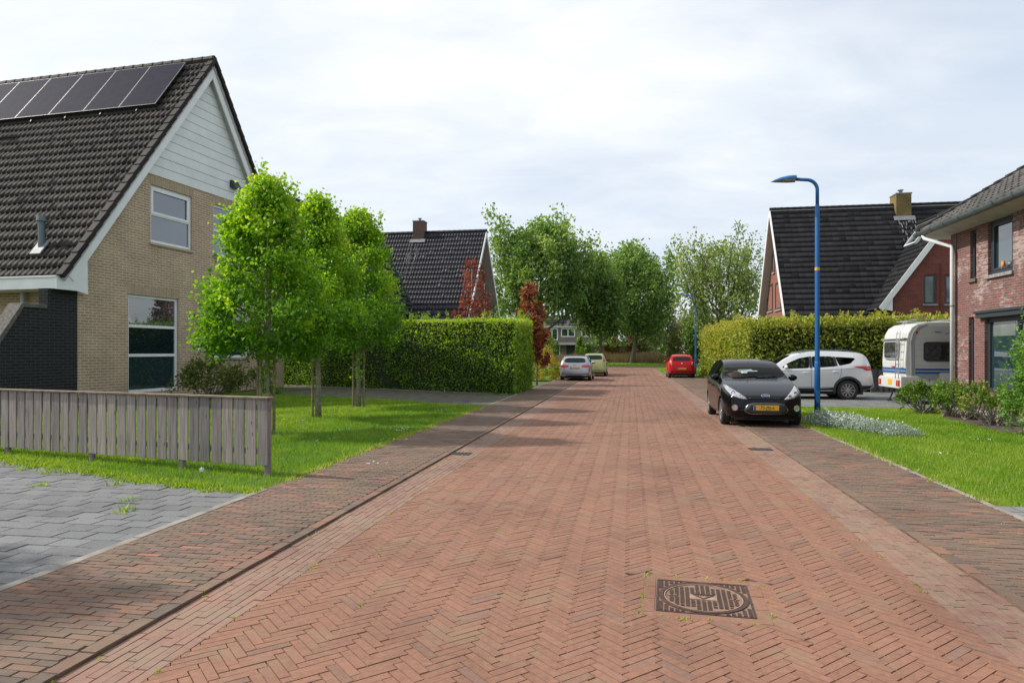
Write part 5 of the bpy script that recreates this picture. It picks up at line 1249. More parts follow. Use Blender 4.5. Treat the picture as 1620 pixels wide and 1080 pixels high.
# ================================================================== wooden fence in the left foreground
fx1, fy1 = -3.17, 8.95; fx0, fy0 = -8.05, 10.9
fl = math.hypot(fx1 - fx0, fy1 - fy0); fang = math.atan2(fy1 - fy0, fx1 - fx0)
ff = frame(fx1, fy1, fang)                  # local x runs along the fence, the right hand end at 0
fe = empty('wooden_fence', ff, 'low weathered grey wooden fence of upright boards beside the grey slabs', 'fence')
mb = MB(); x = -.005; i = 0
while x > -9.5:
    wd = .166 + R.uniform(-.004, .004); zb = .155 + .0 * x + R.uniform(-.008, .008) + .006 * x; lean = R.gauss(0, .0025)
    p0 = x - wd; tn = min(1, max(0, R.gauss(.5, .28))); yo = -.045 + R.gauss(0, .002)
    v = [(p0, yo, zb), (x, yo, zb), (x, yo + .018, zb), (p0, yo + .018, zb), (p0 + lean, yo, 1.03), (x + lean, yo, 1.03), (x + lean, yo + .018, 1.03), (p0 + lean, yo + .018, 1.03)]
    mb.add(v, [(3, 2, 1, 0), (4, 5, 6, 7), (0, 1, 5, 4), (1, 2, 6, 5), (2, 3, 7, 6), (3, 0, 4, 7)], 0, tn); x = p0 - .033; i += 1
mb.build('boards', M['fence_wood'], fe, bevel=.004, uv=False)
mb = MB(); x = .03
while x > -9.4: mb.box(max(x - 2.6, -9.5), x - .004, -.075, .045, 1.033, 1.057, tone=R.uniform(.35, .7)); x -= 2.6
mb.build('cap_rail', mat('cap_rail_wood', (0.21, 0.165, 0.12), .9, var=.3, vs=9), fe, bevel=.003, uv=False)
for z_ in (.30, .88):
    mb = MB(); mb.box(-9.5, .0, -.026, .02, z_, z_ + .07, tone=.2); mb.build('back_rail', M['fence_wood'], fe, uv=False)
for xp in (-.05, -1.55, -3.35, -5.26, -7.1, -8.9):
    mb = MB(); mb.box(xp - .035, xp + .035, -.026 + .004, .045, -.1, 1.03, tone=.35); mb.build('post', M['fence_wood'], fe, bevel=.004, uv=False)
# dandelion clock in front of the fence
p = gp(318.5, 766); dl_ = empty('dandelion', frame(p[0], p[1], 0), 'white dandelion seed head on its stalk in front of the wooden fence', 'flower')
mb = MB(); mb.tube([(0, 0, 0), (.01, 0, .09), (.005, 0, .17)], .003, 5); mb.build('stalk', M['turf'], dl_, uv=False)
rg = np.random.default_rng(3); n = 160; d = unit(rg.normal(size=(n, 3))); V, F, T = leaves(d * .022 + np.array([.005, 0, .185]), d, .02, np.full(n, .5), rg, .5, .1); quick('seed_head', V, F, T, M['petal'], dl_)
# azaleas and low planting along the left house
bush('azalea_bush', *[q_ for q_ in (-10.3, 23.3)], 1.35, .8, 1.35, 2600, .11, M['shrub_dark'], 'sparse dark azalea bush under the windows of the tan brick house', 151, z=.0, stems=30, bark=M['bark'], low=.35)
bush('azalea_bush', -9.2, 25.0, .6, .5, 1.1, 500, .10, M['shrub_dark'], 'smaller azalea bush right of the larger one by the tan brick wall', 152, stems=14, bark=M['bark'], low=.35)
bush('low_plant', -9.3, 26.2, .5, .4, .5, 400, .09, M['shrub'], 'low green plant at the foot of the tan brick wall behind the first maple', 153)
# grey timber fence behind the driveway
def slatfence(name, a, b, h, label, wd=.16, gap=.05, z0=.05, posts=2.0):
    a, b = Vector((*a, 0)), Vector((*b, 0)); L = (b - a).length; an = math.atan2((b - a).y, (b - a).x)
    o = empty(name, frame(a.x, a.y, an), label, 'fence'); mb = MB(); x = 0
    while x < L: mb.box(x, x + wd, -.02, .0, z0, h + R.uniform(-.01, .01), tone=R.random()); x += wd + gap
    mb.build('boards', M['darkgrey_wood'], o, uv=False)
    mb = MB(); mb.box(0, L, .002, .05, h * .75, h * .75 + .09); mb.box(0, L, .002, .05, .2, .29); mb.build('rails', M['darkgrey_wood'], o, uv=False)
    x = 0
    while x <= L: mb = MB(); mb.box(x - .05, x + .05, .052, .13, 0, h); mb.build('post', M['darkgrey_wood'], o, uv=False); x += posts
    return o
M['darkgrey_wood'] = woodmat('dark_grey_fence_wood', (0.055, 0.055, 0.06), (0.12, 0.12, 0.125))
slatfence('timber_fence', U2(9.5, 29.2), U2(16.5, 29.2), .95, 'dark grey timber fence between the white car and the caravan')

# ================================================================== right hand garden
SP = ((1463, 655, .62, .95, 1500), (1500, 659, .55, .95, 900), (1533, 664, .55, .95, 950), (1572, 673, .6, .95, 1000))
LB = ('leggy shrub nearest the caravan in the row before the purple brick wall', 'second leggy shrub from the caravan, with a low green tuft', 'third leggy shrub from the caravan, pale stems forking in a V', 'fourth leggy shrub from the caravan, reddish tips and many bare stems')
for i, (px, py, rx, hh, n) in enumerate(SP):
    p = gp(px, py); bush('garden_shrub', p[0], p[1], rx * 1.15, rx * .8, hh * .88, int(n * 1.2), .085, M['shrub'], LB[i], 161 + i, stems=26, bark=M['bark_pale'], low=.5, group='leggy shrubs in the bed by the purple brick house', tbase=.5 + .1 * (i == 3), wid=.5)
bush('bright_shrub', 10.05, 13.0, .56, .6, 2.25, 3600, .10, M['bigshrub'], 'large bright green shrub at the right edge hiding part of the wide window', 171, stems=12, low=.1, tbase=.5, wid=.45)
# silver leaved ground cover with white flowers
sv = empty('silver_ground_cover', frame(0, 0, 0), 'silvery green ground cover with tiny white flowers at the foot of the blue lamp post', 'plant')
rg = np.random.default_rng(77); c = []
pa, pb_, pc_ = np.array(gp(1300, 672)), np.array(gp(1360, 681)), np.array(gp(1435, 693))
n = 15000; t = rg.random(n); mid = np.where((t < .5)[:, None], pa + (pb_ - pa) * (t * 2)[:, None], pb_ + (pc_ - pb_) * (t * 2 - 1)[:, None])
rw = .42 * (1 - .25 * t); ang_ = rg.uniform(0, 6.28, n); rad_ = np.sqrt(rg.random(n)); X = mid[:, 0] + np.cos(ang_) * rad_ * rw * 1.2; Y = mid[:, 1] + np.sin(ang_) * rad_ * rw + .05
hill = .34 * np.sqrt(np.clip(1 - rad_ ** 2, 0, 1)) * (1 + .25 * vnoise(X, Y, 3, 5)) * (1 - .3 * t); Z = .02 + hill * rg.uniform(.55, 1.05, n)
D = rg.normal(0, .6, (n, 3)) + np.array([0, 0, .8]); V, F, T = leaves(np.c_[X, Y, Z], D, rg.uniform(.025, .055, n), .5 + .15 * vnoise(X, Y, 8, 4) + rg.normal(0, .15, n), rg, .3, .1); quick('foliage', V, F, T, M['silverleaf'], sv)
k = (rg.random(n) < .035) & (t < .62); P = np.c_[X, Y, Z + .05][k]; P = np.concatenate([P, np.c_[X, Y, Z + .05][(rg.random(n) < .004)]]); P = np.repeat(P, 5, 0) + rg.normal(0, .009, (len(P) * 5, 3)); V, F, T = leaves(P, rg.normal(0, 1, (len(P), 3)) + np.array([0, 0, .6]), .022, np.full(len(P), .5), rg, .9, .1); quick('flowers', V, F, T, M['petal'], sv)
pbs = [gp(1345, 692), gp(1372, 697), gp(1405, 698), gp(1400, 689), gp(1372, 684), gp(1350, 684)]
sheet('bare_soil', pbs, .019, M['soil'])
# daisies in the lawns
rg = np.random.default_rng(15)
for nm, pxs, lab in (('daisies', [(620, 700), (632, 682), (695, 652), (708, 650), (590, 738), (626, 684), (500, 700), (468, 668)], 'a few white daisies in the left lawn'), ('daisies', [(1560, 700), (1480, 722)], 'a few white daisies in the right lawn')):
    P = np.concatenate([np.array([[*gp(*q_), .065]]) + rg.normal(0, 1, (5, 3)) * np.array([.12, .12, .008]) for q_ in pxs]); P = np.repeat(P, 6, 0) + rg.normal(0, .008, (len(P) * 6, 3)) * np.array([1, 1, .3])
    V, F, T = leaves(P, rg.normal(0, 1, (len(P), 3)) * np.array([1, 1, .2]), .02, np.full(len(P), .5), rg, .9, .1); tag(quick(nm, V, F, T, M['petal']), lab, 'daisies', kind='stuff')

# ================================================================== street lamps
def make_lamp():
    o = empty('street_lamp', frame(0, 0, 0), None, 'street lamp', 'blue street lamps'); mb = MB()
    mb.tube([(0, 0, -.1), (0, 0, 1.33), (0, 0, 1.40), (0, 0, 1.42)], [.064, .064, .060, .055], 20)
    mb.tube([(0, 0, 1.40), (0, 0, 5.02), (0, 0, 5.06)], [.054, .049, .042], 20, cap=False); mb.build('pole', M['blue_pole'], o, smooth=True, uv=False)
    mb = MB(); pts = [(0, 0, 5.02), (0, 0, 5.40)]
    for k in range(1, 8):
        a = k / 7 * math.pi / 2 * .93; pts.append((-.24 * (1 - math.cos(a)), 0, 5.40 + .24 * math.sin(a)))
    x, _, z = pts[-1]; pts.append((x - .30, 0, z + .03)); mb.tube(pts, .040, 14); mb.build('arm', M['blue_pole'], o, smooth=True, uv=False)
    hx, hz = pts[-1][0] + .05, pts[-1][2] + .01
    def shell(name, m, prof, n=14):
        v = []; f = []; k = len(prof[0][1])
        mb = MB()
        for x, ring in prof: v += [(hx - x, y, hz + z) for y, z in ring]
        for i in range(len(prof) - 1):
            for j in range(k): f.append((i * k + j, i * k + (j + 1) % k, (i + 1) * k + (j + 1) % k, (i + 1) * k + j))
        f.append(tuple(range(k))); f.append(tuple((len(prof) - 1) * k + j for j in reversed(range(k)))); mb.add(v, f); return mb.build(name, m, o, smooth=False, uv=False, bevel=.006)
    def ring(w_, t, b, n=10): return [(w_ * math.cos(a), b + (t - b) * math.sin(a)) for a in [math.pi * i / n for i in range(n + 1)]]
    shell('lamp_head', M['blue_pole'], [(0, ring(.085, .075, -.02)), (.02, ring(.10, .085, -.02)), (.18, ring(.12, .075, -.025)), (.36, ring(.105, .04, -.035)), (.50, ring(.06, -.015, -.05)), (.56, ring(.02, -.05, -.06))])
    shell('lamp_lens', M['lens_dirty'], [(.03, [(a, -b) for a, b in ring(.09, .085, .02)]), (.20, [(a, -b) for a, b in ring(.11, .085, .027)]), (.36, [(a, -b) for a, b in ring(.095, .075, .037)]), (.49, [(a, -b) for a, b in ring(.055, .066, .05)])])
    mb = MB(); mb.tube([(0, 0, 3.53), (0, 0, 3.60)], .0545, 20, cap=False); mb.build('yellow_band', M['band'], o, smooth=True, uv=False)
    mb = MB(); mb.prism([(-.035, .45), (.035, .45), (.035, .75), (-.035, .75)], lambda a, b, d: (a, d, b), -.0735, -.06); mb.build('service_hatch', M['blue_pole'], o, bevel=.006, uv=False)
    return o
lamp = make_lamp(); p = gp(1293, 668.5); lamp.matrix_world = frame(p[0], p[1], -TH); lamp['label'] = 'tall blue street lamp beside the parked black car'
def copy_tree(o, parent=None):
    c = o.copy(); COL.objects.link(c)
    if parent is not None: c.parent = parent
    for ch in list(o.children): copy_tree(ch, c)
    return c
l2 = copy_tree(lamp); X2 = (1100.5 - CX0) / FPX * 48.8; l2.matrix_world = frame(X2, 48.8, -TH - .05); l2['label'] = 'distant blue street lamp right behind the red car'

# ================================================================== manhole cover and gullies
mh = empty('manhole_cover', frame(MHC[0], MHC[1], MHA, .0), 'square rusty cast iron manhole cover with a round studded lid in the street', 'manhole cover')
M['rust'] = mat('rusty_iron', (0.075, 0.042, 0.03), .75, metal=.2, var=.3, vs=40); M['rust_pale'] = mat('worn_iron', (0.30, 0.20, 0.14), .85, var=.2, vs=30)
S_ = .30
mb = MB(); mb.box(-S_, S_, -S_, S_, -.03, .002); mb.build('frame_base', M['rust_pale'], mh, uv=False)
mb = MB()
for s in (-1, 1): mb.box(s * S_ - .006, s * S_ + .006, -S_, S_, -.02, .009); mb.box(-S_, S_, s * S_ - .006, s * S_ + .006, -.02, .0085)
mb.build('frame_rim', M['rust'], mh, uv=False)
mb = MB(); mb.lathe([(.262, .001), (.262, .0105), (.288, .0105), (.288, .001)], Matrix.Identity(4), 64); mb.build('ring', M['rust'], mh, uv=False)
mb = MB(); mb.lathe([(.249, .001), (.249, .010), (.256, .010), (.256, .001)], Matrix.Identity(4), 64); mb.build('lid_edge', M['rust_pale'], mh, uv=False)
mb = MB(); pit = .0345; r2 = random.Random(4)
for i in range(-8, 9):
    cxs = i * pit
    for j in range(-17, 18):
        cys = j * .0172
        rr_ = math.hypot(cxs, cys)
        if abs(cxs) > S_ - .022 or abs(cys) > S_ - .014: continue
        corner = rr_ > .305
        if not corner and rr_ > .232: continue
        if abs(cxs) < .095 and abs(cys) < .055: continue
        if abs(cys) > .185 and .04 < abs(cxs) < .13: continue
        if abs(cys) < .012 and abs(cxs) > .17: continue
        if (i + 40) % 3 == 0 and abs(j) % 9 == 8: continue
        mb.box(cxs - .0108, cxs + .0108, cys - .0072, cys + .0072, .001, .0085)
mb.build('stud_pattern', M['rust'], mh, uv=False)
mb = MB(); mb.box(-.088, .088, -.045, .05, .001, .0085); mb.build('emblem_plate', M['rust_pale'], mh, uv=False)
mb = MB(); t_ = [(-.07, .040), (.07, .040), (0, -.038)]
for a, b in zip(t_, t_[1:] + t_[:1]): mb.bar((*a, .0105), (*b, .0105), .007, .006)
for s in (-1, 1):
    for xx in (.185, .222): mb.box(s * xx - .012, s * xx + .012, -.004, .004, .001, .011, 1)
mb.build('emblem', [M['rust'], M['plate_pale']] if 'plate_pale' in M else [M['rust'], M['rust_pale']], mh, uv=False)
def text(name, s, size, m, parent, mw, extr=.001, shear=0.0, sx=1.0):
    c = bpy.data.curves.new(name, 'FONT'); c.body = s; c.size = size; c.extrude = extr; c.align_x = 'CENTER'; c.align_y = 'CENTER'; c.shear = shear
    t = bpy.data.objects.new('tmp', c); COL.objects.link(t); bpy.context.view_layer.update()
    me = bpy.data.meshes.new_from_object(t.evaluated_get(bpy.context.evaluated_depsgraph_get())); bpy.data.objects.remove(t)
    o = finish(me, name, m, parent); me.materials.clear(); me.materials.append(m); o.matrix_local = mw @ Matrix.Diagonal((sx, 1, 1, 1)); return o
text('lettering', 'KOMO', .026, M['rust'], mh, Matrix.Translation((0, .022, .0095)))
for (px, py, lab) in ((1203, 711, 'flat drain gully in the right hand gutter before the black car'), (727, 718, 'flat drain gully in the left hand gutter by the pavement edge')):
    p = gp(px, py); gu = empty('drain_gully', frame(p[0], p[1], -TH), lab, 'drain'); mb = MB(); mb.box(-.19, .19, -.14, .14, -.03, .012); mb.build('frame', M['rust'], gu, uv=False, bevel=.004)
    mb = MB()
    for k in range(6): mb.box(-.16 + k * .06, -.135 + k * .06, -.10, .10, .010, .018)
    mb.build('grate', M['black_plastic'], gu, uv=False)
# straws and bits of litter on the bricks
mb = MB(); rs = random.Random(8)
for (px, py, L, a) in ((1080, 1018, .22, 2.6), (1240, 1012, .15, -.5), (1180, 905, .1, 2.9)):
    p = Vector((*gp(px, py), .012)); mb.tube([p, p + Vector((math.cos(a) * L * .5, math.sin(a) * L * .5, .004)), p + Vector((math.cos(a + .15) * L, math.sin(a + .15) * L, 0))], .002, 5)
tag(mb.build('straws', M['reed'], None, uv=False), 'dry straw stalks lying round the manhole cover', 'straw', kind='stuff')
rg = np.random.default_rng(44); n = 520; u = rg.uniform(-4.2, 3.7, n); v = rg.uniform(2.6, 22, n) ** 1.0; P = np.c_[u * CT + v * ST, -u * ST + v * CT, np.where((u < UK) | (u > URK), ZP + .012, .012)]
V, F, T = leaves(P, rg.normal(0, 1, (n, 3)) * np.array([1, 1, .15]), rg.uniform(.006, .016, n), rg.uniform(0, 1, n), rg, .7, .3); tag(quick('fallen_bits', V, F, T, M['reed']), 'tiny pale petals and crumbs scattered on the bricks', 'litter', kind='stuff')
# ================================================================== vehicles
def interp(pts, x):
    pts = sorted(pts); xs = [p[0] for p in pts]; ys = [p[1] for p in pts]
    # monotone cubic through the control points, so that panels curve without overshooting
    n = len(xs)
    if x <= xs[0]: return ys[0]
    if x >= xs[-1]: return ys[-1]
    h = [xs[i + 1] - xs[i] for i in range(n - 1)]; d = [(ys[i + 1] - ys[i]) / h[i] for i in range(n - 1)]
    m = [d[0]] + [0 if d[i - 1] * d[i] <= 0 else 2 * d[i - 1] * d[i] / (d[i - 1] + d[i]) for i in range(1, n - 1)] + [d[-1]]
    i = max(k for k in range(n - 1) if xs[k] <= x); t = (x - xs[i]) / h[i]
    return (2 * t ** 3 - 3 * t * t + 1) * ys[i] + (t ** 3 - 2 * t * t + t) * h[i] * m[i] + (-2 * t ** 3 + 3 * t * t) * ys[i + 1] + (t ** 3 - t * t) * h[i] * m[i + 1]
def loft(spec, shrink=0.0, xr=None, zb=None, n=72):
    tf, tr = spec['top'][0][0], spec['top'][-1][0]
    x1, x0 = (tf, tr) if xr is None else xr
    ss = [0.5 - 0.5 * math.cos(math.pi * i / (n - 1)) for i in range(n)]
    X = [x0 + (x1 - x0) * (.35 * s + .65 * i / (n - 1)) for i, s in enumerate(ss)]
    V = []; k = None
    for x in X:
        w_ = interp(spec['w'], x) - shrink; top = interp(spec['top'], x) - shrink; bl = min(interp(spec['belt'], x), top - .012); b = (interp(spec['bot'], x) if zb is None else zb)
        g_ = max(0, top - bl); k_ = spec.get('tumble', .40)
        mz = b + (bl - b) * .52
        y5 = w_ * .955; y6 = min(w_ * .88, y5 - k_ * g_ - .03); z6 = bl + g_ * .92; y5b = (y5 * .45 + y6 * .55) + .10 * g_ * .35; z5b = bl + g_ * .52
        half = [(0, b), (w_ * .80, b), (w_ * .955, b + .05), (w_ * .992, b + .14), (w_, mz), (w_ * .992, bl - (bl - b) * .16), (w_ * .978, bl - (bl - b) * .05), (y5, bl), (y5b, z5b), (y6, z6), (y6 * .88, z6 + (top - z6) * .62), (y6 * .5, top - .006), (0, top)]
        ring = half + [(-y, z) for y, z in reversed(half[1:-1])]
        k = len(ring); V += [(x, y, z) for y, z in ring]
    F = []
    for i in range(n - 1):
        for j in range(k): F.append((i * k + j, (i + 1) * k + j, (i + 1) * k + (j + 1) % k, i * k + (j + 1) % k))
    F.append(tuple(range(k))); F.append(tuple((n - 1) * k + j for j in reversed(range(k))))
    return V, F
def mesh_of(name, V, F, mats, mi=0, smooth=True):
    me = bpy.data.meshes.new(name); me.from_pydata([tuple(v) for v in V], [], F); me.update()
    for m_ in mats: me.materials.append(m_)
    bm = bmesh.new(); bm.from_mesh(me); bmesh.ops.recalc_face_normals(bm, faces=bm.faces)
    for f in bm.faces: f.material_index = mi; f.smooth = smooth
    bm.to_mesh(me); bm.free(); return me
def boolean(me, cutters, mats):
    """cut solid pieces out of a mesh one after another; a cut that goes wrong is retried with the cutter nudged"""
    def bounds(m_): a_ = np.empty(len(m_.vertices) * 3); m_.vertices.foreach_get('co', a_); a_ = a_.reshape(-1, 3); return a_.min(0), a_.max(0)
    lo0, hi0 = bounds(me); cur = me
    for c in cutters:
        for tr_ in range(6):
            o = bpy.data.objects.new('tmp_body', cur); COL.objects.link(o); q_ = bpy.data.objects.new('tmp_cut', c); COL.objects.link(q_)
            q_.location = (.0013 * tr_, .0007 * tr_, .0011 * tr_); q_.scale = (1 + .0009 * tr_,) * 3
            b = o.modifiers.new('b', 'BOOLEAN'); b.operation = 'DIFFERENCE'; b.solver = 'EXACT'; b.object = q_
            bpy.context.view_layer.update(); res = bpy.data.meshes.new_from_object(o.evaluated_get(bpy.context.evaluated_depsgraph_get()))
            bpy.data.objects.remove(q_); bpy.data.objects.remove(o)
            if len(res.vertices) < 8: continue
            lo1, hi1 = bounds(res)
            if (lo1 > lo0 - .003).all() and (hi1 < hi0 + .003).all() and (hi1 - lo1 > (hi0 - lo0) * .97).all(): cur = res; break
        else: print('CUT FAILED')
    return cur
def extrude_poly(pts, axis, d0, d1):
    n = len(pts); mp = (lambda a, b, d: (a, d, b)) if axis == 'y' else (lambda a, b, d: (d, a, b))
    V = [mp(a, b, d0) for a, b in pts] + [mp(a, b, d1) for a, b in pts]
    F = [tuple(range(n)), tuple(range(2 * n - 1, n - 1, -1))] + [(i, i + n, (i + 1) % n + n, (i + 1) % n) for i in range(n)]
    return V, F
def smooth_poly(pts, it=2, keep=.18):        # rounds the corners of an outline
    for _ in range(it):
        o = []; n = len(pts)
        for i in range(n):
            a, b = pts[i], pts[(i + 1) % n]; o.append((a[0] + (b[0] - a[0]) * keep, a[1] + (b[1] - a[1]) * keep)); o.append((b[0] - (b[0] - a[0]) * keep, b[1] - (b[1] - a[1]) * keep))
        pts = o
    return pts
def dense(pts, step=.05, closed=True):
    o = []; n = len(pts)
    for i in range(n if closed else n - 1):
        a, b = pts[i], pts[(i + 1) % n]; L = math.hypot(b[0] - a[0], b[1] - a[1]); k = max(1, int(L / step))
        for j in range(k): o.append((a[0] + (b[0] - a[0]) * j / k, a[1] + (b[1] - a[1]) * j / k))
    if not closed: o.append(pts[-1])
    return o
def cast(bvh, a, b, view, off):
    if view == 'left': o, d = Vector((a, 3, b)), Vector((0, -1, 0))
    elif view == 'right': o, d = Vector((a, -3, b)), Vector((0, 1, 0))
    elif view == 'front': o, d = Vector((6, a, b)), Vector((-1, 0, 0))
    elif view == 'rear': o, d = Vector((-6, a, b)), Vector((1, 0, 0))
    elif view == 'top': o, d = Vector((a, b, 4)), Vector((0, 0, -1))
    h_, nrm, i, dist = bvh.ray_cast(o, d)
    if h_ is None: return None
    if nrm.dot(d) > 0: nrm = -nrm
    return h_ - d * off * .5 + nrm * off * .5
def decal(bvh, pts, view, off, name, m, par, rings=5, rnd=2, keep=.16, th=0.0, smooth=True):
    """a panel that follows the body surface inside an outline drawn in side, front or rear view"""
    if rnd: pts = smooth_poly(pts, rnd, keep)
    pts = dense(pts, .06); n = len(pts); cx_ = sum(p[0] for p in pts) / n; cy_ = sum(p[1] for p in pts) / n
    V = []; ok = []; 
    for r_ in range(rings + 1):
        s = 1 - r_ / (rings + .15)
        for a, b in pts:
            q_ = cast(bvh, cx_ + (a - cx_) * s, cy_ + (b - cy_) * s, view, off); ok.append(q_ is not None); V.append(q_ if q_ is not None else Vector((0, 0, 0)))
    F = []
    for r_ in range(rings):
        for j in range(n):
            f = (r_ * n + j, r_ * n + (j + 1) % n, (r_ + 1) * n + (j + 1) % n, (r_ + 1) * n + j)
            if all(ok[i] for i in f) and max((V[f[0]] - V[i]).length for i in f) < .35: F.append(f)
    F.append(tuple(rings * n + j for j in range(n)))
    if th:                                    # folded-in rim, so the panel has thickness
        bse = len(V)
        for j in range(n):
            q_ = cast(bvh, pts[j][0], pts[j][1], view, off - th); V.append(q_ if q_ is not None else V[j]); ok.append(q_ is not None)
        for j in range(n):
            if ok[j] and ok[(j + 1) % n] and ok[bse + j]: F.append((j, (j + 1) % n, bse + (j + 1) % n, bse + j))
    me = mesh_of(name, V, F, [], smooth=smooth); return finish(me, name, m, par)
def strip(bvh, pts, view, wd, off, name, m, par, mb=None, closed=False):
    """a narrow line (shut line, trim, rail) laid on the body along a path"""
    P = dense(pts + ([pts[0]] if closed else []), .05, closed=False); V = []; F = []
    own = mb is None
    if own: mb = MB()
    for i, (a, b) in enumerate(P):
        i0, i1 = max(i - 1, 0), min(i + 1, len(P) - 1); dx, dy = P[i1][0] - P[i0][0], P[i1][1] - P[i0][1]; L = math.hypot(dx, dy) + 1e-9; nx, ny = -dy / L * wd / 2, dx / L * wd / 2
        p = cast(bvh, a + nx, b + ny, view, off); q_ = cast(bvh, a - nx, b - ny, view, off)
        V.append(p); V.append(q_)
    for i in range(len(P) - 1):
        f = (2 * i, 2 * i + 1, 2 * i + 3, 2 * i + 2)
        if all(V[k] is not None for k in f) and (V[f[0]] - V[f[2]]).length < .3: F.append(f)
    V = [v if v is not None else Vector((0, 0, 0)) for v in V]; mb.add(V, F)
    return mb.build(name, m, par, uv=False) if own else None
def wheel(par, x, y, r_, side, rimf=.66, spokes=10, dark=False, wd=.20, twin=True):
    w_ = empty('wheel', Matrix.Identity(4)); w_.parent = par; w_.matrix_world = Matrix.Identity(4); w_.matrix_local = Matrix.Translation((x, y, r_)) @ Matrix.Rotation(-math.pi / 2 * side, 4, 'X')
    I = Matrix.Identity(4); h = wd / 2; rr_ = r_ * rimf
    mb = MB(); mb.lathe([(rr_, -h * .95), (r_ * .80, -h), (r_ * .93, -h * .96), (r_ * .985, -h * .75), (r_, -h * .4), (r_, h * .4), (r_ * .985, h * .75), (r_ * .93, h * .96), (r_ * .80, h), (rr_, h * .95), (rr_ * .97, h * .7)], I, 36); mb.build('tyre', M['black_rubber'], w_, smooth=True, uv=False)
    mb = MB(); mb.lathe([(rr_, h * .93), (rr_ * .98, h * .80), (rr_ * .93, h * .72), (rr_ * .92, -h * .2), (.001, -h * .2)], I, 36, 1); mb.lathe([(rr_ * 1.0, h * .97), (rr_ * .955, h * .97), (rr_ * .93, h * .70)], I, 36, 0)
    for k in range(spokes):
        for s in ((-.10, .10) if twin else (0,)):
            a = 2 * math.pi * k / spokes + s; a2 = 2 * math.pi * k / spokes + s * .5
            mb.bar((math.cos(a2) * rr_ * .16, math.sin(a2) * rr_ * .16, h * .70), (math.cos(a) * rr_ * .95, math.sin(a) * rr_ * .95, h * .82), rr_ * (.075 if twin else .17), .02, up=(0, 0, 1))
    mb.lathe([(.001, h * .85), (rr_ * .16, h * .84), (rr_ * .22, h * .66)], I, 20, 0)
    mb.build('rim', [M['alloy'], M['alloy_dark']], w_, uv=False)
def plate(par, x, y, z, front, txt=None, tilt=0.0):
    s = 1 if front else -1
    mb = MB(); mb.box(-.26, .26, -.055, .055, 0, .008); mw = Matrix.Translation((x, y, z)) @ Matrix.Rotation(s * math.pi / 2, 4, 'Z') @ Matrix.Rotation(math.pi / 2 - tilt, 4, 'X')
    p = mb.build('number_plate', M['plate'], par, uv=False, bevel=.004); p.matrix_local = mw
    mb = MB(); mb.box(-.255, -.213, -.052, .052, .0085, .0095); mb.build('plate_band', M['plate_blue'], p, uv=False)
    if txt: text('plate_text', txt, .098, M['ink'], p, Matrix.Translation((.02, 0, .0092)), sx=.92)
    return p
def mirror(par, x, y, z, m, s):
    V = []; mb = MB(); q_ = bmesh.new(); bmesh.ops.create_uvsphere(q_, u_segments=14, v_segments=9, radius=1)
    for v in q_.verts:
        a = v.co.copy(); a.x = a.x * .075 if a.x > 0 else a.x * .045; V.append((x + a.x, y + s * .07 + a.y * .10, z + .02 + a.z * (.075 - .015 * a.y * s)))
    F = [tuple(v.index for v in f.verts) for f in q_.faces]; q_.free(); mb.add(V, F)
    mb.bar((x, y - s * .06, z - .03), (x, y + s * .06, z - .02), .05, .04, 1)
    return mb.build('wing_mirror', [m, M['black_plastic']], par, smooth=True, uv=False)

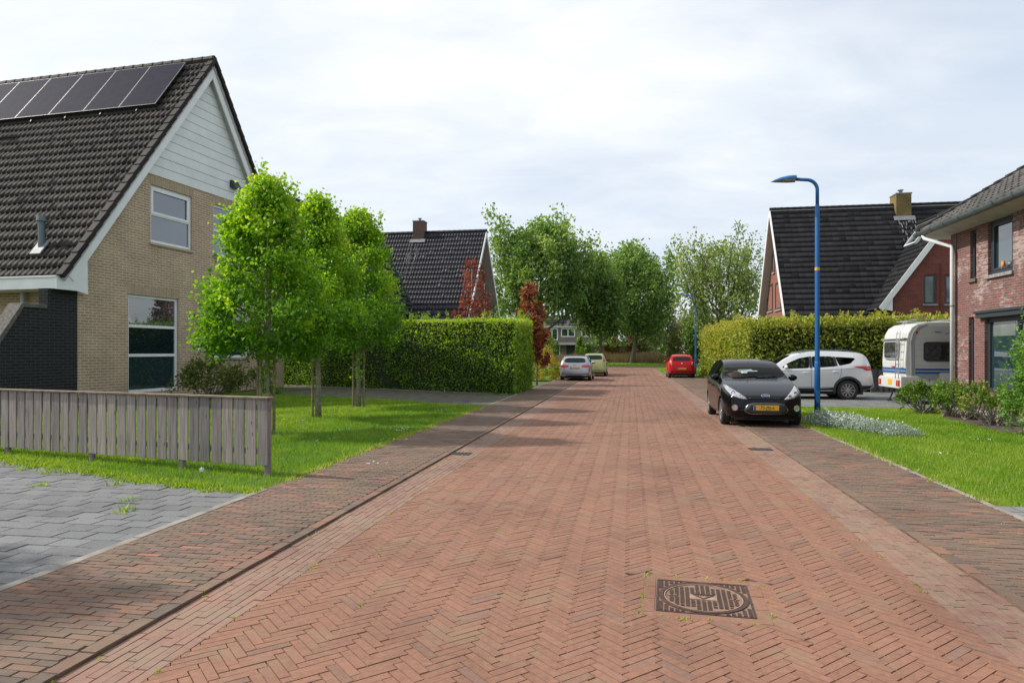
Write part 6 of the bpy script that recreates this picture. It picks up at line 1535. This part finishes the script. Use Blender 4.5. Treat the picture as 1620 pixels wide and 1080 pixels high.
def car(name, label, paint, spec, mw):
    o = empty(name, mw, label, 'car', None)
    mats = [paint, M['dashb']]
    V, F = loft(spec); me = mesh_of('body', V, F, mats)
    bvh = BVHTree.FromPolygons([Vector(v) for v in V], F)
    cuts = []; r_ = spec['r']; ax = spec['axles']
    for xa in ax:
        for s in (-1, 1):
            pts = [(xa + (r_ + .055) * math.cos(t), r_ + (r_ + .055) * math.sin(t)) for t in [2 * math.pi * k / 28 for k in range(28)]]
            cv, cf = extrude_poly(pts, 'y', s * (spec['hw'] - .27), s * (spec['hw'] + .2)); cuts.append(mesh_of('c', cv, cf, mats, 1, False))
    if spec.get('hollow'):
        cv, cf = loft(spec, .045, (spec['cabin'][1], spec['cabin'][0]), spec['floor'], 40); cuts.append(mesh_of('c', cv, cf, mats, 1, False))
        for view, pts in spec['glass']:
            pp = dense(smooth_poly(pts, 2, .09 if view == 'side' else .16), .1)
            if view == 'side':
                for s in (-1, 1): cv, cf = extrude_poly(pp, 'y', s * .31, s * 1.2); cuts.append(mesh_of('c', cv, cf, mats, 0, False))
                continue
            elif view == 'front': cv, cf = extrude_poly(pp, 'x', .22, 3)
            else: cv, cf = extrude_poly(pp, 'x', -.9, -3)
            cuts.append(mesh_of('c', cv, cf, mats, 0, False))
    res = boolean(me, cuts, mats)
    res.name = 'body'; b = finish(res, 'body', [], o)
    try: res.set_sharp_from_angle(angle=math.radians(38))
    except Exception: pass
    gm_ = M['carglass'] if spec.get('hollow') else M['darkglass']
    names = {'side': 'side_window', 'front': 'windscreen', 'rear': 'rear_window'}
    for view, pts in spec['glass']:
        if view == 'side':
            for vw in ('left', 'right'): decal(bvh, pts, vw, .004 if not spec.get('hollow') else -.004, 'side_window', gm_, o, keep=.09)
        else: decal(bvh, pts, view, .004 if not spec.get('hollow') else -.004, names[view], gm_, o, rings=6)
    for xa in ax:
        for s in (-1, 1): wheel(o, xa, s * (spec['hw'] - .115), r_, s, spokes=spec.get('spokes', 10), twin=spec.get('twin', True), wd=spec.get('tw', .2))
    mb = MB()
    for pts in spec.get('seams', []):
        for vw in ('left', 'right'): strip(bvh, pts, vw, .010, .0025, '', None, None, mb=mb)
    if mb.v: mb.build('shut_lines', M['ink'], o, uv=False)
    mb = MB()
    for pts in spec.get('black_trim', []):
        for vw in ('left', 'right'): strip(bvh, pts, vw, spec.get('trimw', .022), .005, '', None, None, mb=mb)
    if mb.v: mb.build('window_trim', M['black_plastic'], o, uv=False)
    for xh, zh in spec.get('handles', []):
        for vw, s in (('left', 1), ('right', -1)):
            p = cast(bvh, xh, zh, vw, .0); mb = MB(); mb.tube([p + Vector((-.10, s * .004, 0)), p + Vector((-.06, s * .035, .004)), p + Vector((.06, s * .035, .004)), p + Vector((.10, s * .004, 0))], [.012, .016, .016, .012], 8); mb.build('door_handle', spec.get('handle_mat', paint), o, smooth=True, uv=False)
    mx_, mz_ = spec['mirror']
    for vw, s in (('left', 1), ('right', -1)):
        p = cast(bvh, mx_, mz_, vw, 0); mirror(o, p.x, p.y + s * .02, p.z + .02, spec.get('mirror_mat', paint), s)
    # underside
    mb = MB(); mb.box(ax[1] - .55, ax[0] + .6, -spec['hw'] + .25, spec['hw'] - .25, spec['r'] * .55, spec['r'] * .9); mb.build('underbody', M['black_plastic'], o, uv=False)
    for args in spec.get('decals', []):
        view, pts, nm, m_, off = args[:5]
        both = args[5] if len(args) > 5 else False
        for s in ((1, -1) if both and view in ('front', 'rear') else (1,)):
            vws = ('left', 'right') if view == 'side' else (view,)
            for vw in vws: decal(bvh, [(a * s, b) for a, b in pts] if view in ('front', 'rear') else pts, vw, off, nm, M[m_], o, rings=4, rnd=args[6] if len(args) > 6 else 2, th=.012 if off > .006 else 0)
    return o, bvh
def heading(dx, dy): return math.atan2(dy, dx)
# ---- black hatchback, nose towards the camera
bk = dict(hw=.86, r=.30, axles=(1.22, -1.27), hollow=True, cabin=(.78, -1.72), floor=.42, tumble=.42, tw=.19,
    top=[(2.03, .50), (2.02, .60), (1.97, .68), (1.85, .735), (1.6, .82), (1.25, .915), (.95, .975), (.72, 1.02), (.35, 1.21), (-.05, 1.385), (-.4, 1.455), (-.8, 1.475), (-1.25, 1.44), (-1.60, 1.36), (-1.78, 1.14), (-1.88, .93), (-1.93, .70), (-1.92, .45)],
    belt=[(2.03, .44), (1.9, .66), (1.6, .755), (1.2, .855), (.8, .925), (0, .965), (-1.0, 1.02), (-1.6, 1.06), (-1.8, .98), (-1.92, .42)],
    w=[(2.03, .40), (2.00, .55), (1.93, .66), (1.80, .755), (1.6, .81), (1.22, .855), (.6, .86), (-1.2, .86), (-1.55, .845), (-1.8, .76), (-1.9, .66), (-1.93, .58)],
    bot=[(2.03, .30), (1.9, .20), (1.0, .18), (-1.5, .19), (-1.93, .34)],
    glass=[('front', [(-.72, 1.02), (.72, 1.02), (.565, 1.40), (.0, 1.43), (-.565, 1.40)]), ('rear', [(-.52, 1.07), (.52, 1.07), (.44, 1.33), (-.44, 1.33)]),
        ('side', [(.52, 1.00), (-.28, 1.035), (-.28, 1.37), (-.05, 1.335), (.22, 1.20)]), ('side', [(-.36, 1.04), (-1.12, 1.10), (-1.22, 1.22), (-1.05, 1.34), (-.36, 1.375)])],
    seams=[[(.80, .30), (.80, .90), (.62, .98)], [(-.32, .25), (-.32, 1.0)], [(-1.02, .55), (-1.16, .95), (-1.18, 1.08)], [(.78, .27), (-.9, .27)]],
    handles=[(-.12, .84), (-.92, .88)], mirror=(.50, 1.00), spokes=7, twin=True,
    decals=[('front', [(.36, .615), (.52, .63), (.70, .70), (.775, .80), (.79, .895), (.745, .905), (.60, .80), (.46, .70)], 'headlamp', 'lamp_clear', .012, True, 1),
        ('front', [(-.466, .385), (-.354, .543), (.354, .543), (.466, .385), (.328, .303), (-.328, .303)], 'grille_surround', 'chrome', .010, False, 1),
        ('front', [(-.455, .386), (-.352, .540), (.352, .540), (.455, .386), (.325, .313), (-.325, .313)], 'grille', 'black_plastic', .016, False, 1),
        ('front', [(-.36, .655), (.36, .655), (.34, .640), (-.34, .640)], 'upper_grille', 'ink', .008, False, 0),
        ('front', [(-.55, .245), (.55, .245), (.50, .225), (-.50, .225)], 'lower_lip', 'black_plastic', .010, False, 0)])
yaw = heading(-ST, -CT)
Fk = frame(5.79, 16.62, yaw)
kb, kbv = car('black_car', 'black hatchback with yellow plate parked facing the camera beside the blue lamp post', M['black_paint'], bk, Fk)
plate(kb, 2.045, 0, .445, True, '70-JBJ-6')
for s in (-1, 1):
    p = cast(kbv, s * .63, .44, 'front', 0); mb = MB(); mb.disc(p + Vector((.004, 0, 0)), (1, .45 * s, 0), .068, .012, 20); mb.build('fog_lamp_rim', M['chrome'], kb, uv=False)
    mb = MB(); mb.disc(p + Vector((.012, 0, 0)), (1, .45 * s, 0), .045, .014, 20); mb.build('fog_lamp', M['lamp_clear'], kb, uv=False)
    for a, b, rr_ in ((.50, .685, .032), (.645, .745, .040)):
        p = cast(kbv, s * a, b, 'front', .010); mb = MB(); mb.disc(p, (1, .3 * s, .2), rr_, .010, 18); mb.disc(p + Vector((.008, 0, 0)), (1, .3 * s, .2), rr_ * .7, .006, 16, 1); mb.build('lamp_reflector', [M['black_plastic'], M['chrome']], kb, uv=False)
pe = cast(kbv, 0, .695, 'front', .006)
ro = Matrix.Translation(pe) @ Matrix.Rotation(math.pi / 2, 4, 'Z') @ Matrix.Rotation(math.radians(72), 4, 'X')
mb = MB(); 
for rr_, hh, mi in ((1.0, .010, 0), (.88, .0135, 1)):
    mb.add([(math.cos(t) * .088 * rr_, math.sin(t) * .038 * rr_, z_) for z_ in (0, hh) for t in [2 * math.pi * k / 28 for k in range(28)]], [tuple(range(28, 56))] + [(k, (k + 1) % 28, (k + 1) % 28 + 28, k + 28) for k in range(28)], mi)
em = mb.build('emblem', [M['chrome'], M['emblem']], kb, uv=False); em.matrix_local = ro
text('emblem_lettering', 'Ford', .050, M['chrome'], em, Matrix.Translation((0, .002, .0137)), shear=.35)
# windscreen wipers, cowl, interior
mb = MB()
for y0_, y1_ in ((-.50, .06), (.02, .52)):
    a = cast(kbv, y0_, 1.035, 'front', .012); b = cast(kbv, y1_, 1.075, 'front', .012)
    if a and b: mb.bar(a, b, .018, .014)
mb.build('wipers', M['black_plastic'], kb, uv=False)
def seat_(par, x, y, z=.42, m='seat'):
    mb = MB(); mb.box(x - .25, x + .25, y - .24, y + .24, z, z + .16); mb.prism([(x - .25, z + .12), (x - .13, z + .12), (x - .30, z + .72), (x - .40, z + .70)], lambda a, b, d: (a, d, b), y - .23, y + .23)
    mb.prism([(x - .33, z + .74), (x - .25, z + .75), (x - .29, z + .95), (x - .36, z + .94)], lambda a, b, d: (a, d, b), y - .13, y + .13); return mb.build('seat', M[m], par, bevel=.03, uv=False)
def interior(par, wx=.50, rear=-.85, wy=.36, z=.42, steer=-1):
    for y in (-wy, wy): seat_(par, -.05, y, z)
    seat_(par, rear, -wy, z); seat_(par, rear, wy, z)
    mb = MB(); mb.box(wx - .05, wx + .35, -.70, .70, z + .25, z + .52); mb.build('dashboard', M['dashb'], par, bevel=.05, uv=False)
    mb = MB(); c = Vector((wx - .15, -steer * wy, z + .50)); ax_ = Vector((-1, 0, .42)).normalized(); u_ = Vector((0, 1, 0)); v_ = ax_.cross(u_)
    mb.tube([c + (u_ * math.cos(t) + v_ * math.sin(t)) * .185 for t in [2 * math.pi * k / 28 for k in range(29)]], .016, 8)
    for t in (0, math.pi, -math.pi / 2): mb.tube([c, c + (u_ * math.cos(t) + v_ * math.sin(t)) * .18], .014, 6)
    mb.build('steering_wheel', M['black_plastic'], par, smooth=True, uv=False)
    mb = MB(); mb.box(wx - .52, wx - .49, -.10, .10, z + .80, z + .86); mb.build('rear_view_mirror', M['black_plastic'], par, uv=False)
interior(kb)
mb = MB(); c = Vector((.28, -.40, 1.06)); q_ = bmesh.new(); bmesh.ops.create_uvsphere(q_, u_segments=16, v_segments=10, radius=1)
mb.add([(c.x + v.co.x * .13, c.y + v.co.y * .20, c.z + v.co.z * .11 + .02 * math.sin(v.co.y * 4)) for v in q_.verts], [tuple(v.index for v in f.verts) for f in q_.faces]); q_.free()
bg = mb.build('leather_bag', M['tan'], None, smooth=True, uv=False); bg.matrix_world = Fk; tag(bg, 'brown leather bag lying behind the windscreen of the black car', 'bag')
mb = MB(); mb.tube([(-.2, 0, 1.462), (-.24, 0, 1.55), (-.34, 0, 1.66)], [.008, .005, .003], 6); mb.build('aerial', M['black_plastic'], kb, uv=False)

# ---- white suv, nose towards the street
kg = dict(hw=.92, r=.345, axles=(1.33, -1.36), hollow=True, cabin=(1.0, -2.05), floor=.55, tumble=.36, tw=.225,
    top=[(2.26, .62), (2.24, .78), (2.18, .90), (2.0, .99), (1.6, 1.07), (1.25, 1.11), (1.05, 1.15), (.6, 1.43), (.25, 1.58), (-.2, 1.655), (-.8, 1.68), (-1.4, 1.66), (-1.85, 1.60), (-2.0, 1.48), (-2.12, 1.27), (-2.20, 1.05), (-2.26, .80), (-2.25, .55)],
    belt=[(2.26, .56), (2.1, .86), (1.6, .98), (1.1, 1.03), (.5, 1.05), (-.5, 1.09), (-1.3, 1.17), (-1.9, 1.24), (-2.1, 1.10), (-2.26, .52)],
    w=[(2.26, .50), (2.2, .66), (2.05, .80), (1.8, .88), (1.33, .92), (-1.4, .92), (-1.8, .90), (-2.05, .83), (-2.2, .74), (-2.26, .68)],
    bot=[(2.26, .38), (2.1, .28), (1.2, .26), (-1.5, .27), (-2.0, .34), (-2.26, .42)],
    glass=[('front', [(-.72, 1.16), (.72, 1.16), (.56, 1.53), (-.56, 1.53)]), ('rear', [(-.60, 1.22), (.60, 1.22), (.52, 1.52), (-.52, 1.52)]),
        ('side', [(.76, 1.105), (.52, 1.27), (.18, 1.42), (-.16, 1.485), (-.14, 1.085), (.50, 1.06)]), ('side', [(-.24, 1.09), (-.24, 1.49), (-.90, 1.49), (-1.04, 1.15)]), ('side', [(-.98, 1.475), (-1.56, 1.44), (-1.62, 1.40), (-1.45, 1.24), (-1.10, 1.165)])],
    seams=[[(-.19, .40), (-.19, 1.08)], [(-1.02, .62), (-1.14, .85), (-1.16, 1.13)], [(.86, .45), (.92, 1.0)], [(.86, .44), (-.9, .44)], [(1.0, .975), (-.19, 1.0), (-1.25, 1.05), (-1.9, 1.10)]],
    black_trim=[[(-.19, 1.09), (-.19, 1.485)], [(-1.01, 1.16), (-.94, 1.475)]], trimw=.085, handles=[(-.02, .93), (-.98, .97)], mirror=(.62, 1.08), spokes=10, twin=True,
    decals=[('side', [(.85, .41), (.85, .27), (-.92, .27), (-.92, .43), (-.5, .405)], 'sill_cladding', 'black_plastic', .010, False, 0),
        ('side', [(-1.86, .50), (-2.2, .50), (-2.2, .40), (-1.80, .36), (-1.76, .50)], 'bumper_cladding', 'black_plastic', .010, False, 0),
        ('side', [(1.80, .50), (2.1, .50), (2.1, .38), (1.76, .30)], 'bumper_cladding', 'black_plastic', .010, False, 0),
        ('rear', [(-.74, .60), (.74, .60), (.74, .42), (-.74, .42)], 'bumper_cladding', 'black_plastic', .012, False, 1),
        ('side', [(-1.50, 1.155), (-1.95, 1.165), (-2.10, 1.15), (-2.10, 1.02), (-1.95, 1.00), (-1.82, 1.08)], 'tail_lamp', 'lamp_red', .012, False, 1),
        ('rear', [(.48, 1.06), (.80, 1.14), (.80, 1.00), (.60, .98)], 'tail_lamp', 'lamp_red', .012, True, 1),
        ('front', [(.42, .80), (.70, .84), (.72, .96), (.50, .90)], 'headlamp', 'lamp_clear', .012, True, 1)])
Fg = frame(10.18, 24.22, heading(-CT, ST))
kk, kkv = car('white_car', 'white suv parked across the driveway behind the blue lamp post', M['white_paint_car'], kg, Fg)
for s in (-1, 1):
    for xa in kg['axles']:
        mb = MB()
        rr1, rr2 = .395, .47; n = 22; V = []
        for k in range(n + 1):
            t = math.radians(-12 + 204 * k / n)
            for rad_ in (rr1, rr2):
                y = s * (.925 + (.0 if rad_ == rr2 else .012)); V.append((xa + rad_ * math.cos(t), y, .345 + rad_ * math.sin(t)))
            V.append((xa + rr1 * math.cos(t), s * .80, .345 + rr1 * math.sin(t))); V.append((xa + rr2 * math.cos(t), s * .80, .345 + rr2 * math.sin(t)))
        F = []
        for k in range(n):
            a, b = 4 * k, 4 * k + 4; F += [(a, a + 1, b + 1, b), (a, b, b + 2, a + 2), (a + 1, a + 3, b + 3, b + 1)]
        mb.add(V, F); mb.build('arch_trim', M['black_plastic'], kk, smooth=False, uv=False)
    mb = MB(); pts = [cast(kkv, x, s * .60, 'top', .02) for x in (.15, -.2, -.8, -1.3, -1.65)]
    pts = [p + Vector((0, 0, .035 if 0 < i < 4 else 0)) for i, p in enumerate(pts) if p]; mb.tube(pts, .014, 8); mb.build('roof_rail', M['zinc'], kk, smooth=True, uv=False)
interior(kk, wx=.75, rear=-.95, wy=.38, z=.58)
plate(kk, -2.275, 0, .86, False)

def rear_hatch(name, label, paint, L, W, Ht, wb, mw, extra=None, spec2=None, spokes=5):
    f = L / 4.3; h = Ht / 1.43; hwid = W / 2; xf, xr = L / 2, -L / 2
    S = dict(hw=hwid, r=.315 if L > 4 else .29, axles=(wb / 2 + .05, -wb / 2 + .05), tumble=.42, spokes=spokes, twin=False,
        top=[(xf, .52 * h), (xf - .06, .66 * h), (xf - .3, .78 * h), (xf - .8 * f, .90 * h), (xf - 1.1 * f, .96 * h), (.55 * f, 1.18 * h), (.15 * f, 1.36 * h), (-.3, 1.42 * h), (-.8 * f, 1.43 * h), (xr + .55, 1.385 * h), (xr + .36, 1.33 * h), (xr + .20, 1.13 * h), (xr + .10, .96 * h), (xr + .04, .82 * h), (xr + .01, .60 * h), (xr, .45 * h)],
        belt=[(xf, .46), (xf - .3, .70 * h), (xf - 1.0 * f, .88 * h), (0, .93 * h), (xr + .8, .97 * h), (xr + .3, .99 * h), (xr + .12, .90 * h), (xr, .40 * h)],
        w=[(xf, hwid * .5), (xf - .15, hwid * .8), (xf - .45, hwid * .95), (xf - .9, hwid), (xr + .8, hwid), (xr + .4, hwid * .975), (xr + .15, hwid * .92), (xr, hwid * .84)],
        bot=[(xf, .30), (xf - .3, .2), (xr + .6, .20), (xr, .30)],
        glass=[('front', [(-.6 * W / 1.7, .99 * h), (.6 * W / 1.7, .99 * h), (.5, 1.35 * h), (-.5, 1.35 * h)]), ('rear', [(-.62 * W / 1.785, 1.03 * h), (.62 * W / 1.785, 1.03 * h), (.52 * W / 1.785, 1.30 * h), (-.52 * W / 1.785, 1.30 * h)]),
            ('side', [(.62 * f, .97 * h), (-.1, .99 * h), (-.1, 1.34 * h), (.1, 1.33 * h), (.4 * f, 1.2 * h)]), ('side', [(-.18, .99 * h), (xr + .85, 1.02 * h), (xr + .75, 1.15 * h), (xr + .95, 1.31 * h), (-.18, 1.345 * h)])],
        seams=[[(.75 * f, .4), (.75 * f, .9)], [(-.14, .3), (-.14, .95)], [(.75 * f, .3), (-.8 * f, .3)]], handles=[(.0, .82 * h), (-.85 * f, .85 * h)], mirror=(.62 * f, .96 * h),
        decals=[])
    if spec2: S.update(spec2)
    return car(name, label, paint, S, mw)
hd = heading(ST, CT)
ag, agv = rear_hatch('silver_car', 'silver hatchback seen from behind at the left kerb', M['silver_paint'], 4.30, 1.785, 1.43, 2.63, frame(3.86, 40.1, hd), spec2=dict(decals=[
    ('rear', [(.36, .80), (.36, .90), (.62, .925), (.80, .90), (.80, .80), (.60, .775)], 'tail_lamp', 'lamp_red', .012, True, 1), ('rear', [(-.60, .34), (.60, .34), (.55, .22), (-.55, .22)], 'diffuser', 'black_plastic', .010, False, 1),
    ('rear', [(.60, .46), (.76, .48), (.76, .44), (.60, .42)], 'reflector', 'lamp_red', .010, True, 0), ('rear', [(-.70, .505), (.70, .505), (.70, .495), (-.70, .495)], 'bumper_seam', 'ink', .006, False, 0)]))
plate(ag, -2.155, 0, .74, False)
mb = MB()
for k in range(4):
    p = cast(agv, -.075 + .05 * k, .90, 'rear', .006); mb.tube([p + Vector((-.003, .031 * math.cos(t), .031 * math.sin(t))) for t in [2 * math.pi * j / 16 for j in range(17)]], .005, 5)
mb.build('emblem', M['chrome'], ag, uv=False)
rdh, rdv = rear_hatch('red_car', 'small red hatchback seen from behind at the right kerb', M['red_paint'], 3.56, 1.645, 1.48, 2.42, frame(10.76, 43.75, hd), spec2=dict(decals=[
    ('rear', [(.60, .78), (.585, 1.0), (.66, 1.03), (.70, .80)], 'tail_lamp', 'lamp_clear', .012, True, 1), ('rear', [(.62, .80), (.63, .94), (.70, .92), (.71, .80)], 'tail_lamp_red', 'lamp_red', .016, True, 1),
    ('rear', [(-.58, .33), (.58, .33), (.54, .22), (-.54, .22)], 'diffuser', 'black_plastic', .010, False, 1), ('rear', [(-.7, .50), (.7, .50), (.7, .49), (-.7, .49)], 'bumper_seam', 'ink', .006, False, 0),
    ('rear', [(-.045, .895), (.045, .895), (.045, .955), (-.045, .955)], 'emblem', 'chrome', .012, False, 2)]))
plate(rdh, -1.79, 0, .60, False)
lm, lmv = rear_hatch('lime_car', 'lime green hatchback parked just beyond the silver car', M['lime_paint'], 3.75, 1.68, 1.56, 2.38, frame(5.72, 46.9, hd), spec2=dict(decals=[
    ('rear', [(.60, .98), (.58, 1.22), (.68, 1.30), (.76, 1.02)], 'tail_lamp', 'lamp_red', .014, True, 1), ('side', [(-1.50, 1.02), (-1.58, 1.30), (-1.72, 1.15), (-1.75, 1.0)], 'tail_lamp', 'lamp_red', .012, False, 1)], mirror_mat=M['black_plastic']))
plate(lm, -1.885, 0, .66, False)

# ================================================================== caravan
Fc = frame(12.14, 21.05, -TH) @ Matrix.Diagonal((1, .88, 1, 1))               # local x to the right along the side, y away, rear end at x = 0
cv = empty('caravan', Fc, 'white caravan with two blue stripes parked behind the corner of the purple brick house', 'caravan')
zb_, zt_ = .62, 2.56
cs = [(0.02, zb_), (-.02, 1.3), (.02, 1.96), (.07, 2.22), (.17, 2.40), (.34, 2.51), (.6, zt_), (4.9, zt_), (5.1, 2.3), (5.2, 1.5), (5.1, zb_)]
mb = MB(); mb.prism(cs, lambda a, b, d: (a, d, b), .01, 2.2); mb.build('body', M['caravan'], cv, uv=False, bevel=.03)
side = lambda a, b, d: (a, -d, b)
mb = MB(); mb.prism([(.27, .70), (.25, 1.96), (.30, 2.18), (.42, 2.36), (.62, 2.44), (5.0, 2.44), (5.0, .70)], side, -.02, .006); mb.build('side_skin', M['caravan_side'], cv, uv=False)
mb = MB(); mb.prism([(.16, .64), (.14, 1.96), (.20, 2.22), (.34, 2.42), (.60, 2.50), (.60, 2.455), (.40, 2.37), (.28, 2.18), (.235, 1.96), (.255, .64)], side, -.02, .018); mb.build('side_edge_strip', M['caravan_grey'], cv, uv=False)
mb = MB()
for z_ in (1.22, 1.52, 1.72, 1.86, 2.02): mb.prism([(.27, z_), (5.0, z_), (5.0, z_ + .008), (.27, z_ + .008)], side, 0, .0085)
mb.build('side_seams', M['caravan_grey'], cv, uv=False)
for (za, zc_) in ((1.065, 1.13), (.965, 1.035)):
    mb = MB(); mb.prism([(.27, za), (5.0, za), (5.0, zc_), (.27, zc_)], side, 0, .010); mb.box(-.024, -.012, .0, 2.18, za + .01, zc_ + .01); mb.build('blue_stripe', M['stripe'], cv, uv=False)
mb = MB(); mb.prism([(.27, .78), (5.0, .78), (5.0, .955), (.27, .955)], side, 0, .009); mb.build('grey_panel', M['caravan_grey'], cv, uv=False)
rear = lambda a, b, d: (-.02 - d, a, b)
mb = MB(); mb.prism(smooth_poly([(.52, 1.40), (1.90, 1.40), (1.90, 2.0), (.52, 2.0)], 2, .1), rear, -.01, .035); rw_ = mb.build('rear_window', M['caravan_grey'], cv, uv=False)
mb = MB(); mb.prism(smooth_poly([(.57, 1.45), (1.85, 1.45), (1.85, 1.95), (.57, 1.95)], 2, .1), rear, .03, .042); mb.build('pane', M['curtain_glass'], rw_, uv=False)
mb = MB(); mb.prism([(.0, 2.04), (2.2, 2.04), (2.2, 2.07), (.0, 2.07)], rear, -.06, .03); mb.build('rear_gutter', M['caravan_grey'], cv, uv=False)
mb = MB(); mb.prism(smooth_poly([(.50, 1.35), (1.75, 1.35), (1.75, 1.95), (.50, 1.95)], 2, .08), side, 0, .035); sw_ = mb.build('side_window', M['anthracite'], cv, uv=False)
mb = MB(); mb.prism(smooth_poly([(.56, 1.41), (1.69, 1.41), (1.69, 1.89), (.56, 1.89)], 2, .08), side, .03, .042); mb.build('pane', M['curtain_glass'], sw_, uv=False)
mb = MB(); mb.prism([(.98, 1.43), (1.14, 1.43), (1.16, 1.87), (.98, 1.87)], side, .04, .0435); mb.build('dark_gap', M['ink'], sw_, uv=False)
mb = MB(); mb.prism(smooth_poly([(.95, .68), (1.45, .68), (1.45, 1.0), (.95, 1.0)], 2, .08), side, 0, .03); mb.prism(smooth_poly([(1.02, .74), (1.38, .74), (1.38, .93), (1.02, .93)], 2, .08), side, .03, .04); mb.build('service_flap', M['caravan'], cv, uv=False)
mb = MB(); mb.prism([(.0, .60), (5.0, .60), (5.0, .72), (.0, .72)], side, -.02, .012); mb.build('skirt', M['caravan'], cv, uv=False)
mb = MB(); mb.prism([(-.02, .50), (2.22, .50), (2.22, .78), (2.0, .86), (.2, .86), (-.02, .78)], rear, -.2, .13); mb.prism([(-.15, .52), (.35, .60), (.62, .78), (.30, .90), (-.15, .88)], side, -.2, .03); mb.build('rear_bumper', M['caravan'], cv, uv=False, bevel=.02)
for y_ in (.06, 1.86):
    mb = MB(); mb.prism([(y_, .58), (y_ + .30, .58), (y_ + .30, .76), (y_, .76)], rear, .12, .15); mb.prism([(y_ + .10, .60), (y_ + .17, .60), (y_ + .17, .74), (y_ + .10, .74)], rear, .14, .155, 1); mb.build('tail_lamp', [M['lamp_red'], M['lamp_amber']], cv, uv=False, bevel=.008)
mb = MB(); mb.prism([(.78, .60), (1.18, .60), (1.18, .78), (.78, .78)], rear, .13, .14); mb.build('number_plate', M['plate'], cv, uv=False)
mb = MB(); mb.prism([(.9, 1.15), (1.2, 1.15), (1.2, 1.19), (.9, 1.19)], rear, 0, .02); mb.disc((.30, -.01, 2.24), (0, -1, 0), .035, .03); mb.build('marker_lamp', M['lamp_red'], cv, uv=False)
for y_ in (.16, .44):                        # ladder up the rear
    mb = MB(); mb.tube([(-.16, y_, .82), (-.14, y_, 1.9), (-.10, y_, 2.3), (.1, y_, 2.58), (.35, y_, 2.66)], .014, 8); mb.build('ladder_rail', M['alloy'], cv, smooth=True, uv=False)
for z_ in (1.0, 1.25, 1.5, 1.75, 2.0, 2.22):
    mb = MB(); mb.tube([(-.135, .16, z_), (-.135, .44, z_)], .012, 8); mb.build('ladder_rung', M['alloy'], cv, uv=False)
mb = MB(); mb.tube([(.35, .1, 2.63), (2.6, .1, 2.63)], .014, 8); mb.tube([(.35, 2.0, 2.63), (2.6, 2.0, 2.63)], .014, 8)
for x_ in (.35, 1.4, 2.5): mb.tube([(x_, .1, 2.56), (x_, .1, 2.63)], .012, 6); mb.tube([(x_, .1, 2.63), (x_, 2.0, 2.63)], .012, 6)
mb.build('roof_rack', M['alloy'], cv, uv=False)
mb = MB(); P = [(1.10, 2.20), (1.2, 2.21), (1.26, 2.24), (1.31, 2.19), (1.40, 2.23), (1.46, 2.19), (1.55, 2.22), (1.66, 2.24), (1.8, 2.19)]
mb.tube([(a, -.010, b) for a, b in P], .011, 6); mb.tube([(.82, -.010, 2.25), (1.0, -.010, 2.25)], .014, 6); mb.build('wave_decal', M['stripe'], cv, uv=False)
mb = MB(); mb.disc((1.58, -.006, 2.27), (0, -1, 0), .045, .006); mb.build('sun_decal', M['orange'], cv, uv=False)
for x_, y_ in ((.35, .25), (.35, 1.9)):
    mb = MB(); mb.bar((x_, y_, .6), (x_ - .2, y_ + .12, .06), .05, .04); mb.box(x_ - .28, x_ - .10, y_ + .03, y_ + .21, .035, .06); mb.build('corner_jack', M['black_plastic'], cv, uv=False)
for y_ in (.10, 2.08):
    mb = MB(); mb.lathe([(.16, -.09), (.30, -.09), (.32, -.06), (.32, .06), (.30, .09), (.16, .09), (.001, .05)], Matrix.Translation((2.9, y_, .36)) @ Matrix.Rotation(math.pi / 2, 4, 'X'), 24); mb.build('wheel', M['black_rubber'], cv, uv=False)
mb = MB(); mb.box(.1, 5.0, .1, 2.1, .45, .60); mb.build('chassis', M['black_plastic'], cv, uv=False)
